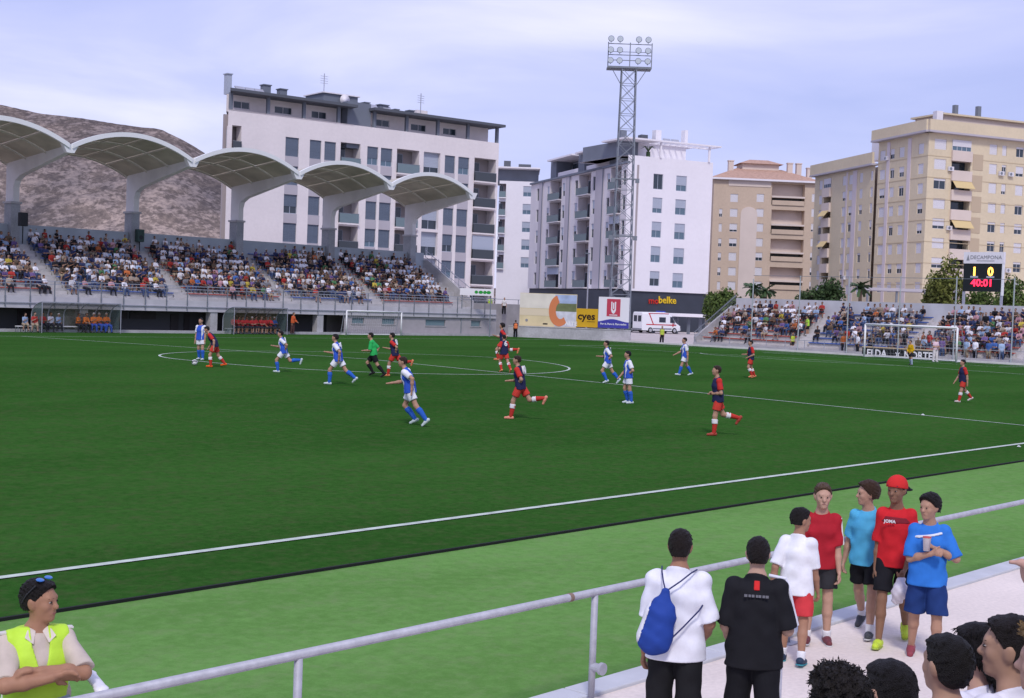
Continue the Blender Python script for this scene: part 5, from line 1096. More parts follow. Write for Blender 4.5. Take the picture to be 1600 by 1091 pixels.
def hand_prims(J, n, H, curl=35, spread=1., pr=1., point=False):
    w_ = J['wri'+n]; d = J['hdir'+n]; inn = J['inn'+n]-d*(J['inn'+n]@d); inn /= max(np.linalg.norm(inn), 1e-6); sd_ = np.cross(d, inn)*(1 if n == 'R' else -1)      # sd_: thumb side (forward)
    u = H*pr; o = [cap(w_, w_+d*.048*u, .0135*u, .0175*u, inn, .62)]
    for i, (off, ln) in enumerate(((.018, .040), (.0065, .045), (-.0055, .042), (-.017, .033))):
        b = w_+d*.05*u+sd_*off*u*.95; c1 = R(curl if not (point and i == 0) else 0); d1 = math.cos(c1)*d+math.sin(c1)*inn+sd_*off*3*spread*.3; d1 /= np.linalg.norm(d1); m = b+d1*ln*u*.5; c2 = c1*2.0; d2 = math.cos(c2)*d+math.sin(c2)*inn; o += [cap(b-d*.008*u, m, .0056*u, .0052*u), cap(m, m+d2*ln*u*.52, .0052*u, .0043*u)]
    tb_ = w_+d*.014*u+sd_*.012*u; t1 = tb_+(d*.6+sd_*.75+inn*.25)*.028*u; o += [cap(tb_, t1, .0078*u, .0062*u), cap(t1, t1+(d*.85+sd_*.3+inn*.3)*.026*u, .006*u, .005*u)]
    return o
def body_prims(J, P, H, hands=True):
    B = P['build']; y = J['Rc'][:, 1]; yp = J['Rp'][:, 1]; u = H*B
    o = [cap(J['wai'], J['che'], .057*u, .063*u, y, 1.33), cap(J['che'], J['up'], .063*u, .054*u, y, 1.4), cap(J['pel'], J['wai'], .064*u, .058*u, yp, 1.32), cap(J['up'], J['nck'], .045*u, .03*u, y, 1.4), cap(J['nck']-J['Rc'][:, 2]*.02*H, J['hd']-J['Rh'][:, 2]*.03*H, .0315*H*P['hs'], .0295*H*P['hs'])]
    o += head_prims(J, P, H)
    for n in 'LR':
        s_, e_, w_ = J['sho'+n], J['elb'+n], J['wri'+n]; o += [ell(s_, np.eye(3), (.033*u,)*3), cap(s_, e_, .0285*u, .0235*u), cap(e_, e_+(w_-e_)*.4, .0245*u, .0245*u), cap(e_+(w_-e_)*.4, w_, .0245*u, .0155*u)]
        if hands: o += hand_prims(J, n, H, P.get('curl'+n, P.get('curl', 35)), pr=P.get('hand', 1.05), point=P.get('point') == n)
        else: o.append(cap(w_, w_+J['hdir'+n]*.075*H, .016*H, .013*H))
        h_, k_, a_ = J['hip'+n], J['kne'+n], J['ank'+n]; sh = a_-k_; back = -J['fd'+n]; o += [cap(h_, k_, .048*u, .033*u), cap(k_, k_+sh*.35, .034*u, .034*u), cap(k_+sh*.35+back*.008*H, a_, .034*u, .020*u), cap(a_-J['fn'+n]*.012*H+back*.018*H, a_+J['fd'+n]*.075*H-J['fn'+n]*.022*H, .020*H, .014*H)]
    return o
def head_prims(J, P, H):
    q = J['hd']; M = J['Rh']; g = H*P['hs']; L_ = lambda x, y, z: q+M@(np.array([x, y, z])*g)
    o = [ell(L_(-.006, 0, .012), M, np.array((.056, .0435, .055))*g), ell(L_(.012, 0, -.022), M, np.array((.038, .034, .043))*g), cap(L_(.044, 0, .006), L_(.058, 0, -.012), .0065*g, .0088*g), cap(L_(.042, .018, .016), L_(.042, -.018, .016), .0085*g, .0085*g), cap(L_(.043, .011, -.034), L_(.043, -.011, -.034), .0075*g, .0075*g), ell(L_(.034, 0, -.052), M, np.array((.017, .018, .013))*g)]
    for s in (1, -1): o += [ell(L_(-.006, s*.045, -.004), M@rx(-14*s), np.array((.012, .006, .019))*g), ell(L_(.032, s*.022, -.012), M, np.array((.014, .012, .014))*g)]
    return o
_mc = {}
def cmat(col, rough=.85, tag_='cloth'):
    k = (tuple(round(c, 3) for c in col), rough, tag_)
    if k not in _mc: _mc[k] = mat('%s_%d' % (tag_, len(_mc)), col, rough, var=.1 if tag_ == 'cloth' else .06, scale=9 if tag_ == 'cloth' else 14, spec={'cloth': .15, 'hair': .25}.get(tag_, .35), bump={'cloth': .12, 'hair': .9}.get(tag_, 0.), bscale=130 if tag_ == 'cloth' else 190)
    return _mc[k]
SKINS = [(.42, .235, .155), (.36, .19, .12), (.47, .28, .20), (.30, .155, .095)]
HAIRD = (.012, .009, .008); HAIRB = (.035, .02, .012); HAIRL = (.15, .085, .04)
def wrinkle(amp, fr=22., seed=0.):
    def f(X, Y, Z): return amp*(np.sin(X*fr*.9+Z*fr*1.1+seed+1.5*np.sin(Y*fr*.5+seed))*np.sin(Y*fr*.8-Z*fr*.6+2*seed)+.5*np.sin(Z*fr*1.9+X*fr*.7+seed*3)*np.sin(Y*fr*1.4+seed))
    return f
def strands(o, g, M, n, ln, st, seed):
    """short flat locks growing out of the hair mass, part of the same mesh"""
    me = o.data; rg = np.random.default_rng(seed); nv = len(me.vertices); co = np.empty(nv*3, np.float32); me.vertices.foreach_get('co', co); co = co.reshape(-1, 3); no = np.array([v.vector[:] for v in me.vertex_normals], np.float32)
    q = np.empty(len(me.loops), np.int32); me.loops.foreach_get('vertex_index', q); q = q.reshape(-1, 4); pk = rg.integers(0, nv, n*2); pk = pk[np.abs(no[pk]@M[:, 2].astype(np.float32)) < (.8 if st != 'curly' else 2)][:n]; n = len(pk); p = co[pk]; nn = no[pk]
    flow = (M@np.array([.35, 0, .15]) if st == 'short' else M@np.array([-.3, 0, -1.0] if st == 'long' else [0, 0, 0])).astype(np.float32); tan_ = (M@np.array([-.15, 0, -1.])).astype(np.float32); tan_ = tan_-nn*(nn@tan_)[:, None]; d = (nn*.5+flow*0+rg.normal(0, .8, (n, 3))) if st == 'curly' else (nn*(.07 if st == 'short' else .03)+tan_*1.2+rg.normal(0, .14, (n, 3))); d /= np.linalg.norm(d, axis=1)[:, None]; s = np.cross(d, rg.normal(size=(n, 3))); s /= np.linalg.norm(s, axis=1)[:, None]; L_ = (ln*g/1.6*rg.uniform(.5, 1.3, n))[:, None]; w_ = .0026*g/1.6*rg.uniform(.7, 1.5, n)[:, None]; p = p-nn*.004
    V = np.concatenate([co, np.stack([p-s*w_, p+d*L_*.6-s*w_*.8, p+d*L_, p+d*L_*.5+s*w_], 1).reshape(-1, 3)]); Q = np.concatenate([q, nv+np.arange(4*n).reshape(-1, 4)]); m = me.materials[0]; o.data = to_mesh('hair', V, Q, m)
def lerp(a, b, t): return a+(b-a)*t
def person(loc, heading, H, pose, wear, label, cat='person', group=None, h=.016, contact=None, face=False, origin_z=None, cutlow=None, name='person'):
    """loc = ground point under the contact foot (or the pelvis when contact='pel'); wear = dict of garments"""
    P = dict(DEF); P.update(pose); J = skel(P, H); u = H*P['build']
    if contact == 'pel': base = np.array([0, 0, 0.])
    else:
        lows = {n: min((J['ank'+n]-J['fn'+n]*.038*H)[2], (J['ank'+n]+J['fd'+n]*.1*H-J['fn'+n]*.034*H)[2]) for n in 'LR'}; n = contact or min(lows, key=lows.get); a = J['ank'+n]+J['fd'+n]*.03*H; base = np.array([a[0], a[1], lows[n]])
    for k_ in J:
        if not k_.startswith('R') and k_[:2] not in ('fd', 'fn') and k_[:3] != 'inn' and k_[:4] != 'hdir': J[k_] = J[k_]-base
    root = empty(name, loc, R(heading), label, cat, group)
    skin = cmat(wear.get('skin', SKINS[0]), .6, 'skin'); sd_ = abs(hash(label)) % 97 if False else sum(map(ord, label)) % 97
    bp_ = body_prims(J, P, H, hands=h < .014)
    me, v, q = iso('body', bp_, h, .012*H if h < .014 else .016*H, skin, cuts=[((0, 0, cutlow), (0, 0, -1))] if cutlow is not None else ()); link('body', me, root)
    y = J['Rc'][:, 1]; yp = J['Rp'][:, 1]; zc = J['Rc'][:, 2]; zp = J['Rp'][:, 2]; nz = wrinkle(.0055*wear.get('wr', 1.), 21, sd_) if h < .014 else None
    def sub(name_, prims, m, k=.012, cuts=(), noise=nz, parent=None):
        me, v, q = iso(name_, prims, h, k*H, m, cuts, noise); return link(name_, me, parent or root)
    f = wear.get('loose', .012)*H
    if 'shirt' in wear:
        c = wear['shirt']; pr = [icap(J['wai'], J['che'], .059*u, .064*u, y, 1.35, f), icap(J['che'], J['up'], .064*u, .056*u, y, 1.42, f, f*.6), icap(J['pel']-zp*wear.get('drop', .13)*H, J['wai'], .067*u, .059*u, yp, 1.58, f*1.35, f*1.15), icap(J['up'], J['nck'], .044*u, .030*u, y, 1.3, f*.4, f*.5, cuts=[(J['nck']-zc*wear.get('neckcut', .006)*H+J['Rc'][:, 0]*.01*H, zc*.90+J['Rc'][:, 0]*.44)])]
        sl = wear.get('sleeve', .72)
        hem = J['pel']-zp*wear.get('hem', .035)*H
        M_ = c if hasattr(c, 'node_tree') else cmat(c); sm = wear.get('sleeve_col'); ar = []
        for n in 'LR':
            s_, e_, w_ = J['sho'+n], J['elb'+n], J['wri'+n]; d = e_-s_; d = d/np.linalg.norm(d); a = []
            if sl <= 1: a += [ell(s_, np.eye(3), (.0335*u+f*.6,)*3), cap(s_, e_, .0305*u+f*.6, .030*u+f*.95, cuts=[(lerp(s_, e_, sl), d)])]
            else:
                d2 = (w_-e_)/np.linalg.norm(w_-e_); a += [ell(s_, np.eye(3), (.0335*u+f*.6,)*3), cap(s_, e_, .0305*u+f*.6, .029*u+f*.8), cap(e_, w_, .029*u+f*.8, .022*u+f*.8, cuts=[(lerp(e_, w_, sl-1), d2)])]
            ar += a
        if sm is None: shirt = sub('shirt', pr+ar, M_, .014, [(hem, -zp)])
        else:
            shirt = sub('shirt', pr, M_, .014, [(hem, -zp)]); k_ = len(ar)//2
            for n, grp in (('L', ar[:k_]), ('R', ar[k_:])): sub('sleeve', grp, sm if hasattr(sm, 'node_tree') else cmat(sm), .01, parent=shirt)
        J['shirt_obj'] = shirt
    if 'vest' in wear:
        g_ = f+.010*H; pr = [icap(J['wai'], J['che'], .060*u, .066*u, y, 1.35, g_), icap(J['che'], J['up'], .066*u, .058*u, y, 1.42, g_, g_*.7), icap(J['pel']-zp*.08*H, J['wai'], .068*u, .060*u, yp, 1.32, g_*1.3, g_*1.15)]
        fx = J['Rc'][:, 0]; sub('safety_vest', pr, cmat(wear['vest'], .6), .014, [(J['pel']-zp*.02*H, -zp), (J['up']+zc*.030*H, zc)])
    for key, nm in (('shorts', 'shorts'), ('trousers', 'trousers')):
        if key in wear:
            g_ = f*.9; pr = [cap(J['pel']-zp*.01*H, J['wai']-zp*.025*H, .067*u+g_*.7, .060*u+g_*.6, yp, 1.32)]
            for n in 'LR':
                h_, k_, a_ = J['hip'+n], J['kne'+n], J['ank'+n]; t = wear.get('shortlen', .72); d = (k_-h_)/np.linalg.norm(k_-h_)
                if key == 'shorts': e2 = lerp(h_, k_, max(t, 1.)) if t > 1 else k_; pr.append(cap(h_, e2, .049*u+g_*.8, .044*u+g_*1.4, cuts=[(lerp(h_, k_, t), d)]))
                else: d2 = (a_-k_)/np.linalg.norm(a_-k_); pr += [cap(h_, k_, .049*u+g_*.8, .039*u+g_), cap(k_, a_+d2*.01*H, .040*u+g_, .031*u+g_, cuts=[(a_+d2*.012*H, d2)])]
            sub(nm, pr, wear[key] if hasattr(wear[key], 'node_tree') else cmat(wear[key]), .016, [(J['wai']-zp*.012*H, zp)])
    if 'socks' in wear:
        for n in 'LR':
            k_, a_ = J['kne'+n], J['ank'+n]; d = (a_-k_)/np.linalg.norm(a_-k_); bk = -J['fd'+n]; t = wear.get('socklen', .12); pr = [cap(k_, k_+(a_-k_)*.35, .034*u+.006*H, .034*u+.006*H), cap(k_+(a_-k_)*.35+bk*.008*H, a_, .034*u+.006*H, .021*u+.006*H)]
            so_ = sub('sock', pr, cmat(wear['socks']), .01, [(lerp(k_, a_, t), -d)], None)
            if 'socktop' in wear: sub('sock_band', [cap(k_, k_+(a_-k_)*.5+bk*.004*H, .034*u+.0095*H, .034*u+.0095*H)], cmat(wear['socktop']), .01, [(lerp(k_, a_, t-.02), -d), (lerp(k_, a_, t+.26), d)], None, so_)
    if 'shoes' in wear:
        for n in 'LR':
            a_, fd, fn = J['ank'+n], J['fd'+n], J['fn'+n]; so = a_-fn*.040*H; pr = [cap(a_-fn*.014*H-fd*.024*H, a_+fd*.03*H-fn*.014*H, .026*H, .024*H), cap(a_+fd*.02*H-fn*.018*H, a_+fd*.088*H-fn*.022*H, .0245*H, .019*H)]
            sh_ = sub('shoe', pr, cmat(wear['shoes'], .5), .012, [(so, -fn), (a_+fn*.012*H, fn)], None)
            if h < .014: sub('sole', [cap(so+fn*.004*H-fd*.026*H, so+fn*.004*H+fd*.09*H, .0265*H, .022*H)], cmat(wear.get('sole', (.6, .6, .6)), .6), .01, [(so+fn*.009*H, fn), (so-fn*.001*H, -fn)], None, sh_)
    g = H*P['hs']; M = J['Rh']; q_ = J['hd']; Lh = lambda x, y_, z: q_+M@(np.array([x, y_, z])*g)
    if wear.get('hair') is not None:
        st = wear.get('hairstyle', 'short'); e_ = wear.get('hairvol', .0035); am = {'short': .0018, 'curly': .006, 'long': .002}.get(st, .002)*g
        hn = (lambda X, Y, Z: am*(np.sin(X*150+3*np.sin(Z*90))*np.sin(Y*140+2*np.sin(X*80))+.6*np.sin(Z*210+Y*130)+.7*np.sin(X*60+Y*75)*np.sin(Z*70))) if h < .014 else None
        nl = wear.get('nape', -.026)
        cutA = (Lh(.031, 0, .038), M@np.array([.80, 0, -.6])); cutB = (Lh(0, 0, nl), M@np.array([0, 0, -1.]))
        pr = [ell(Lh(-.013, 0, .020), M, (np.array((.0575, .0452, .0545))+e_)*g), ell(Lh(.014, 0, .046), M, np.array((.034+e_, .034+e_, .020+e_))*g), ell(Lh(-.024, 0, -.008), M, np.array((.037+e_, .0375+e_, .038+e_))*g)]
        if st == 'long': pr += [cap(Lh(-.03, 0, .0), Lh(-.045, 0, -.12), .043*g, .035*g, M[:, 1], 1.3)]; cutB = (Lh(0, 0, -.15), M@np.array([0, 0, -1.])); cutA = (Lh(.022, 0, .03), M@np.array([.80, 0, -.6]))
        ho = sub('hair', pr, cmat(wear['hair'], .55, 'hair'), .012, [cutA, cutB], hn)
        if h < .014: strands(ho, g, M, 3200 if st != 'long' else 2600, {'short': .012, 'curly': .018, 'long': .035}.get(st, .013)*wear.get('strand', 1.), st, sd_)
    if face:
        for s in (1, -1):
            e0 = sub('eye', [ell(Lh(.0455, s*.0175, .0045), M, np.array((.006, .0078, .0036))*g)], cmat((.42, .37, .34), .3, 'eye'), .002, (), None)
            F_, lo_ = field([ell(Lh(.0500, s*.0175, .0045), M, np.array((.0035, .0042, .0038))*g)], .003, .002); vv, qq = surfnet(F_, lo_, .003); link('iris', to_mesh('iris', vv, qq, cmat((.015, .01, .008), .2, 'eye')), e0)
            sub('eyebrow', [cap(Lh(.051, s*.008, .0165), Lh(.0455, s*.027, .017), .0032*g, .0024*g)], cmat(wear.get('brow', HAIRD), .6, 'hair'), .002, (), None)
        sub('mouth', [cap(Lh(.0498, .011, -.0335), Lh(.0498, -.011, -.0335), .0032*g, .0032*g), ell(Lh(.0515, 0, -.034), M, np.array((.003, .009, .0035))*g)], cmat(wear.get('lips', (.28, .10, .085)), .45, 'skin'), .002, (), None)
    return root, J
def on_body(root, J, txt, size, m, back=True, dz=.0, H=1.75, name='number', dy=0., push=.0):
    """flat lettering on the back or chest of a shirt"""
    s = -1 if back else 1; Rc = J['Rc']; o = J['che']+Rc@np.array([s*(.067+.02+push)*H, dy*H, (.035+dz)*H]); X = Rc[:, 1]*(-1 if back else 1); Z = Rc[:, 2]; Yn = Rc[:, 0]*s
    t = text(txt, size, m, root, (0, 0, 0), (0, 0, 0), name, .004 if size < .1 else .012, bold=size*.025); Mx = Matrix(((X[0], Z[0], Yn[0], o[0]), (X[1], Z[1], Yn[1], o[1]), (X[2], Z[2], Yn[2], o[2]), (0, 0, 0, 1))); t.matrix_basis = Mx; return t

def shift_to(P, J, heading, H, base, hx):
    """slide a ground point sideways so that the head falls on photo column hx"""
    hd_ = np.array(P)+rz_(heading)@(J['hd']-base); d = (hd_-CAM)@FW; return np.array(P)+np.array([math.sin(YAW), -math.cos(YAW), 0])*(hx-proj(hd_)[0])*d/FPX
def foot_base(J, H, contact=None):
    lows = {n: min((J['ank'+n]-J['fn'+n]*.038*H)[2], (J['ank'+n]+J['fd'+n]*.1*H-J['fn'+n]*.034*H)[2]) for n in 'LR'}; n = contact or min(lows, key=lows.get); a = J['ank'+n]+J['fd'+n]*.03*H; return np.array([a[0], a[1], lows[n]])
# ------------------------------------------------------------------ players, officials
# heading: 0 = away from the camera, 90 = to its left, 180 = towards it
BLUE = (.035, .10, .52); WHT = (.74, .74, .78); RED = (.52, .035, .03); NAVY = (.022, .025, .075); REDS = (.55, .05, .035)
def kit_mat(name, kind):
    m = bpy.data.materials.new(name); m.use_nodes = True; t = m.node_tree; b = t.nodes['Principled BSDF']; b.inputs['Roughness'].default_value = .8; b.inputs['Specular IOR Level'].default_value = .2
    co = t.nodes.new('ShaderNodeTexCoord'); sp = t.nodes.new('ShaderNodeSeparateXYZ'); t.links.new(co.outputs['Object'], sp.inputs[0]); r = t.nodes.new('ShaderNodeValToRGB'); r.color_ramp.interpolation = 'CONSTANT'; mr = t.nodes.new('ShaderNodeMapRange')
    e = r.color_ramp.elements
    if kind == 'stripe':      # halved blue and white shirt
        mr.inputs[1].default_value = -.25; mr.inputs[2].default_value = .25; t.links.new(sp.outputs['Y'], mr.inputs[0])
        e[0].color = (*BLUE, 1); e[0].position = 0; e[1].position = .38; e[1].color = (*WHT, 1); q = e.new(.62); q.color = (*BLUE, 1)
    else:                     # dark body with red shoulders
        mr.inputs[1].default_value = 0.; mr.inputs[2].default_value = 2.; t.links.new(sp.outputs['Z'], mr.inputs[0]); e[0].color = (*NAVY, 1); e[1].position = .66; e[1].color = (*RED, 1)
    t.links.new(mr.outputs[0], r.inputs[0]); t.links.new(r.outputs[0], b.inputs['Base Color']); return m
K_STR = kit_mat('kit_blue_white', 'stripe'); K_RED = kit_mat('kit_red_navy', 'red'); M_NUM = mat('number_white', (.8, .8, .8), .6)
BW = dict(shirt=cmat(BLUE), sleeve_col=WHT, shorts=WHT, socks=(.03, .12, .5), shoes=(.55, .62, .62), hair=HAIRD, socklen=.16, shortlen=.62, sleeve=.75, loose=.016, hem=.05)
RN = dict(shirt=cmat(NAVY), sleeve_col=RED, shorts=REDS, socks=(.5, .04, .03), socktop=(.75, .72, .74), shoes=(.7, .25, .12), hair=HAIRD, socklen=.2, shortlen=.66, sleeve=.75, loose=.014, hem=.05)
# left-facing runs: the camera sees the left side when heading = 90
RUN_A = dict(lean=16, head=(0, -6), L=(38, 3, 48, 5), Rr=(-34, 3, 62, -70), aL=(-38, 10, 75, 25), aR=(34, 10, 85, 35))      # left leg forward
RUN_B = dict(lean=14, head=(0, -6), L=(-32, 3, 30, -45), Rr=(34, 3, 22, 8), aL=(30, 12, 85, 35), aR=(-36, 12, 70, 25))
RUN_C = dict(lean=12, head=(0, -4), L=(30, 3, 58, -20), Rr=(-26, 3, 14, -48), aL=(-30, 14, 80, 25), aR=(25, 12, 80, 35))
WALK = dict(lean=3, L=(20, 3, 4, 8), Rr=(-18, 3, 14, -20), aL=(-14, 8, 15, 10), aR=(16, 8, 22, 20))
JOG = dict(lean=8, L=(16, 3, 14, 2), Rr=(-20, 3, 62, -50), aL=(-8, 12, 85, 45), aR=(6, 12, 85, 45))
def player(px, py, ty, heading, pose, wear, label, number=None, cat='player', group='football players', H=None, skin=0, hair=None, **kw):
    P = ground(px, py); need = height_at(P, ty); PP = dict(DEF); PP.update(pose); J = skel(PP, 1.)
    low = min(min((J['ank'+n]-J['fn'+n]*.038)[2], (J['ank'+n]+J['fd'+n]*.1-J['fn'+n]*.034)[2]) for n in 'LR'); hh = (J['hd']+J['Rh']@np.array([0, 0, .07]))[2]-low
    H_ = H or min(max(need/hh, 1.5), 1.95); w_ = dict(wear); w_['skin'] = SKINS[skin]
    if hair is not None: w_['hair'] = hair
    root, JJ = person(tuple(P), YD+heading, H_, pose, w_, label, cat, group, h=.0155, **kw)
    if number: on_body(root, JJ, number, .3, M_NUM, True, .01, H_)
    return root, JJ, H_
def add_panel(root, JJ, H, m, y0, y1, name='shirt_panel'): 
    """white front/back panel of the halved shirt"""
    P = dict(DEF); f = .0185*H; Rc = JJ['Rc']; y = Rc[:, 1]; pr = [icap(JJ['wai'], JJ['che'], .060*H, .065*H, y, 1.35, f), icap(JJ['che'], JJ['up'], .065*H, .057*H, y, 1.42, f, f*.7), icap(JJ['pel']-JJ['Rp'][:, 2]*.1*H, JJ['wai'], .067*H, .060*H, y, 1.32, f*1.3, f*1.15)]
    c = JJ['che']; me, v, q = iso(name, pr, .0155, .014*H, m, [(c+y*y1*H, y), (c+y*y0*H, -y), (JJ['pel']-JJ['Rp'][:, 2]*.045*H, -JJ['Rp'][:, 2]), (JJ['up']+Rc[:, 2]*.045*H, Rc[:, 2])]); sh = JJ.get('shirt_obj'); link(name, me, sh or root)
def bw(px, py, ty, hd, pose, label, number='7', panel=True, **k):
    r, J, H = player(px, py, ty, hd, pose, BW, label, number, **k)
    if panel: add_panel(r, J, H, cmat(WHT), .045, .085)
    return r
def rn(px, py, ty, hd, pose, label, number=None, wear=None, **k):
    r, J, H = player(px, py, ty, hd, pose, wear or RN, label, number, **k)
    return r
bw(316, 563, 501, 165, dict(lean=4, L=(8, 4, 10, 0), Rr=(-6, 4, 8, 0)), 'player in blue and white facing out behind the player with the ball', None, H=1.76)
rn(327, 574, 511, 95, dict(lean=34, head=(0, 12), L=(24, 5, 30, 4), Rr=(-16, 6, 24, -8), aL=(-6, 16, 40, 10), aR=(20, 22, 45, 20)), 'player in red and navy bending over the football in orange boots', wear=dict(RN, shoes=(.75, .12, .02)))
bw(432, 582, 517, 88, RUN_A, 'player in blue and white sprinting with his back leg kicked out flat', '1', hair=HAIRD)
bw(512, 601, 522, 75, dict(RUN_B, L=(34, 4, 34, 4), Rr=(-32, 4, 22, -40), aL=(-34, 14, 60, 20), aR=(34, 14, 80, 30)), 'player in blue and white striding behind the sprinting team mate', '4')
player(598, 590, 521, 85, dict(lean=14, L=(-24, 3, 16, -35), Rr=(38, 3, 70, -20), aL=(20, 10, 80, 30), aR=(-30, 12, 70, 25)), dict(shirt=(.03, .42, .10), shorts=(.012, .012, .014), socks=(.014, .014, .016), shoes=(.02, .02, .02), hair=HAIRD, sleeve=.95, loose=.014), 'referee in a bright green shirt and black shorts', None, 'referee', None)
rn(604, 588, 520, 72, dict(RUN_A, L=(26, 3, 22, 2), Rr=(-36, 3, 66, -70)), 'player in red and navy running right beside the green referee', '8')
bw(663, 667, 560, 78, dict(lean=20, head=(10, 2), side=-4, L=(-28, 5, 12, -42), Rr=(22, 4, 62, -24), aL=(-42, 26, 62, 10), aR=(46, 8, 60, 30)), 'player in blue and white with light blue boots cutting across the pitch', None, hair=HAIRB)
rn(776, 563, 505, 80, dict(RUN_A, lean=8), 'long haired player in red and navy, hidden behind number six', None, wear=dict(RN, hairvol=.016))
rn(797, 583, 524, 30, dict(lean=6, L=(22, 4, 50, -20), Rr=(-22, 4, 14, -40), aL=(-10, 24, 70, 20), aR=(10, 20, 60, 20)), 'player in red and navy wearing number six', '6')
rn(795, 655, 556, 72, dict(lean=12, head=(6, 0), L=(22, 3, 16, 2), Rr=(-34, 3, 66, -62), aL=(-20, 14, 80, 45), aR=(20, 12, 80, 40)), 'player in red and navy wearing number ten, white shin bands', '10', hair=HAIRB, wear=dict(RN, shoes=(.75, .30, .2)))
bw(965, 600, 533, 85, dict(RUN_C, lean=8), 'player in blue and white jogging behind a team mate with hands low', '7')
bw(984, 631, 549, 100, dict(lean=4, head=(-10, 0), L=(-4, 4, 6, 0), Rr=(10, 4, 26, -6), aL=(-14, 24, 70, 55), aR=(12, 10, 40, 30)), 'player in blue and white walking with bent arm on the halfway line', None)
bw(1078, 587, 528, 95, dict(WALK, aR=(28, 10, 40, 20)), 'player in blue and white walking with arm stretched near the ambulance side', '3')
rn(1177, 591, 532, 98, dict(lean=4, L=(20, 3, 46, -10), Rr=(-8, 3, 18, -18), aL=(-8, 14, 75, 35), aR=(16, 12, 80, 30)), 'player in red and navy jogging before the red seats', None)
rn(1112, 681, 572, 96, dict(lean=6, head=(-4, -2), L=(12, 3, 10, 0), Rr=(-24, 3, 56, -54), aL=(-2, 14, 88, 50), aR=(4, 12, 92, 55)), 'player in red and navy jogging with both forearms raised', None, hair=HAIRB, wear=dict(RN, shoes=(.35, .06, .04)))
rn(1496, 629, 562, 96, dict(WALK, L=(14, 3, 2, 6), Rr=(-20, 3, 24, -26)), 'player in red and navy walking alone in front of the goal', None, wear=dict(RN, socktop=(.7, .68, .7), shoes=(.6, .5, .48)))
player(1424, 571, 532, 115, dict(lean=8, L=(10, 8, 16, 0), Rr=(-8, 8, 12, 0), aL=(0, 14, 50, 40), aR=(10, 14, 50, 40)), dict(shirt=(.62, .36, .01), shorts=(.02, .02, .025), socks=(.35, .42, .52), shoes=(.1, .1, .1), hair=HAIRD, sleeve=1.7, loose=.014), 'goalkeeper in a yellow shirt standing in the goal mouth', None)
STEW = dict(trousers=(.014, .014, .018), shoes=(.015, .015, .015), hair=HAIRD, loose=.014)
def steward(px, py, ty, hd, vest, shirt, label, z=None, d=None, pose=None, wear=None, H=None):
    if d: P = P_(px, py, d); P = np.array([P[0], P[1], z])
    else: P = at(px, py, Z=0. if z is None else z)
    Hh = H or min(max(height_at(P, ty), 1.6), 1.9); person(tuple(P), YD+hd, Hh, pose or dict(aL=(0, 10, 20, 30), aR=(2, 10, 25, 30)), dict(wear or STEW, shirt=shirt, vest=vest), label, 'steward', 'stewards in safety vests', h=.018)
steward(803, 527, 500, 10, (.75, .20, .07), (.02, .02, .025), 'steward in an orange vest standing at the low concrete wall')
steward(1036, 537.5, 511, 185, (.50, .62, .08), (.3, .3, .1), 'steward in a yellow vest before the ambulance'); 
steward(1240, 549, 524, 190, (.52, .60, .06), (.05, .05, .05), 'steward in a yellow vest at the foot of the terrace stairs', wear=dict(shorts=(.03, .03, .03), shoes=(.02, .02, .02), hair=HAIRD, loose=.014))
P = at(1260, 512, X=58.6); steward(1260, 512, 486, 60, (.45, .75, .07), (.3, .5, .06), 'steward in a lime vest on the terrace stairs', z=1.25, d=math.hypot(58.6-CAM[0], P[1]-CAM[1]), wear=dict(shorts=(.02, .02, .02), shoes=(.02, .02, .02), hair=HAIRD, loose=.014), H=1.75)
_d = math.hypot(54.-CAM[0], 46.2-CAM[1]); steward(768, 473, 455, 180, (.48, .75, .07), (.5, .6, .2), 'steward in a lime vest behind the ramp wall rail', z=2., d=_d, H=1.74)
person((*[P_(790, 470, _d)[0], P_(790, 470, _d)[1]], 2.), YD+190, 1.7, dict(lean=14), dict(STEW, shirt=(.7, .68, .66), hair=(.6, .58, .55)), 'onlooker in white with a pale cap behind the ramp wall rail', 'person', h=.018)
person(tuple(at(1464, 566, Z=0.)), YD+200, 1.78, dict(aL=(10, 10, 80, 50), aR=(10, 12, 95, 60)), dict(shirt=(.72, .52, .58), trousers=(.74, .68, .68), shoes=(.5, .5, .5), hair=HAIRB, loose=.014), 'man in pale pink and white standing behind the goal net', 'person', h=.018)
person(tuple(at(459, 521.5, Y=39.4)), YD+250, 1.72, dict(lean=8, aL=(20, 10, 50, 20)), dict(shirt=(.62, .12, .04), trousers=(.10, .05, .05), shoes=(.1, .1, .1), hair=HAIRB, loose=.02, sleeve=1.8), 'person in an orange red jacket standing right of the smoky dugout', 'person', h=.018)

# ------------------------------------------------------------------ boys and men on the near walkway
def near(px, py, ty, hd, pose, wear, label, H=None, face=True, hx=None, **k):
    P = at(px, py, Z=.004); PP = dict(DEF); PP.update(pose); J = skel(PP, 1.); low = min(min((J['ank'+n]-J['fn'+n]*.038)[2], (J['ank'+n]+J['fd'+n]*.1-J['fn'+n]*.034)[2]) for n in 'LR'); hh = (J['hd']+J['Rh']@np.array([0, 0, .07*PP['hs']]))[2]-low
    H_ = H or height_at(P, ty)/hh; wear = dict(wear, loose=wear.get('loose', .02)*.72)
    if hx: JH = skel(PP, H_); P = shift_to(P, JH, YD+hd, H_, foot_base(JH, H_), hx)
    return (*person(tuple(P), YD+hd, H_, pose, wear, label, 'person', None, h=.0085, face=face, **k), H_)
KID = dict(hs=1.12, build=.92, hand=1.0)
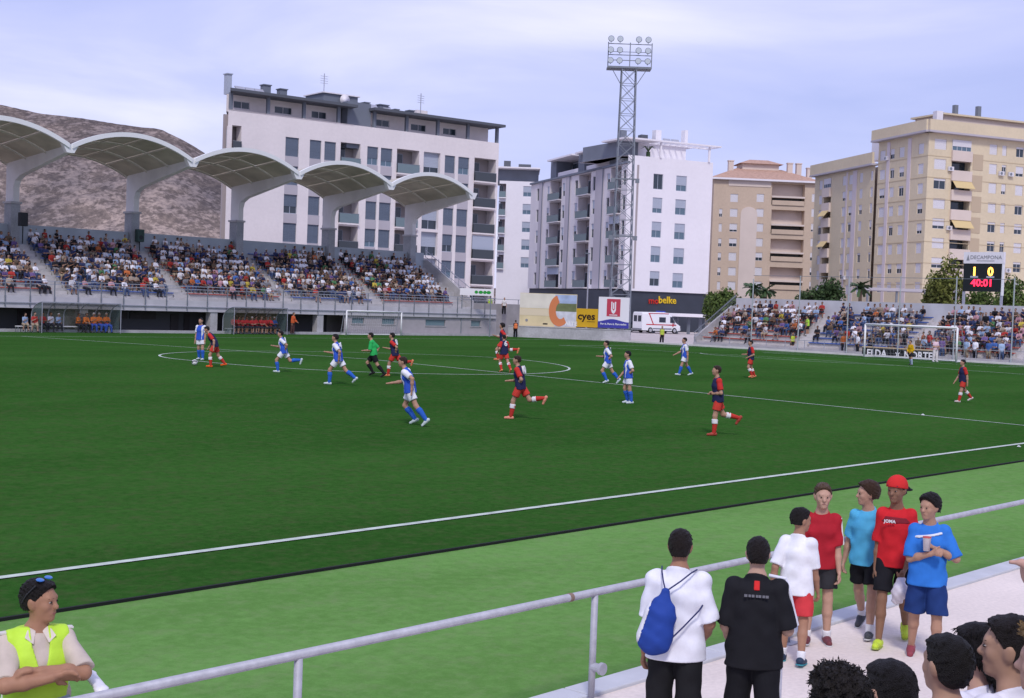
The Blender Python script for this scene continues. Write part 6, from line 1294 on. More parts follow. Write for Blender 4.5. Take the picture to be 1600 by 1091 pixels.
# white T-shirt, red shorts, seen from behind
near(1243, 1030, 793, 338, dict(KID, lean=3, head=(-48, 4), L=(4, 3, 6, 0), Rr=(-8, 3, 10, -8), aL=(-16, 16, 30, 10), aR=(10, 9, 12, 10)), dict(shirt=(.80, .80, .84), shorts=(.62, .05, .06), socks=(.75, .75, .78), socklen=.8, shoes=(.03, .05, .09), sole=(.05, .28, .34), hair=HAIRD, sleeve=.92, shortlen=.86, loose=.024, hem=.08, skin=SKINS[1]), 'boy in a loose white shirt and red shorts seen from behind', hx=1252)
r, J, H_ = near(1282, 1006, 757, 172, dict(KID, lean=2, head=(4, 4), L=(2, 2, 4, 0), Rr=(8, 2, 8, 4), aL=(4, 7, 10, 10), aR=(4, 6, 14, 20)), dict(shirt=(.40, .018, .03), shorts=(.035, .035, .04), socks=(.75, .75, .78), socklen=.82, shoes=(.17, .05, .06), hair=(.10, .06, .035), brow=(.12, .07, .04), sleeve=.92, shortlen=.7, loose=.02, hem=.05, skin=(.50, .30, .215)), 'fair haired boy in a dark red shirt with white sleeve stripes', hx=1286)
for n in 'LR':      # three white stripes down each sleeve
    s_, e_ = J['sho'+n], J['elb'+n]; d = (e_-s_)/np.linalg.norm(e_-s_); out_ = J['Rc'][:, 1]*(1 if n == 'L' else -1); out_ = out_-d*(out_@d); out_ /= np.linalg.norm(out_); fr = np.cross(out_, d)
    for k in (-1, 0, 1):
        rr_ = (.0305*.92+.0105)*H_; a0 = out_*math.cos(k*.36)+fr*math.sin(k*.36); MB().tube([s_-d*.01*H_+a0*(.0335*.92+.0095)*H_, lerp(s_, e_, .45)+a0*rr_, lerp(s_, e_, .9)+a0*(rr_+.003)], .0075, 6).build('sleeve_stripe', cmat((.78, .76, .76)), J['shirt_obj'])
near(1337, 999, 757, 152, dict(KID, lean=3, head=(-58, 2), L=(16, 2, 4, 8), Rr=(-16, 2, 20, -24), aL=(6, 8, 10, 10), aR=(-12, 14, 18, 10)), dict(shirt=(.09, .42, .68), shorts=(.014, .014, .018), socks=(.72, .72, .76), socklen=.78, shoes=(.06, .065, .075), sole=(.5, .5, .5), hair=(.055, .03, .018), brow=HAIRB, sleeve=.86, shortlen=.74, loose=.02, hem=.06, skin=(.46, .27, .19), hairvol=.009), 'boy in a sky blue shirt and black shorts turning his head away', hx=1355)
r, J, H_ = near(1368, 1013, 748, 160, dict(KID, hs=1.08, build=.86, lean=2, head=(-22, 4), L=(-18, 2, 16, -18), Rr=(14, 2, 4, 6), aL=(2, 8, 34, 38), aR=(-2, 6, 14, 8), curlL=70), dict(shirt=(.60, .022, .03), shorts=(.014, .014, .018), shoes=(.55, .72, .06), sole=(.35, .45, .08), sleeve=.95, shortlen=.80, loose=.022, hem=.05, skin=(.24, .125, .075), hair=HAIRD), 'boy in a red jersey and backwards red cap with lime shoes', hx=1401)
g = H_*1.08; M = J['Rh']; Lh = lambda x, y, z: J['hd']+M@(np.array([x, y, z])*g)
cp_, v, q = iso('cap', [ell(Lh(-.006, 0, .022), M, np.array((.068, .055, .062))*g)], .0075, .01, cmat((.62, .03, .03)), [(Lh(0, 0, .014), M@np.array([.22, 0, -.97]))]); cap_o = link('cap', cp_, r)
cp_, v, q = iso('cap_peak', [cap(Lh(-.055, 0, .012), Lh(-.105, 0, -.012), .05*g, .04*g, M[:, 2], .2)], .0075, .005, cmat((.02, .02, .03))); link('cap_peak', cp_, cap_o)
cp_, v, q = iso('cap_band', [ell(Lh(-.004, 0, .02), M, np.array((.0705, .0575, .04))*g)], .0075, .005, cmat((.03, .03, .07)), [(Lh(.045, 0, 0), M@np.array([-1., 0, 0])), (Lh(0, 0, .020), M@np.array([.22, 0, -.97])), (Lh(0, 0, .043), M@np.array([0, 0, 1.]))]); link('cap_band', cp_, cap_o)
f_ = .0275*H_; y = J['Rc'][:, 1]; zc = J['Rc'][:, 2]; xc = J['Rc'][:, 0]; u = H_*.86
cp_, v, q = iso('chest_band', [icap(J['wai'], J['che'], .059*u, .064*u, y, 1.35, f_*.83), icap(J['che'], J['up'], .064*u, .056*u, y, 1.42, f_*.83, f_*.55)], .0085, .014*H_, cmat((.20, .02, .03)), [(J['che']+zc*.064*H_, zc), (J['che']+zc*.030*H_, -zc), (J['che']+xc*.02*H_, -xc)]); link('chest_band', cp_, J['shirt_obj'])
on_body(r, J, 'JOMA', .042, M_NUM, False, .009, H_, 'chest_print', dy=-.03, push=.005)
# crumpled white bag in his left hand
w_ = J['wriL']+J['hdirL']*.075*H_; bgm, v, q = iso('bag', [ell(np.zeros(3), np.eye(3), (.05, .05, .04)), ell(np.array([0, 0, -.10]), np.eye(3), (.085, .075, .09)), ell(np.array([.0, .03, -.17]), np.eye(3), (.06, .05, .07))], .01, .03, mat('plastic_bag', (.72, .68, .74), .35), (), wrinkle(.010, 40, 3)); bpy.context.view_layer.update(); o = link('plastic_bag', bgm, None, tuple(r.matrix_world @ Vector(tuple(w_)))); tag(o, 'crumpled white plastic bag in the hand of the boy with the cap', 'bag')
r, J, H_ = near(1449, 1024, 770, 166, dict(KID, hs=1.1, lean=2, head=(-38, 4), L=(6, 3, 6, 2), Rr=(-6, 3, 10, -8), aL=(12, 26, 118, 60), aR=(12, 8, 104, 50), curlL=60, curlR=60), dict(shirt=(.035, .19, .62), shorts=(.018, .045, .17), shoes=(.28, .06, .08), sole=(.6, .58, .58), sleeve=.95, shortlen=1.0, loose=.026, hem=.075, skin=(.44, .25, .17), hair=HAIRD, hairvol=.010), 'boy in a royal blue shirt and navy shorts carrying a paper cup', hx=1452)
bpy.context.view_layer.update(); w_ = r.matrix_world @ Vector(tuple(J['wriL']+J['hdirL']*.062*H_+J['innL']*.0+J['Rc'][:, 0]*.03)); o = empty('paper_cup', tuple(w_), 0, 'white and red paper cup held by the boy in royal blue', 'cup'); MB().lathe((0, 0, -.06), [(.028, 0), (.037, .12), (.039, .122), (.035, .118)], 16).build('cup_body', mat('cup_white', (.75, .70, .70), .5), o, smooth=True); MB().lathe((0, 0, .062), [(.039, 0), (.039, .01), (.02, .012)], 16).build('cup_lid', mat('cup_red', (.6, .12, .1), .5), o)
cp_, v, q = iso('chest_stripe', [icap(J['wai'], J['che'], .059*H_*.92, .064*H_*.92, J['Rc'][:, 1], 1.35, .0275*H_), icap(J['che'], J['up'], .064*H_*.92, .056*H_*.92, J['Rc'][:, 1], 1.42, .0275*H_, .019*H_)], .0085, .014*H_, cmat((.72, .74, .78)), [(J['che']+J['Rc'][:, 2]*.062*H_, J['Rc'][:, 2]*.98-J['Rc'][:, 1]*.2), (J['che']+J['Rc'][:, 2]*.048*H_, -J['Rc'][:, 2]*.98+J['Rc'][:, 1]*.2), (J['che']+J['Rc'][:, 0]*.02*H_, -J['Rc'][:, 0])]); link('chest_stripe', cp_, J['shirt_obj'])
# two young men seen from behind, cropped at the hips by the frame
def man(px, ty, d, hd, H, pose, wear, label):
    # distance from the height of the head top above the walkway
    r_ = ray(px, ty); t = (H*.985-CAM[2])/r_[2]; P = CAM+r_*t; PP = dict(DEF); PP.update(pose); J = skel(PP, H); P[2] = .004; P = shift_to(P, J, YD+hd, H, foot_base(J, H), px); return person((P[0], P[1], .004), YD+hd, H, pose, wear, label, 'person', None, h=.0085)
r, J = man(1063, 828, 0, 352, 1.66, dict(lean=2, head=(-6, 2), L=(4, 3, 4, 0), Rr=(-6, 3, 8, 0), aL=(2, 9, 14, 16), aR=(-4, 14, 50, 30), build=1.04, hs=1.03), dict(shirt=(.80, .80, .86), trousers=(.014, .014, .016), shoes=(.05, .05, .06), hair=(.016, .011, .009), sleeve=.95, loose=.0155, hem=.075, skin=(.33, .165, .10), nape=-.036, wr=1.3), 'young man in a white shirt with a blue drawstring bag on his back')
H_ = 1.66; Rc = J['Rc']; bc = lambda x, y_, z: J['che']+Rc@(np.array([x, y_, z])*H_); bpy.context.view_layer.update()
bpr = [cap(bc(-.112, .050, .035), bc(-.125, .066, -.05), .030, .10, Rc[:, 0], .62), cap(bc(-.125, .066, -.05), bc(-.122, .085, -.15), .10, .125, Rc[:, 0], .6)]
bgm, v, q = iso('bag_body', bpr, .009, .03, cmat((.022, .06, .30), .7), (), wrinkle(.006, 34, 8)); bag = empty('drawstring_bag', tuple(r.matrix_world @ Vector(tuple(bc(-.11, .05, 0)))), r.rotation_euler[2], 'royal blue drawstring gym bag hanging on the back of the man in white', 'bag')
def toloc(me):      # shift a mesh from the person's frame into the bag's frame
    off = np.array(bc(-.11, .05, 0)); n_ = len(me.vertices); co = np.empty(n_*3, np.float32); me.vertices.foreach_get('co', co); me.vertices.foreach_set('co', (co.reshape(-1, 3)-off).astype(np.float32).ravel()); return me
link('bag_body', toloc(bgm), bag)
pm_, v, q = iso('white_panel', [cap(bpr[0][1]+Rc[:, 1]*.004, bpr[0][2]+Rc[:, 1]*.004, .032, .103, Rc[:, 0], .62), cap(bpr[1][1]+Rc[:, 1]*.004, bpr[1][2]+Rc[:, 1]*.004, .103, .127, Rc[:, 0], .6)], .009, .03, cmat((.74, .74, .78), .7), [(bc(0, .118, -.05), -Rc[:, 1]*.96-Rc[:, 2]*.28)]); link('white_panel', toloc(pm_), bag)
off = bc(-.11, .05, 0); cm = mat('cord', (.03, .035, .12), .8)
for pts in ([bc(-.112, .05, .04), bc(-.098, .062, .08), bc(-.06, .070, .115), bc(-.0, .072, .126)], [bc(-.112, .05, .04), bc(-.104, -.01, .085), bc(-.075, -.05, .116), bc(-.02, -.075, .124)], [bc(-.135, .02, -.15), bc(-.112, -.03, -.10), bc(-.085, -.09, -.035), bc(-.02, -.118, .0)]): MB(off).tube(pts, .0055, 6).build('cord', cm, bag)
r, J = man(1184, 838, 0, 350, 1.64, dict(lean=2, head=(4, 3), L=(6, 3, 4, 0), Rr=(-8, 3, 8, 0), aL=(4, 10, 40, 40), aR=(-2, 15, 108, 26), build=1.02, hs=1.02), dict(shirt=(.014, .014, .017), trousers=(.012, .012, .015), shoes=(.05, .05, .06), hair=(.014, .010, .009), sleeve=.95, loose=.0155, hem=.08, skin=(.47, .29, .21), nape=-.034), 'young man in a black sports shirt with a red patch at the collar')
H_ = 1.64; Rc = J['Rc']
o = J['che']+Rc@(np.array([-.108, 0, .085])*H_); 
for i, (ya, wb_) in enumerate(((-.052, .014), (-.036, .011), (-.022, .013), (-.006, .01), (.006, .013), (.022, .012), (.036, .014))): c_ = J['che']+Rc@(np.array([-.0845, -ya-.008, .048])*H_); MB().bar(c_-Rc[:, 1]*wb_*.45*H_, c_+Rc[:, 1]*wb_*.45*H_, .012, .016, up=tuple(Rc[:, 2])).build('back_print', mat('print_dim', (.16, .16, .18), .6), J['shirt_obj'])
pb_, v, q = iso('collar_patch', [icap(J['che'], J['up'], .064*H_, .056*H_, Rc[:, 1], 1.42, .0185*H_, .012*H_), icap(J['up'], J['nck'], .044*H_, .030*H_, Rc[:, 1], 1.3, .011*H_, .013*H_)], .007, .014*H_, cmat((.6, .03, .03)), [(J['che']+Rc@(np.array([0, .012, 0])*H_), Rc[:, 1]), (J['che']+Rc@(np.array([0, -.012, 0])*H_), -Rc[:, 1]), (J['che']+Rc@(np.array([0, 0, .068])*H_), -Rc[:, 2]), (J['che']+Rc@(np.array([-.03, 0, 0])*H_), Rc[:, 0]), (J['nck']-Rc[:, 2]*.012*H_, Rc[:, 2])]); link('collar_patch', pb_, J['shirt_obj'])
s_, e_ = J['shoR'], J['elbR']; d = (e_-s_)/np.linalg.norm(e_-s_); out_ = -Rc[:, 1]; out_ = out_-d*(out_@d); out_ /= np.linalg.norm(out_); MB().tube([J['nck']+out_*.05*H_-Rc[:, 2]*.006*H_, s_+out_*.028*H_+Rc[:, 2]*.040*H_, s_+out_*.044*H_+d*.02*H_, lerp(s_, e_, .5)+out_*.0425*H_, lerp(s_, e_, .93)+out_*.044*H_], .012, 8).build('sleeve_stripe', cmat((.72, .72, .8)), J['shirt_obj'])
k_, a_, h_ = J['kneR'], J['ankR'], J['hipR']; MB().tube([h_+out_*.067*H_, k_+out_*.053*H_, lerp(k_, a_, .6)+out_*.048*H_], .012, 8).build('trouser_stripe', cmat((.5, .5, .58)), r)

# ------------------------------------------------------------------ seated guard with folded arms, plastic chair
gz = .0; d_ = 8.8; gp = P_(64, 907, d_); GXY = (gp[0], gp[1]); seat_h = .42
gh = 212.; Hg = 1.80
pose = dict(lean=-5, head=(46, 2), side=0, L=(86, 9, 88, 0), Rr=(88, 10, 86, 0), aLp=((.120, .128, .085), (.130, -.012, .108), (.0, -.9, .15)), aRp=((.118, -.128, .068), (.152, .012, .084), (-.1, .9, .12)), build=1.06, hs=1.05, curlL=25, curlR=25)
zt_need = gp[2]; Pm = dict(DEF); Pm.update(pose); Jt = skel(Pm, Hg); zpel = zt_need-(Jt['hd']+Jt['Rh']@np.array([0, 0, .07*Hg*1.05]))[2]
hdo = rz_(YD+gh)@(Jt['hd']); loc = (GXY[0]-hdo[0], GXY[1]-hdo[1], zpel)
TAN = (.56, .475, .40)
r, J = person(loc, YD+gh, Hg, pose, dict(shirt=TAN, trousers=(.018, .017, .015), shoes=(.015, .015, .015), hair=(.014, .011, .010), sleeve=.93, loose=.009, hem=.02, skin=(.36, .185, .11), wr=1.6), 'seated guard in a beige shirt and lime safety vest with folded arms', 'guard', None, h=.0072, contact='pel', face=True)
Rc = J['Rc']; y = Rc[:, 1]; xc = Rc[:, 0]; zc = Rc[:, 2]; u = Hg*1.06; g_ = .0195*Hg
vp = [icap(J['wai'], J['che'], .059*u, .064*u, y, 1.35, g_), icap(J['che'], J['up'], .064*u, .056*u, y, 1.42, g_, g_*.75), icap(J['pel']-zc*.1*Hg, J['wai'], .068*u, .060*u, y, 1.32, g_*1.25, g_*1.1), icap(J['up'], J['nck'], .044*u, .030*u, y, 1.35, .017*Hg, .017*Hg)]+[cap(lerp(J['nck'], J['sho'+n], .3)-zc*.006*Hg, lerp(J['nck'], J['sho'+n], .85)+zc*.004*Hg, .036*u, .041*u) for n in 'LR']
F, lo = field(vp, .0075, .014*Hg, [(J['pel']-zc*.05*Hg, -zc), (J['nck']+zc*.01*Hg, zc)], wrinkle(.004, 24, 5)); n_ = F.shape; X, Y, Z = np.meshgrid(*[lo[i]+np.arange(n_[i])*.0075 for i in range(3)], indexing='ij'); Q = np.stack([X, Y, Z], -1)-J['che']; ly = Q@y; lz = Q@zc; lx = Q@xc
vneck = np.where(lx > 0, (np.clip((lz/Hg+.055)*.24, 0, .030)*Hg-np.abs(ly)), -1.); armh = np.abs(ly)-(.108-.006*np.clip((lz/Hg+.0)*8, 0, 1))*Hg
F = np.maximum(F, np.maximum(vneck, np.minimum(armh, 1))); v, q = surfnet(F.astype(np.float32), lo, .0075); vest = link('safety_vest', to_mesh('safety_vest', v, q, mat('vest_lime', (.50, .78, .05), .6, var=.05, scale=10, bump=.1, bscale=60)), r)
for zz, hgt_ in ((-.125, .028), (-.185, .028)):
    bp2 = [icap(J['wai'], J['che'], .059*u, .064*u, y, 1.35, g_+.006), icap(J['pel']-zc*.1*Hg, J['wai'], .068*u, .060*u, y, 1.32, g_*1.25+.006, g_*1.1+.006)]; c0 = J['che']+zc*zz*Hg; F, lo = field(bp2, .0075, .014*Hg, [(c0+zc*hgt_/2*Hg, zc), (c0-zc*hgt_/2*Hg, -zc)], wrinkle(.004, 24, 5)); v, q = surfnet(F, lo, .0075); link('reflective_band', to_mesh('reflective_band', v, q, mat('reflective', (.30, .35, .42), .35, .2)), vest)
from mathutils.bvhtree import BVHTree
_all = [o_.data for o_ in (vest, J['shirt_obj'])]; _v = []; _f = []
for me_ in _all: k0 = len(_v); _v += [tuple(q_.co) for q_ in me_.vertices]; _f += [tuple(k0+i_ for i_ in p_.vertices) for p_ in me_.polygons]
BV = BVHTree.FromPolygons(_v, _f)
for s in (1, -1):      # shirt collar points and epaulettes
    b = MB(); pts = []
    for yy, zz in ((.010, -.004), (.034, .010), (.052, -.022), (.026, -.044)):
        o0 = J['nck']+Rc@(np.array([.4, s*yy, zz])*Hg); hit = BV.ray_cast(Vector(tuple(o0)), Vector(tuple(-xc)))[0]; base_ = np.array(hit) if hit is not None else J['nck']+Rc@(np.array([.03, s*yy, zz])*Hg); lim = J['nck']+Rc@(np.array([.022, s*yy, zz])*Hg); base_ = base_ if (base_-lim)@xc > 0 else lim; pts.append(base_)
    b.hexa([p+xc*.010 for p in pts]+[p+xc*.022 for p in pts]); b.build('collar', cmat((.68, .60, .52)), J['shirt_obj'], bevel=.003)
    s_ = J['sho'+('L' if s > 0 else 'R')]; MB().bar(s_+zc*.047*Hg-y*s*.03*Hg, s_+zc*.042*Hg+y*s*.028*Hg, .05, .010).build('epaulette', cmat((.66, .62, .6)), J['shirt_obj'])
g = Hg*1.05; M = J['Rh']; Lh = lambda x, y_, z: J['hd']+M@(np.array([x, y_, z])*g)
sg = empty('sunglasses', parent=r)
for s in (1, -1): lm, v, q = iso('lens', [ell(Lh(.010, s*.025, .0765), M@ry(-75), np.array((.004, .018, .013))*g)], .005, .005, mat('lens_blue', (.03, .16, .50), .1, spec=.7)); link('lens', lm, sg); MB().tube([Lh(.008, s*.046, .062), Lh(-.02, s*.054, .03), Lh(-.04, s*.048, .0)], .0022*g, 5).build('temple', M_DARK, sg)
bpy.context.view_layer.update()
ch = empty('plastic_chair', (loc[0], loc[1], -.026), R(YD+gh), 'white plastic garden armchair under the seated guard', 'chair'); M_PL = mat('plastic_white', (.78, .77, .80), .4, spec=.4); sh_ = loc[2]+.026-.075*Hg
def rib(name, pts, r_, fl=.45, axv=(0, 0, 1.)): me, v, q = iso(name, [cap(a, b, r_, r_, np.array(axv, float), fl) for a, b in zip(pts[:-1], pts[1:])], .011, .02, M_PL); return link(name, me, ch)
rib('seat', [(-.17, .0, sh_-.02), (.24, .0, sh_-.01)], .24, .1)
for s in (1, -1):
    rib('arm_rest', [(-.24, s*.29, sh_+.36), (-.05, s*.33, sh_+.35), (.24, s*.33, sh_+.33), (.31, s*.325, sh_+.26)], .042, .42); rib('front_leg', [(.30, s*.325, sh_+.26), (.28, s*.30, sh_-.02), (.30, s*.30, .03)], .04, .6, (1, 0, 0)); rib('rear_leg', [(-.2, s*.24, sh_), (-.32, s*.27, .03)], .04, .6, (1, 0, 0))
    rib('back_stile', [(-.20, s*.22, sh_), (-.30, s*.23, sh_+.42)], .035, .6, (1, 0, 0))
rib('back_top', [(-.30, .23, sh_+.42), (-.315, 0, sh_+.47), (-.30, -.23, sh_+.42)], .045, .5, (1, 0, 0))
for k in range(5): rib('back_slat', [(-.22, -.14+.07*k, sh_+.03), (-.305, -.14+.07*k, sh_+.44)], .022, .5, (1, 0, 0))

# ------------------------------------------------------------------ spectators sitting just below the camera
SIT = dict(lean=8, L=(84, 8, 84, 0), Rr=(84, 8, 84, 0), aL=(30, 8, 60, 30), aR=(30, 8, 60, 30))
PLAID = bpy.data.materials.new('plaid_shirt'); PLAID.use_nodes = True; t = PLAID.node_tree; bs = t.nodes['Principled BSDF']; bs.inputs['Roughness'].default_value = .85; co = t.nodes.new('ShaderNodeTexCoord'); last = None
for ax_, col, sc_ in (('Y', (.33, .05, .10), 62.), ('Z', (.12, .16, .42), 58.), ('Y', (.10, .14, .45), 31.), ('Z', (.36, .06, .1), 29.)):
    wv = t.nodes.new('ShaderNodeTexWave'); wv.bands_direction = ax_; wv.inputs['Scale'].default_value = sc_/6.28; t.links.new(co.outputs['Object'], wv.inputs['Vector']); rp = t.nodes.new('ShaderNodeMapRange'); rp.inputs[1].default_value = .72; rp.inputs[2].default_value = .86; rp.inputs[4].default_value = .75; t.links.new(wv.outputs['Fac'], rp.inputs[0]); mxx = t.nodes.new('ShaderNodeMixRGB'); mxx.inputs['Color2'].default_value = (*col, 1); t.links.new(rp.outputs[0], mxx.inputs['Fac'])
    if last is None: mxx.inputs['Color1'].default_value = (.72, .68, .72, 1)
    else: t.links.new(last.outputs[0], mxx.inputs['Color1'])
    last = mxx
t.links.new(last.outputs[0], bs.inputs['Base Color'])
def sitter(px, ty, d, hd, wear, label, pose=None, H=1.75, hd_=(0, 0), **k):
    P = P_(px, ty, d); po = dict(SIT, head=hd_, hs=1.04); po.update(pose or {}); PP = dict(DEF); PP.update(po); J = skel(PP, H); o = rz_(YD+hd)@J['hd']; zp = P[2]-(J['hd']+J['Rh']@np.array([0, 0, .075*H]))[2]
    w_ = dict(trousers=(.04, .045, .07), shoes=(.05, .05, .05), loose=.02, sleeve=.9); w_.update(wear); return person((P[0]-o[0], P[1]-o[1], zp), YD+hd, H, po, w_, label, 'person', None, h=.0085, contact='pel', **k)
sitter(1310, 1047, 5.2, 14, dict(shirt=(.2, .2, .22), hair=(.022, .018, .016), hairstyle='curly', hairvol=.013, nape=-.04, skin=SKINS[2]), 'spectator with curly dark hair whose head top shows by the walkway')
sitter(1390, 1033, 5.6, 18, dict(shirt=(.05, .05, .06), hair=(.012, .010, .010), hairvol=.004, nape=-.04, skin=SKINS[2]), 'spectator with straight black hair next to the plaid shirt', hd_=(10, 0))
sitter(1480, 992, 5.9, 14, dict(shirt=PLAID, hair=(.014, .012, .011), hairvol=.003, nape=-.042, skin=(.42, .25, .17)), 'spectator in a red and blue plaid shirt with black hair', hd_=(12, -4))
sitter(1527, 979, 6.5, 30, dict(shirt=(.74, .73, .82), hair=(.010, .008, .008), hairstyle='long', hairvol=.010, skin=SKINS[2]), 'woman with long black hair in a white top', hd_=(25, 2), H=1.66)
sitter(1578, 964, 5.8, 28, dict(shirt=(.76, .74, .80), hair=(.016, .012, .011), hairvol=.005, nape=-.036, skin=(.40, .235, .155)), 'man with cropped black hair in a white shirt seen from behind his ear', hd_=(38, -2), face=True)
sitter(1640, 982, 5.2, 20, dict(shirt=(.5, .4, .3), hair=(.36, .23, .10), hairstyle='curly', hairvol=.014, skin=(.5, .3, .22)), 'fair curly haired spectator at the row end beside the man in white', hd_=(40, 0), H=1.68)
hp = P_(1574, 893, 4.9); po = dict(SIT, lean=10, aRp=((.05, -.14, .12), (.16, -.14, .13)), aLp=((.17, .10, .155), (.30, .075, .175), (.95, -.05, .12)), point='L', curlL=50); PP = dict(DEF); PP.update(po); Jt = skel(PP, 1.75); hh = 75; o = rz_(YD+hh)@(Jt['wriL']+Jt['hdirL']*.1*1.75)
person((hp[0]-o[0], hp[1]-o[1], hp[2]-o[2]), YD+hh, 1.75, po, dict(shirt=(.4, .42, .5), trousers=(.05, .05, .07), shoes=(.05, .05, .05), hair=HAIRD, loose=.016, sleeve=.8, skin=(.52, .31, .24)), 'spectator pointing with an outstretched hand across the walkway', 'person', None, h=.0085, contact='pel')
# ------------------------------------------------------------------ spectators in the two far stands and the substitutes
def template(pose, H, h=.05, long=False, seat=True):
    P = dict(DEF); P.update(pose); J = skel(P, H); u = H; y = J['Rc'][:, 1]; yp = J['Rp'][:, 1]; G = []
    sh = [cap(J['wai'], J['che'], .068*u, .074*u, y, 1.3), cap(J['che'], J['up'], .074*u, .062*u, y, 1.4), cap(J['pel'], J['wai'], .074*u, .068*u, yp, 1.3)]+[cap(J['sho'+n], lerp(J['sho'+n], J['elb'+n], .8), .042*u, .038*u) for n in 'LR']
    pt = [cap(J['hip'+n], J['kne'+n], .062*u, .05*u) for n in 'LR']+([cap(J['kne'+n], J['ank'+n], .046*u, .036*u) for n in 'LR'] if long else [])
    sk = [cap(J['elb'+n], J['wri'+n]+J['hdir'+n]*.07*u, .026*u, .022*u) for n in 'LR']+([] if long else [cap(J['kne'+n], J['ank'+n], .040*u, .028*u) for n in 'LR'])+[ell(J['hd']+J['Rh']@np.array([.006, 0, -.008])*u, J['Rh'], np.array((.055, .046, .062))*u), cap(J['nck'], J['hd'], .03*u, .03*u)]
    ft = [cap(J['ank'+n], J['ank'+n]+J['fd'+n]*.09*u-J['fn'+n]*.015*u, .03*u, .025*u) for n in 'LR']; hr = [ell(J['hd']+J['Rh']@np.array([-.014, 0, .02])*u, J['Rh'], np.array((.06, .052, .056))*u)]
    groups = [sh, pt, sk, ft, hr]; F, lo = field(sh+pt+sk+ft+hr, h, .02); v, q = surfnet(F, lo, h)
    ds = []
    for g_ in groups:
        D = np.full(len(v), 9.)
        for p in g_:
            if p[0] == 'c':
                d = p[2]-p[1]; t = np.clip(((v-p[1])@d)/max(d@d, 1e-9), 0, 1); w_ = v-p[1]-t[:, None]*d; r = p[3]+(p[4]-p[3])*t
                if p[5] is not None: k = w_@p[5]; D = np.minimum(D, np.sqrt(np.maximum((w_*w_).sum(1)-k*k+(k/p[6])**2, 1e-12))-r)
                else: D = np.minimum(D, np.sqrt((w_*w_).sum(1))-r)
            else: k = ((v-p[1])@p[2])/p[3]; D = np.minimum(D, (np.sqrt((k*k).sum(1))-1)*p[3].min())
        ds.append(D)
    reg = np.argmin(ds, 0)
    # hair only on top and back of the head
    hv = (v-J['hd'])@J['Rh']; reg = np.where((reg == 4) & (hv[:, 0] > .02*u) & (hv[:, 2] < .035*u), 2, reg)
    low = min((J['ank'+n])[2] for n in 'LR')-.04*H
    return v, q, reg, (0. if seat else low)
HH = 1.72; SITS = [dict(lean=6, L=(82, 8, 86, 0), Rr=(82, 8, 86, 0), aL=(35, 10, 70, 40), aR=(35, 10, 70, 40)), dict(lean=22, L=(80, 10, 84, 0), Rr=(80, 10, 80, 0), aL=(45, 6, 50, 40), aR=(45, 6, 60, 40)), dict(lean=-4, L=(80, 12, 80, 0), Rr=(84, 6, 90, 0), aL=(20, 14, 90, 60), aR=(24, 14, 90, 60)), dict(lean=10, twist=14, head=(20, 0), L=(82, 6, 84, 0), Rr=(84, 10, 92, 0), aL=(10, 12, 40, 20), aR=(40, 16, 100, 40)), dict(lean=8, twist=-12, head=(-24, 0), L=(82, 6, 84, 0), Rr=(80, 10, 86, 0), aL=(40, 14, 100, 30), aR=(20, 10, 60, 30))]
TPL = [template(p, HH, .052, lg) for p in SITS for lg in (False, True)]
STAND = [template(dict(lean=2, L=(3, 4, 4, 0), Rr=(-3, 4, 4, 0)), HH, .05, lg, False) for lg in (False, True)]
M_CROWD = bpy.data.materials.new('spectator_clothes'); M_CROWD.use_nodes = True; t = M_CROWD.node_tree; b_ = t.nodes['Principled BSDF']; b_.inputs['Roughness'].default_value = .85; b_.inputs['Specular IOR Level'].default_value = .1; a_ = t.nodes.new('ShaderNodeAttribute'); a_.attribute_name = 'tone'; t.links.new(a_.outputs['Color'], b_.inputs['Base Color'])
TOPS = [('white', (.72, .71, .76), 36), ('black', (.02, .02, .025), 17), ('dark blue', (.035, .045, .11), 13), ('blue', (.06, .13, .36), 5), ('red', (.36, .04, .035), 6), ('grey', (.22, .22, .25), 11), ('pale blue', (.30, .40, .56), 8), ('purple', (.15, .10, .24), 5), ('brown', (.12, .085, .06), 8), ('yellow', (.50, .40, .07), 2), ('orange', (.48, .14, .05), 2), ('pink', (.46, .26, .30), 4), ('green', (.09, .22, .10), 2), ('beige', (.38, .31, .25), 7)]
TW_ = [x[2] for x in TOPS]; BOT = [('dark trousers', (.025, .026, .035), True), ('blue jeans', (.06, .09, .18), True), ('dark shorts', (.03, .03, .04), False), ('beige shorts', (.36, .29, .21), False), ('grey shorts', (.2, .2, .22), False)]
HAIRS = [(.013, .010, .009)]*6+[(.05, .03, .018), (.12, .08, .05), (.3, .28, .27), (.55, .52, .5)]
cr_ = random.Random(77); spec = []      # (world pos of pelvis, heading, template, colours, label data)
def colours(reg, top, bot, skin, hair): return np.array([top, bot, skin, (.05, .045, .045), hair])[reg]
def add(pos, heading, where, row, standing=False, top=None, bot=None, label=None, group=None, force=False):
    tn, tc_, _ = cr_.choices(TOPS, TW_)[0] if top is None else top; bn_, bc_, lg = cr_.choices(BOT, [4, 3, 2, 1, 1])[0] if bot is None else bot; sk = np.array(cr_.choice(SKINS))*(.85, .9, .95); hr = cr_.choice(HAIRS); j = cr_.uniform(.75, 1.2)
    T = STAND[int(lg)] if standing else TPL[2*cr_.randrange(5)+int(lg)]
    spec.append(dict(pos=pos, hd=heading+cr_.uniform(-14, 14), T=T, col=colours(T[2], np.array(tc_)*j, np.array(bc_), np.array(sk), np.array(hr)), tn=tn, bn=bn_, where=where, row=row, st=standing, sc=cr_.uniform(.93, 1.06), label=label, group=group, force=force))
ORD = ['front', 'second', 'third', 'fourth', 'fifth', 'sixth', 'seventh', 'eighth', 'back']
BN = {0: 'hidden block', 1: 'loudspeaker block', 2: 'block past loudspeaker', 3: 'middle block', 4: 'block next to last', 5: 'end block'}
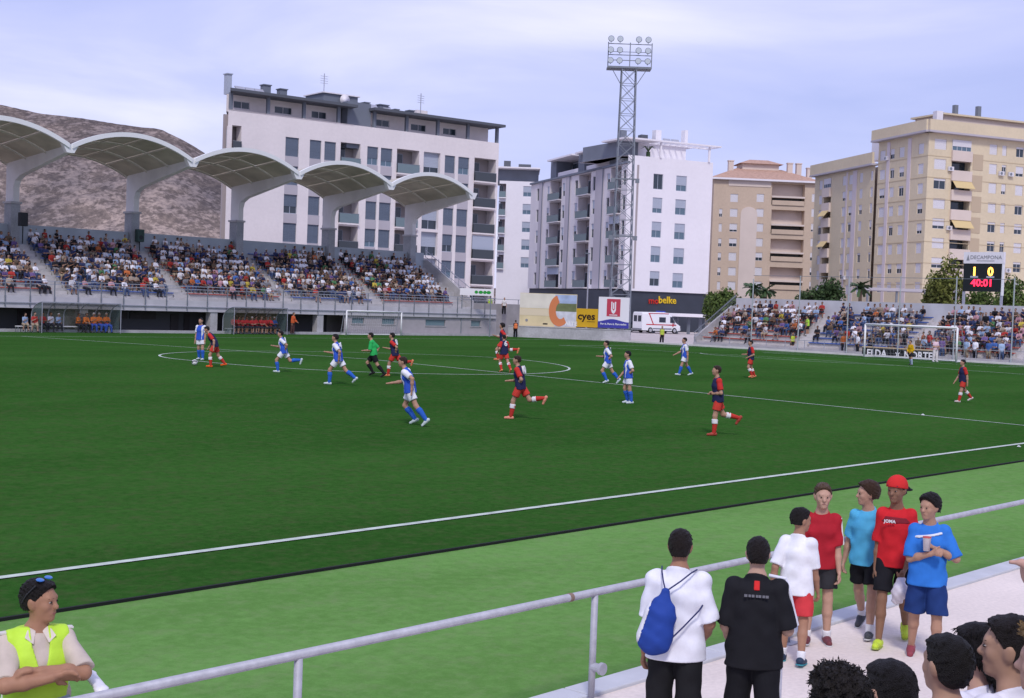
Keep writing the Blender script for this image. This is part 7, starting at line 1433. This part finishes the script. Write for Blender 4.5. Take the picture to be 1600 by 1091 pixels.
for bi, (xa, xb) in enumerate(BLOCKS):
    if bi == 0: continue
    for ri, (y, z) in enumerate(ROWS):
        occ = .93 if 1 <= ri <= 7 else (.55 if ri == 8 else .42)
        if bi == 5 and ri == 0: occ = .08
        if ri == 8 and bi == 5: occ = .6
        x = xa+.3
        while x < xb-.2:
            if cr_.random() < occ: add((x+cr_.uniform(-.09, .09), y+.46+cr_.uniform(-.05, .05), z+.39+.085*HH), -90, 'roofed stand, '+BN[bi], ri)
            x += .53
    for ri in (2, 5, 7):      # a few on the stairs
        if cr_.random() < .5: y, z = ROWS[ri]; add((xb+.5, y-.18, z-.22+.085*HH), -90, 'roofed stand, stairs of '+BN[bi].split(' of ')[0], ri)
TN = ['red seats by railing', 'blue seats between reds', 'red seats behind goal', 'far blue seats']
OCC = [[.12, .3, .55, .8, .9, .85, .6], [.22, .45, .55, .6, .6, .72, .85], [.5, .6, .6, .6, .85, .9, .85], [.05, .1, .55, .12, .75, .8, .8]]
for k, (ya, yb, m) in enumerate(TBLOCKS):
    for ri, (x, z) in enumerate(TROWS):
        yy = ya-.3; run = 1.
        while yy > yb+.2:
            cl = .5+.5*math.sin(yy*1.3+ri*1.7+k*2)
            if cr_.random() < OCC[k][ri]*(.75+.7*cl): add((x+.45, yy+cr_.uniform(-.1, .1), z+.38+.085*HH), 180, 'open terrace, '+TN[k], ri)
            yy -= .55
for px, X, z, tn in ((1340, 56.25, .05, 0), (1385, 58.2, 1.25, 2), (1510, 56.25, .05, 6), (1524, 56.25, .05, 0), (1545, 56.3, .05, 3), (1565, 56.3, .05, 6), (1318, 56.3, .05, 10), (1392, 56.3, .05, 2), (1402, 57.1, .45, 8), (1413, 57.1, .45, 1), (1434, 56.3, .05, 8), (1442, 57.1, .45, 10), (1452, 57.1, .45, 4), (1472, 56.3, .05, 7), (1480, 57.1, .45, 7), (1530, 60, 2.05, 5), (1538, 60, 2.05, 1)):
    P = at(px, 545, X=X); TT = STAND[0]; add((X, P[1], z-TT[3]), 180+cr_.uniform(-40, 40), 'open terrace, near the front barrier' if X < 57.5 else 'open terrace, among seats', 0, True, TOPS[tn])
# substitutes and staff in the dugouts
DO, DB = ('orange', (.72, .20, .05), 0), ('blue trousers', (.04, .08, .32), True); RD = ('red', (.55, .05, .05), 0)
for px in (121, 132, 145, 155, 166): P = at(px, 512, Y=39.55); add((P[0], 39.55, .44+.085*HH), -90, '', 0, False, DO, DB if px > 140 else BOT[0], 'substitute in an orange bib on the bench of the clear dugout', 'substitutes in orange bibs', True)
for px, tp, nm in ((31, TOPS[6], 'coach in a pale blue shirt sitting outside the clear dugout'), (46, TOPS[4], 'person in red sitting outside the clear dugout'), (66, TOPS[4], 'person in red at the near end of the clear dugout'), (78, TOPS[0], 'staff member in a white shirt inside the clear dugout'), (90, TOPS[6], 'staff member in a light blue shirt inside the clear dugout')): P = at(px, 512, Y=39.5); add((P[0], 39.5 if px > 60 else 38.9, .44+.085*HH), -90, '', 0, False, tp, BOT[3] if px < 60 else BOT[0], nm, 'people on the clear dugout bench', True)
for k in range(10): px = 364+k*7.2; P = at(px, 515, Y=39.55); add((P[0], 39.55, .44+.085*HH), -90, '', 0, False, RD if k != 9 else TOPS[3], BOT[2], 'substitute in red on the bench of the smoky dugout' if k != 9 else 'person in blue at the right end of the smoky dugout', 'substitutes in red' if k != 9 else None, True)
for x in (4.7, 5.6): o = empty('stool', (at(31 if x < 5 else 46, 512, Y=38.9)[0], 38.95, 0), 0, 'simple bench stool outside the clear dugout', 'stool', 'stools outside the clear dugout'); MB().box(-.22, .22, -.2, .2, .38, .44).build('seat', M_SHUTW, o); [MB().box(sx*.18-.02, sx*.18+.02, sy*.16-.02, sy*.16+.02, 0, .38).build('leg', M_STEELD, o) for sx in (-1, 1) for sy in (-1, 1)]
person_no = 0
def dist(s): p = np.array(s['pos'])-CAM; x, y = proj(s['pos']); return np.linalg.norm(p) if -15 < x < 1615 else 1e6
vis = [s for s in spec if dist(s) < 1e5]; vis.sort(key=lambda s: (not s['force'], dist(s))); NIND = 262
def mk(me_name, vs_, qs_, cs_):
    v = np.concatenate(vs_); off = np.cumsum([0]+[len(x) for x in vs_[:-1]]); q = np.concatenate([a+b for a, b in zip(qs_, off)]); c = np.concatenate(cs_); me = to_mesh(me_name, v, q, M_CROWD); at_ = me.attributes.new('tone', 'FLOAT_COLOR', 'POINT'); at_.data.foreach_set('color', np.concatenate([c, np.ones((len(c), 1))], 1).astype(np.float32).ravel()); return me
for s in vis[:NIND]:
    v, q, reg, low = s['T']; me = mk('person', [v*s['sc']-np.array([0, 0, 0])], [q], [s['col']]); o = link('person', me, None, s['pos'], R(s['hd'])); loc_ = np.array(s['pos'])
    lab = s['label'] or ('%s person in %s top and %s, %s' % ('standing' if s['st'] else 'seated', s['tn'], s['bn'], s['where']) if s['st'] else 'spectator in %s top, %s, %s row, %s' % (s['tn'], s['bn'], ORD[s['row']], s['where'])); tag(o, lab, 'person', s['group'] or ('spectators in the '+s['where'].split(',')[0]))
vs_, qs_, cs_ = [], [], []
for s in vis[NIND:]:
    v, q, reg, low = s['T']; vs_.append((v*s['sc'])@rz_(s['hd']).T+np.array(s['pos'])); qs_.append(q); cs_.append(s['col'])
o = link('crowd', mk('crowd', vs_, qs_, cs_)); tag(o, 'dense seated crowd filling the rest of the roofed stand', 'crowd', kind='stuff')
print('spectators', len(vis), 'polys', sum(len(p.data.polygons) for p in COL.objects if p.type == 'MESH'))
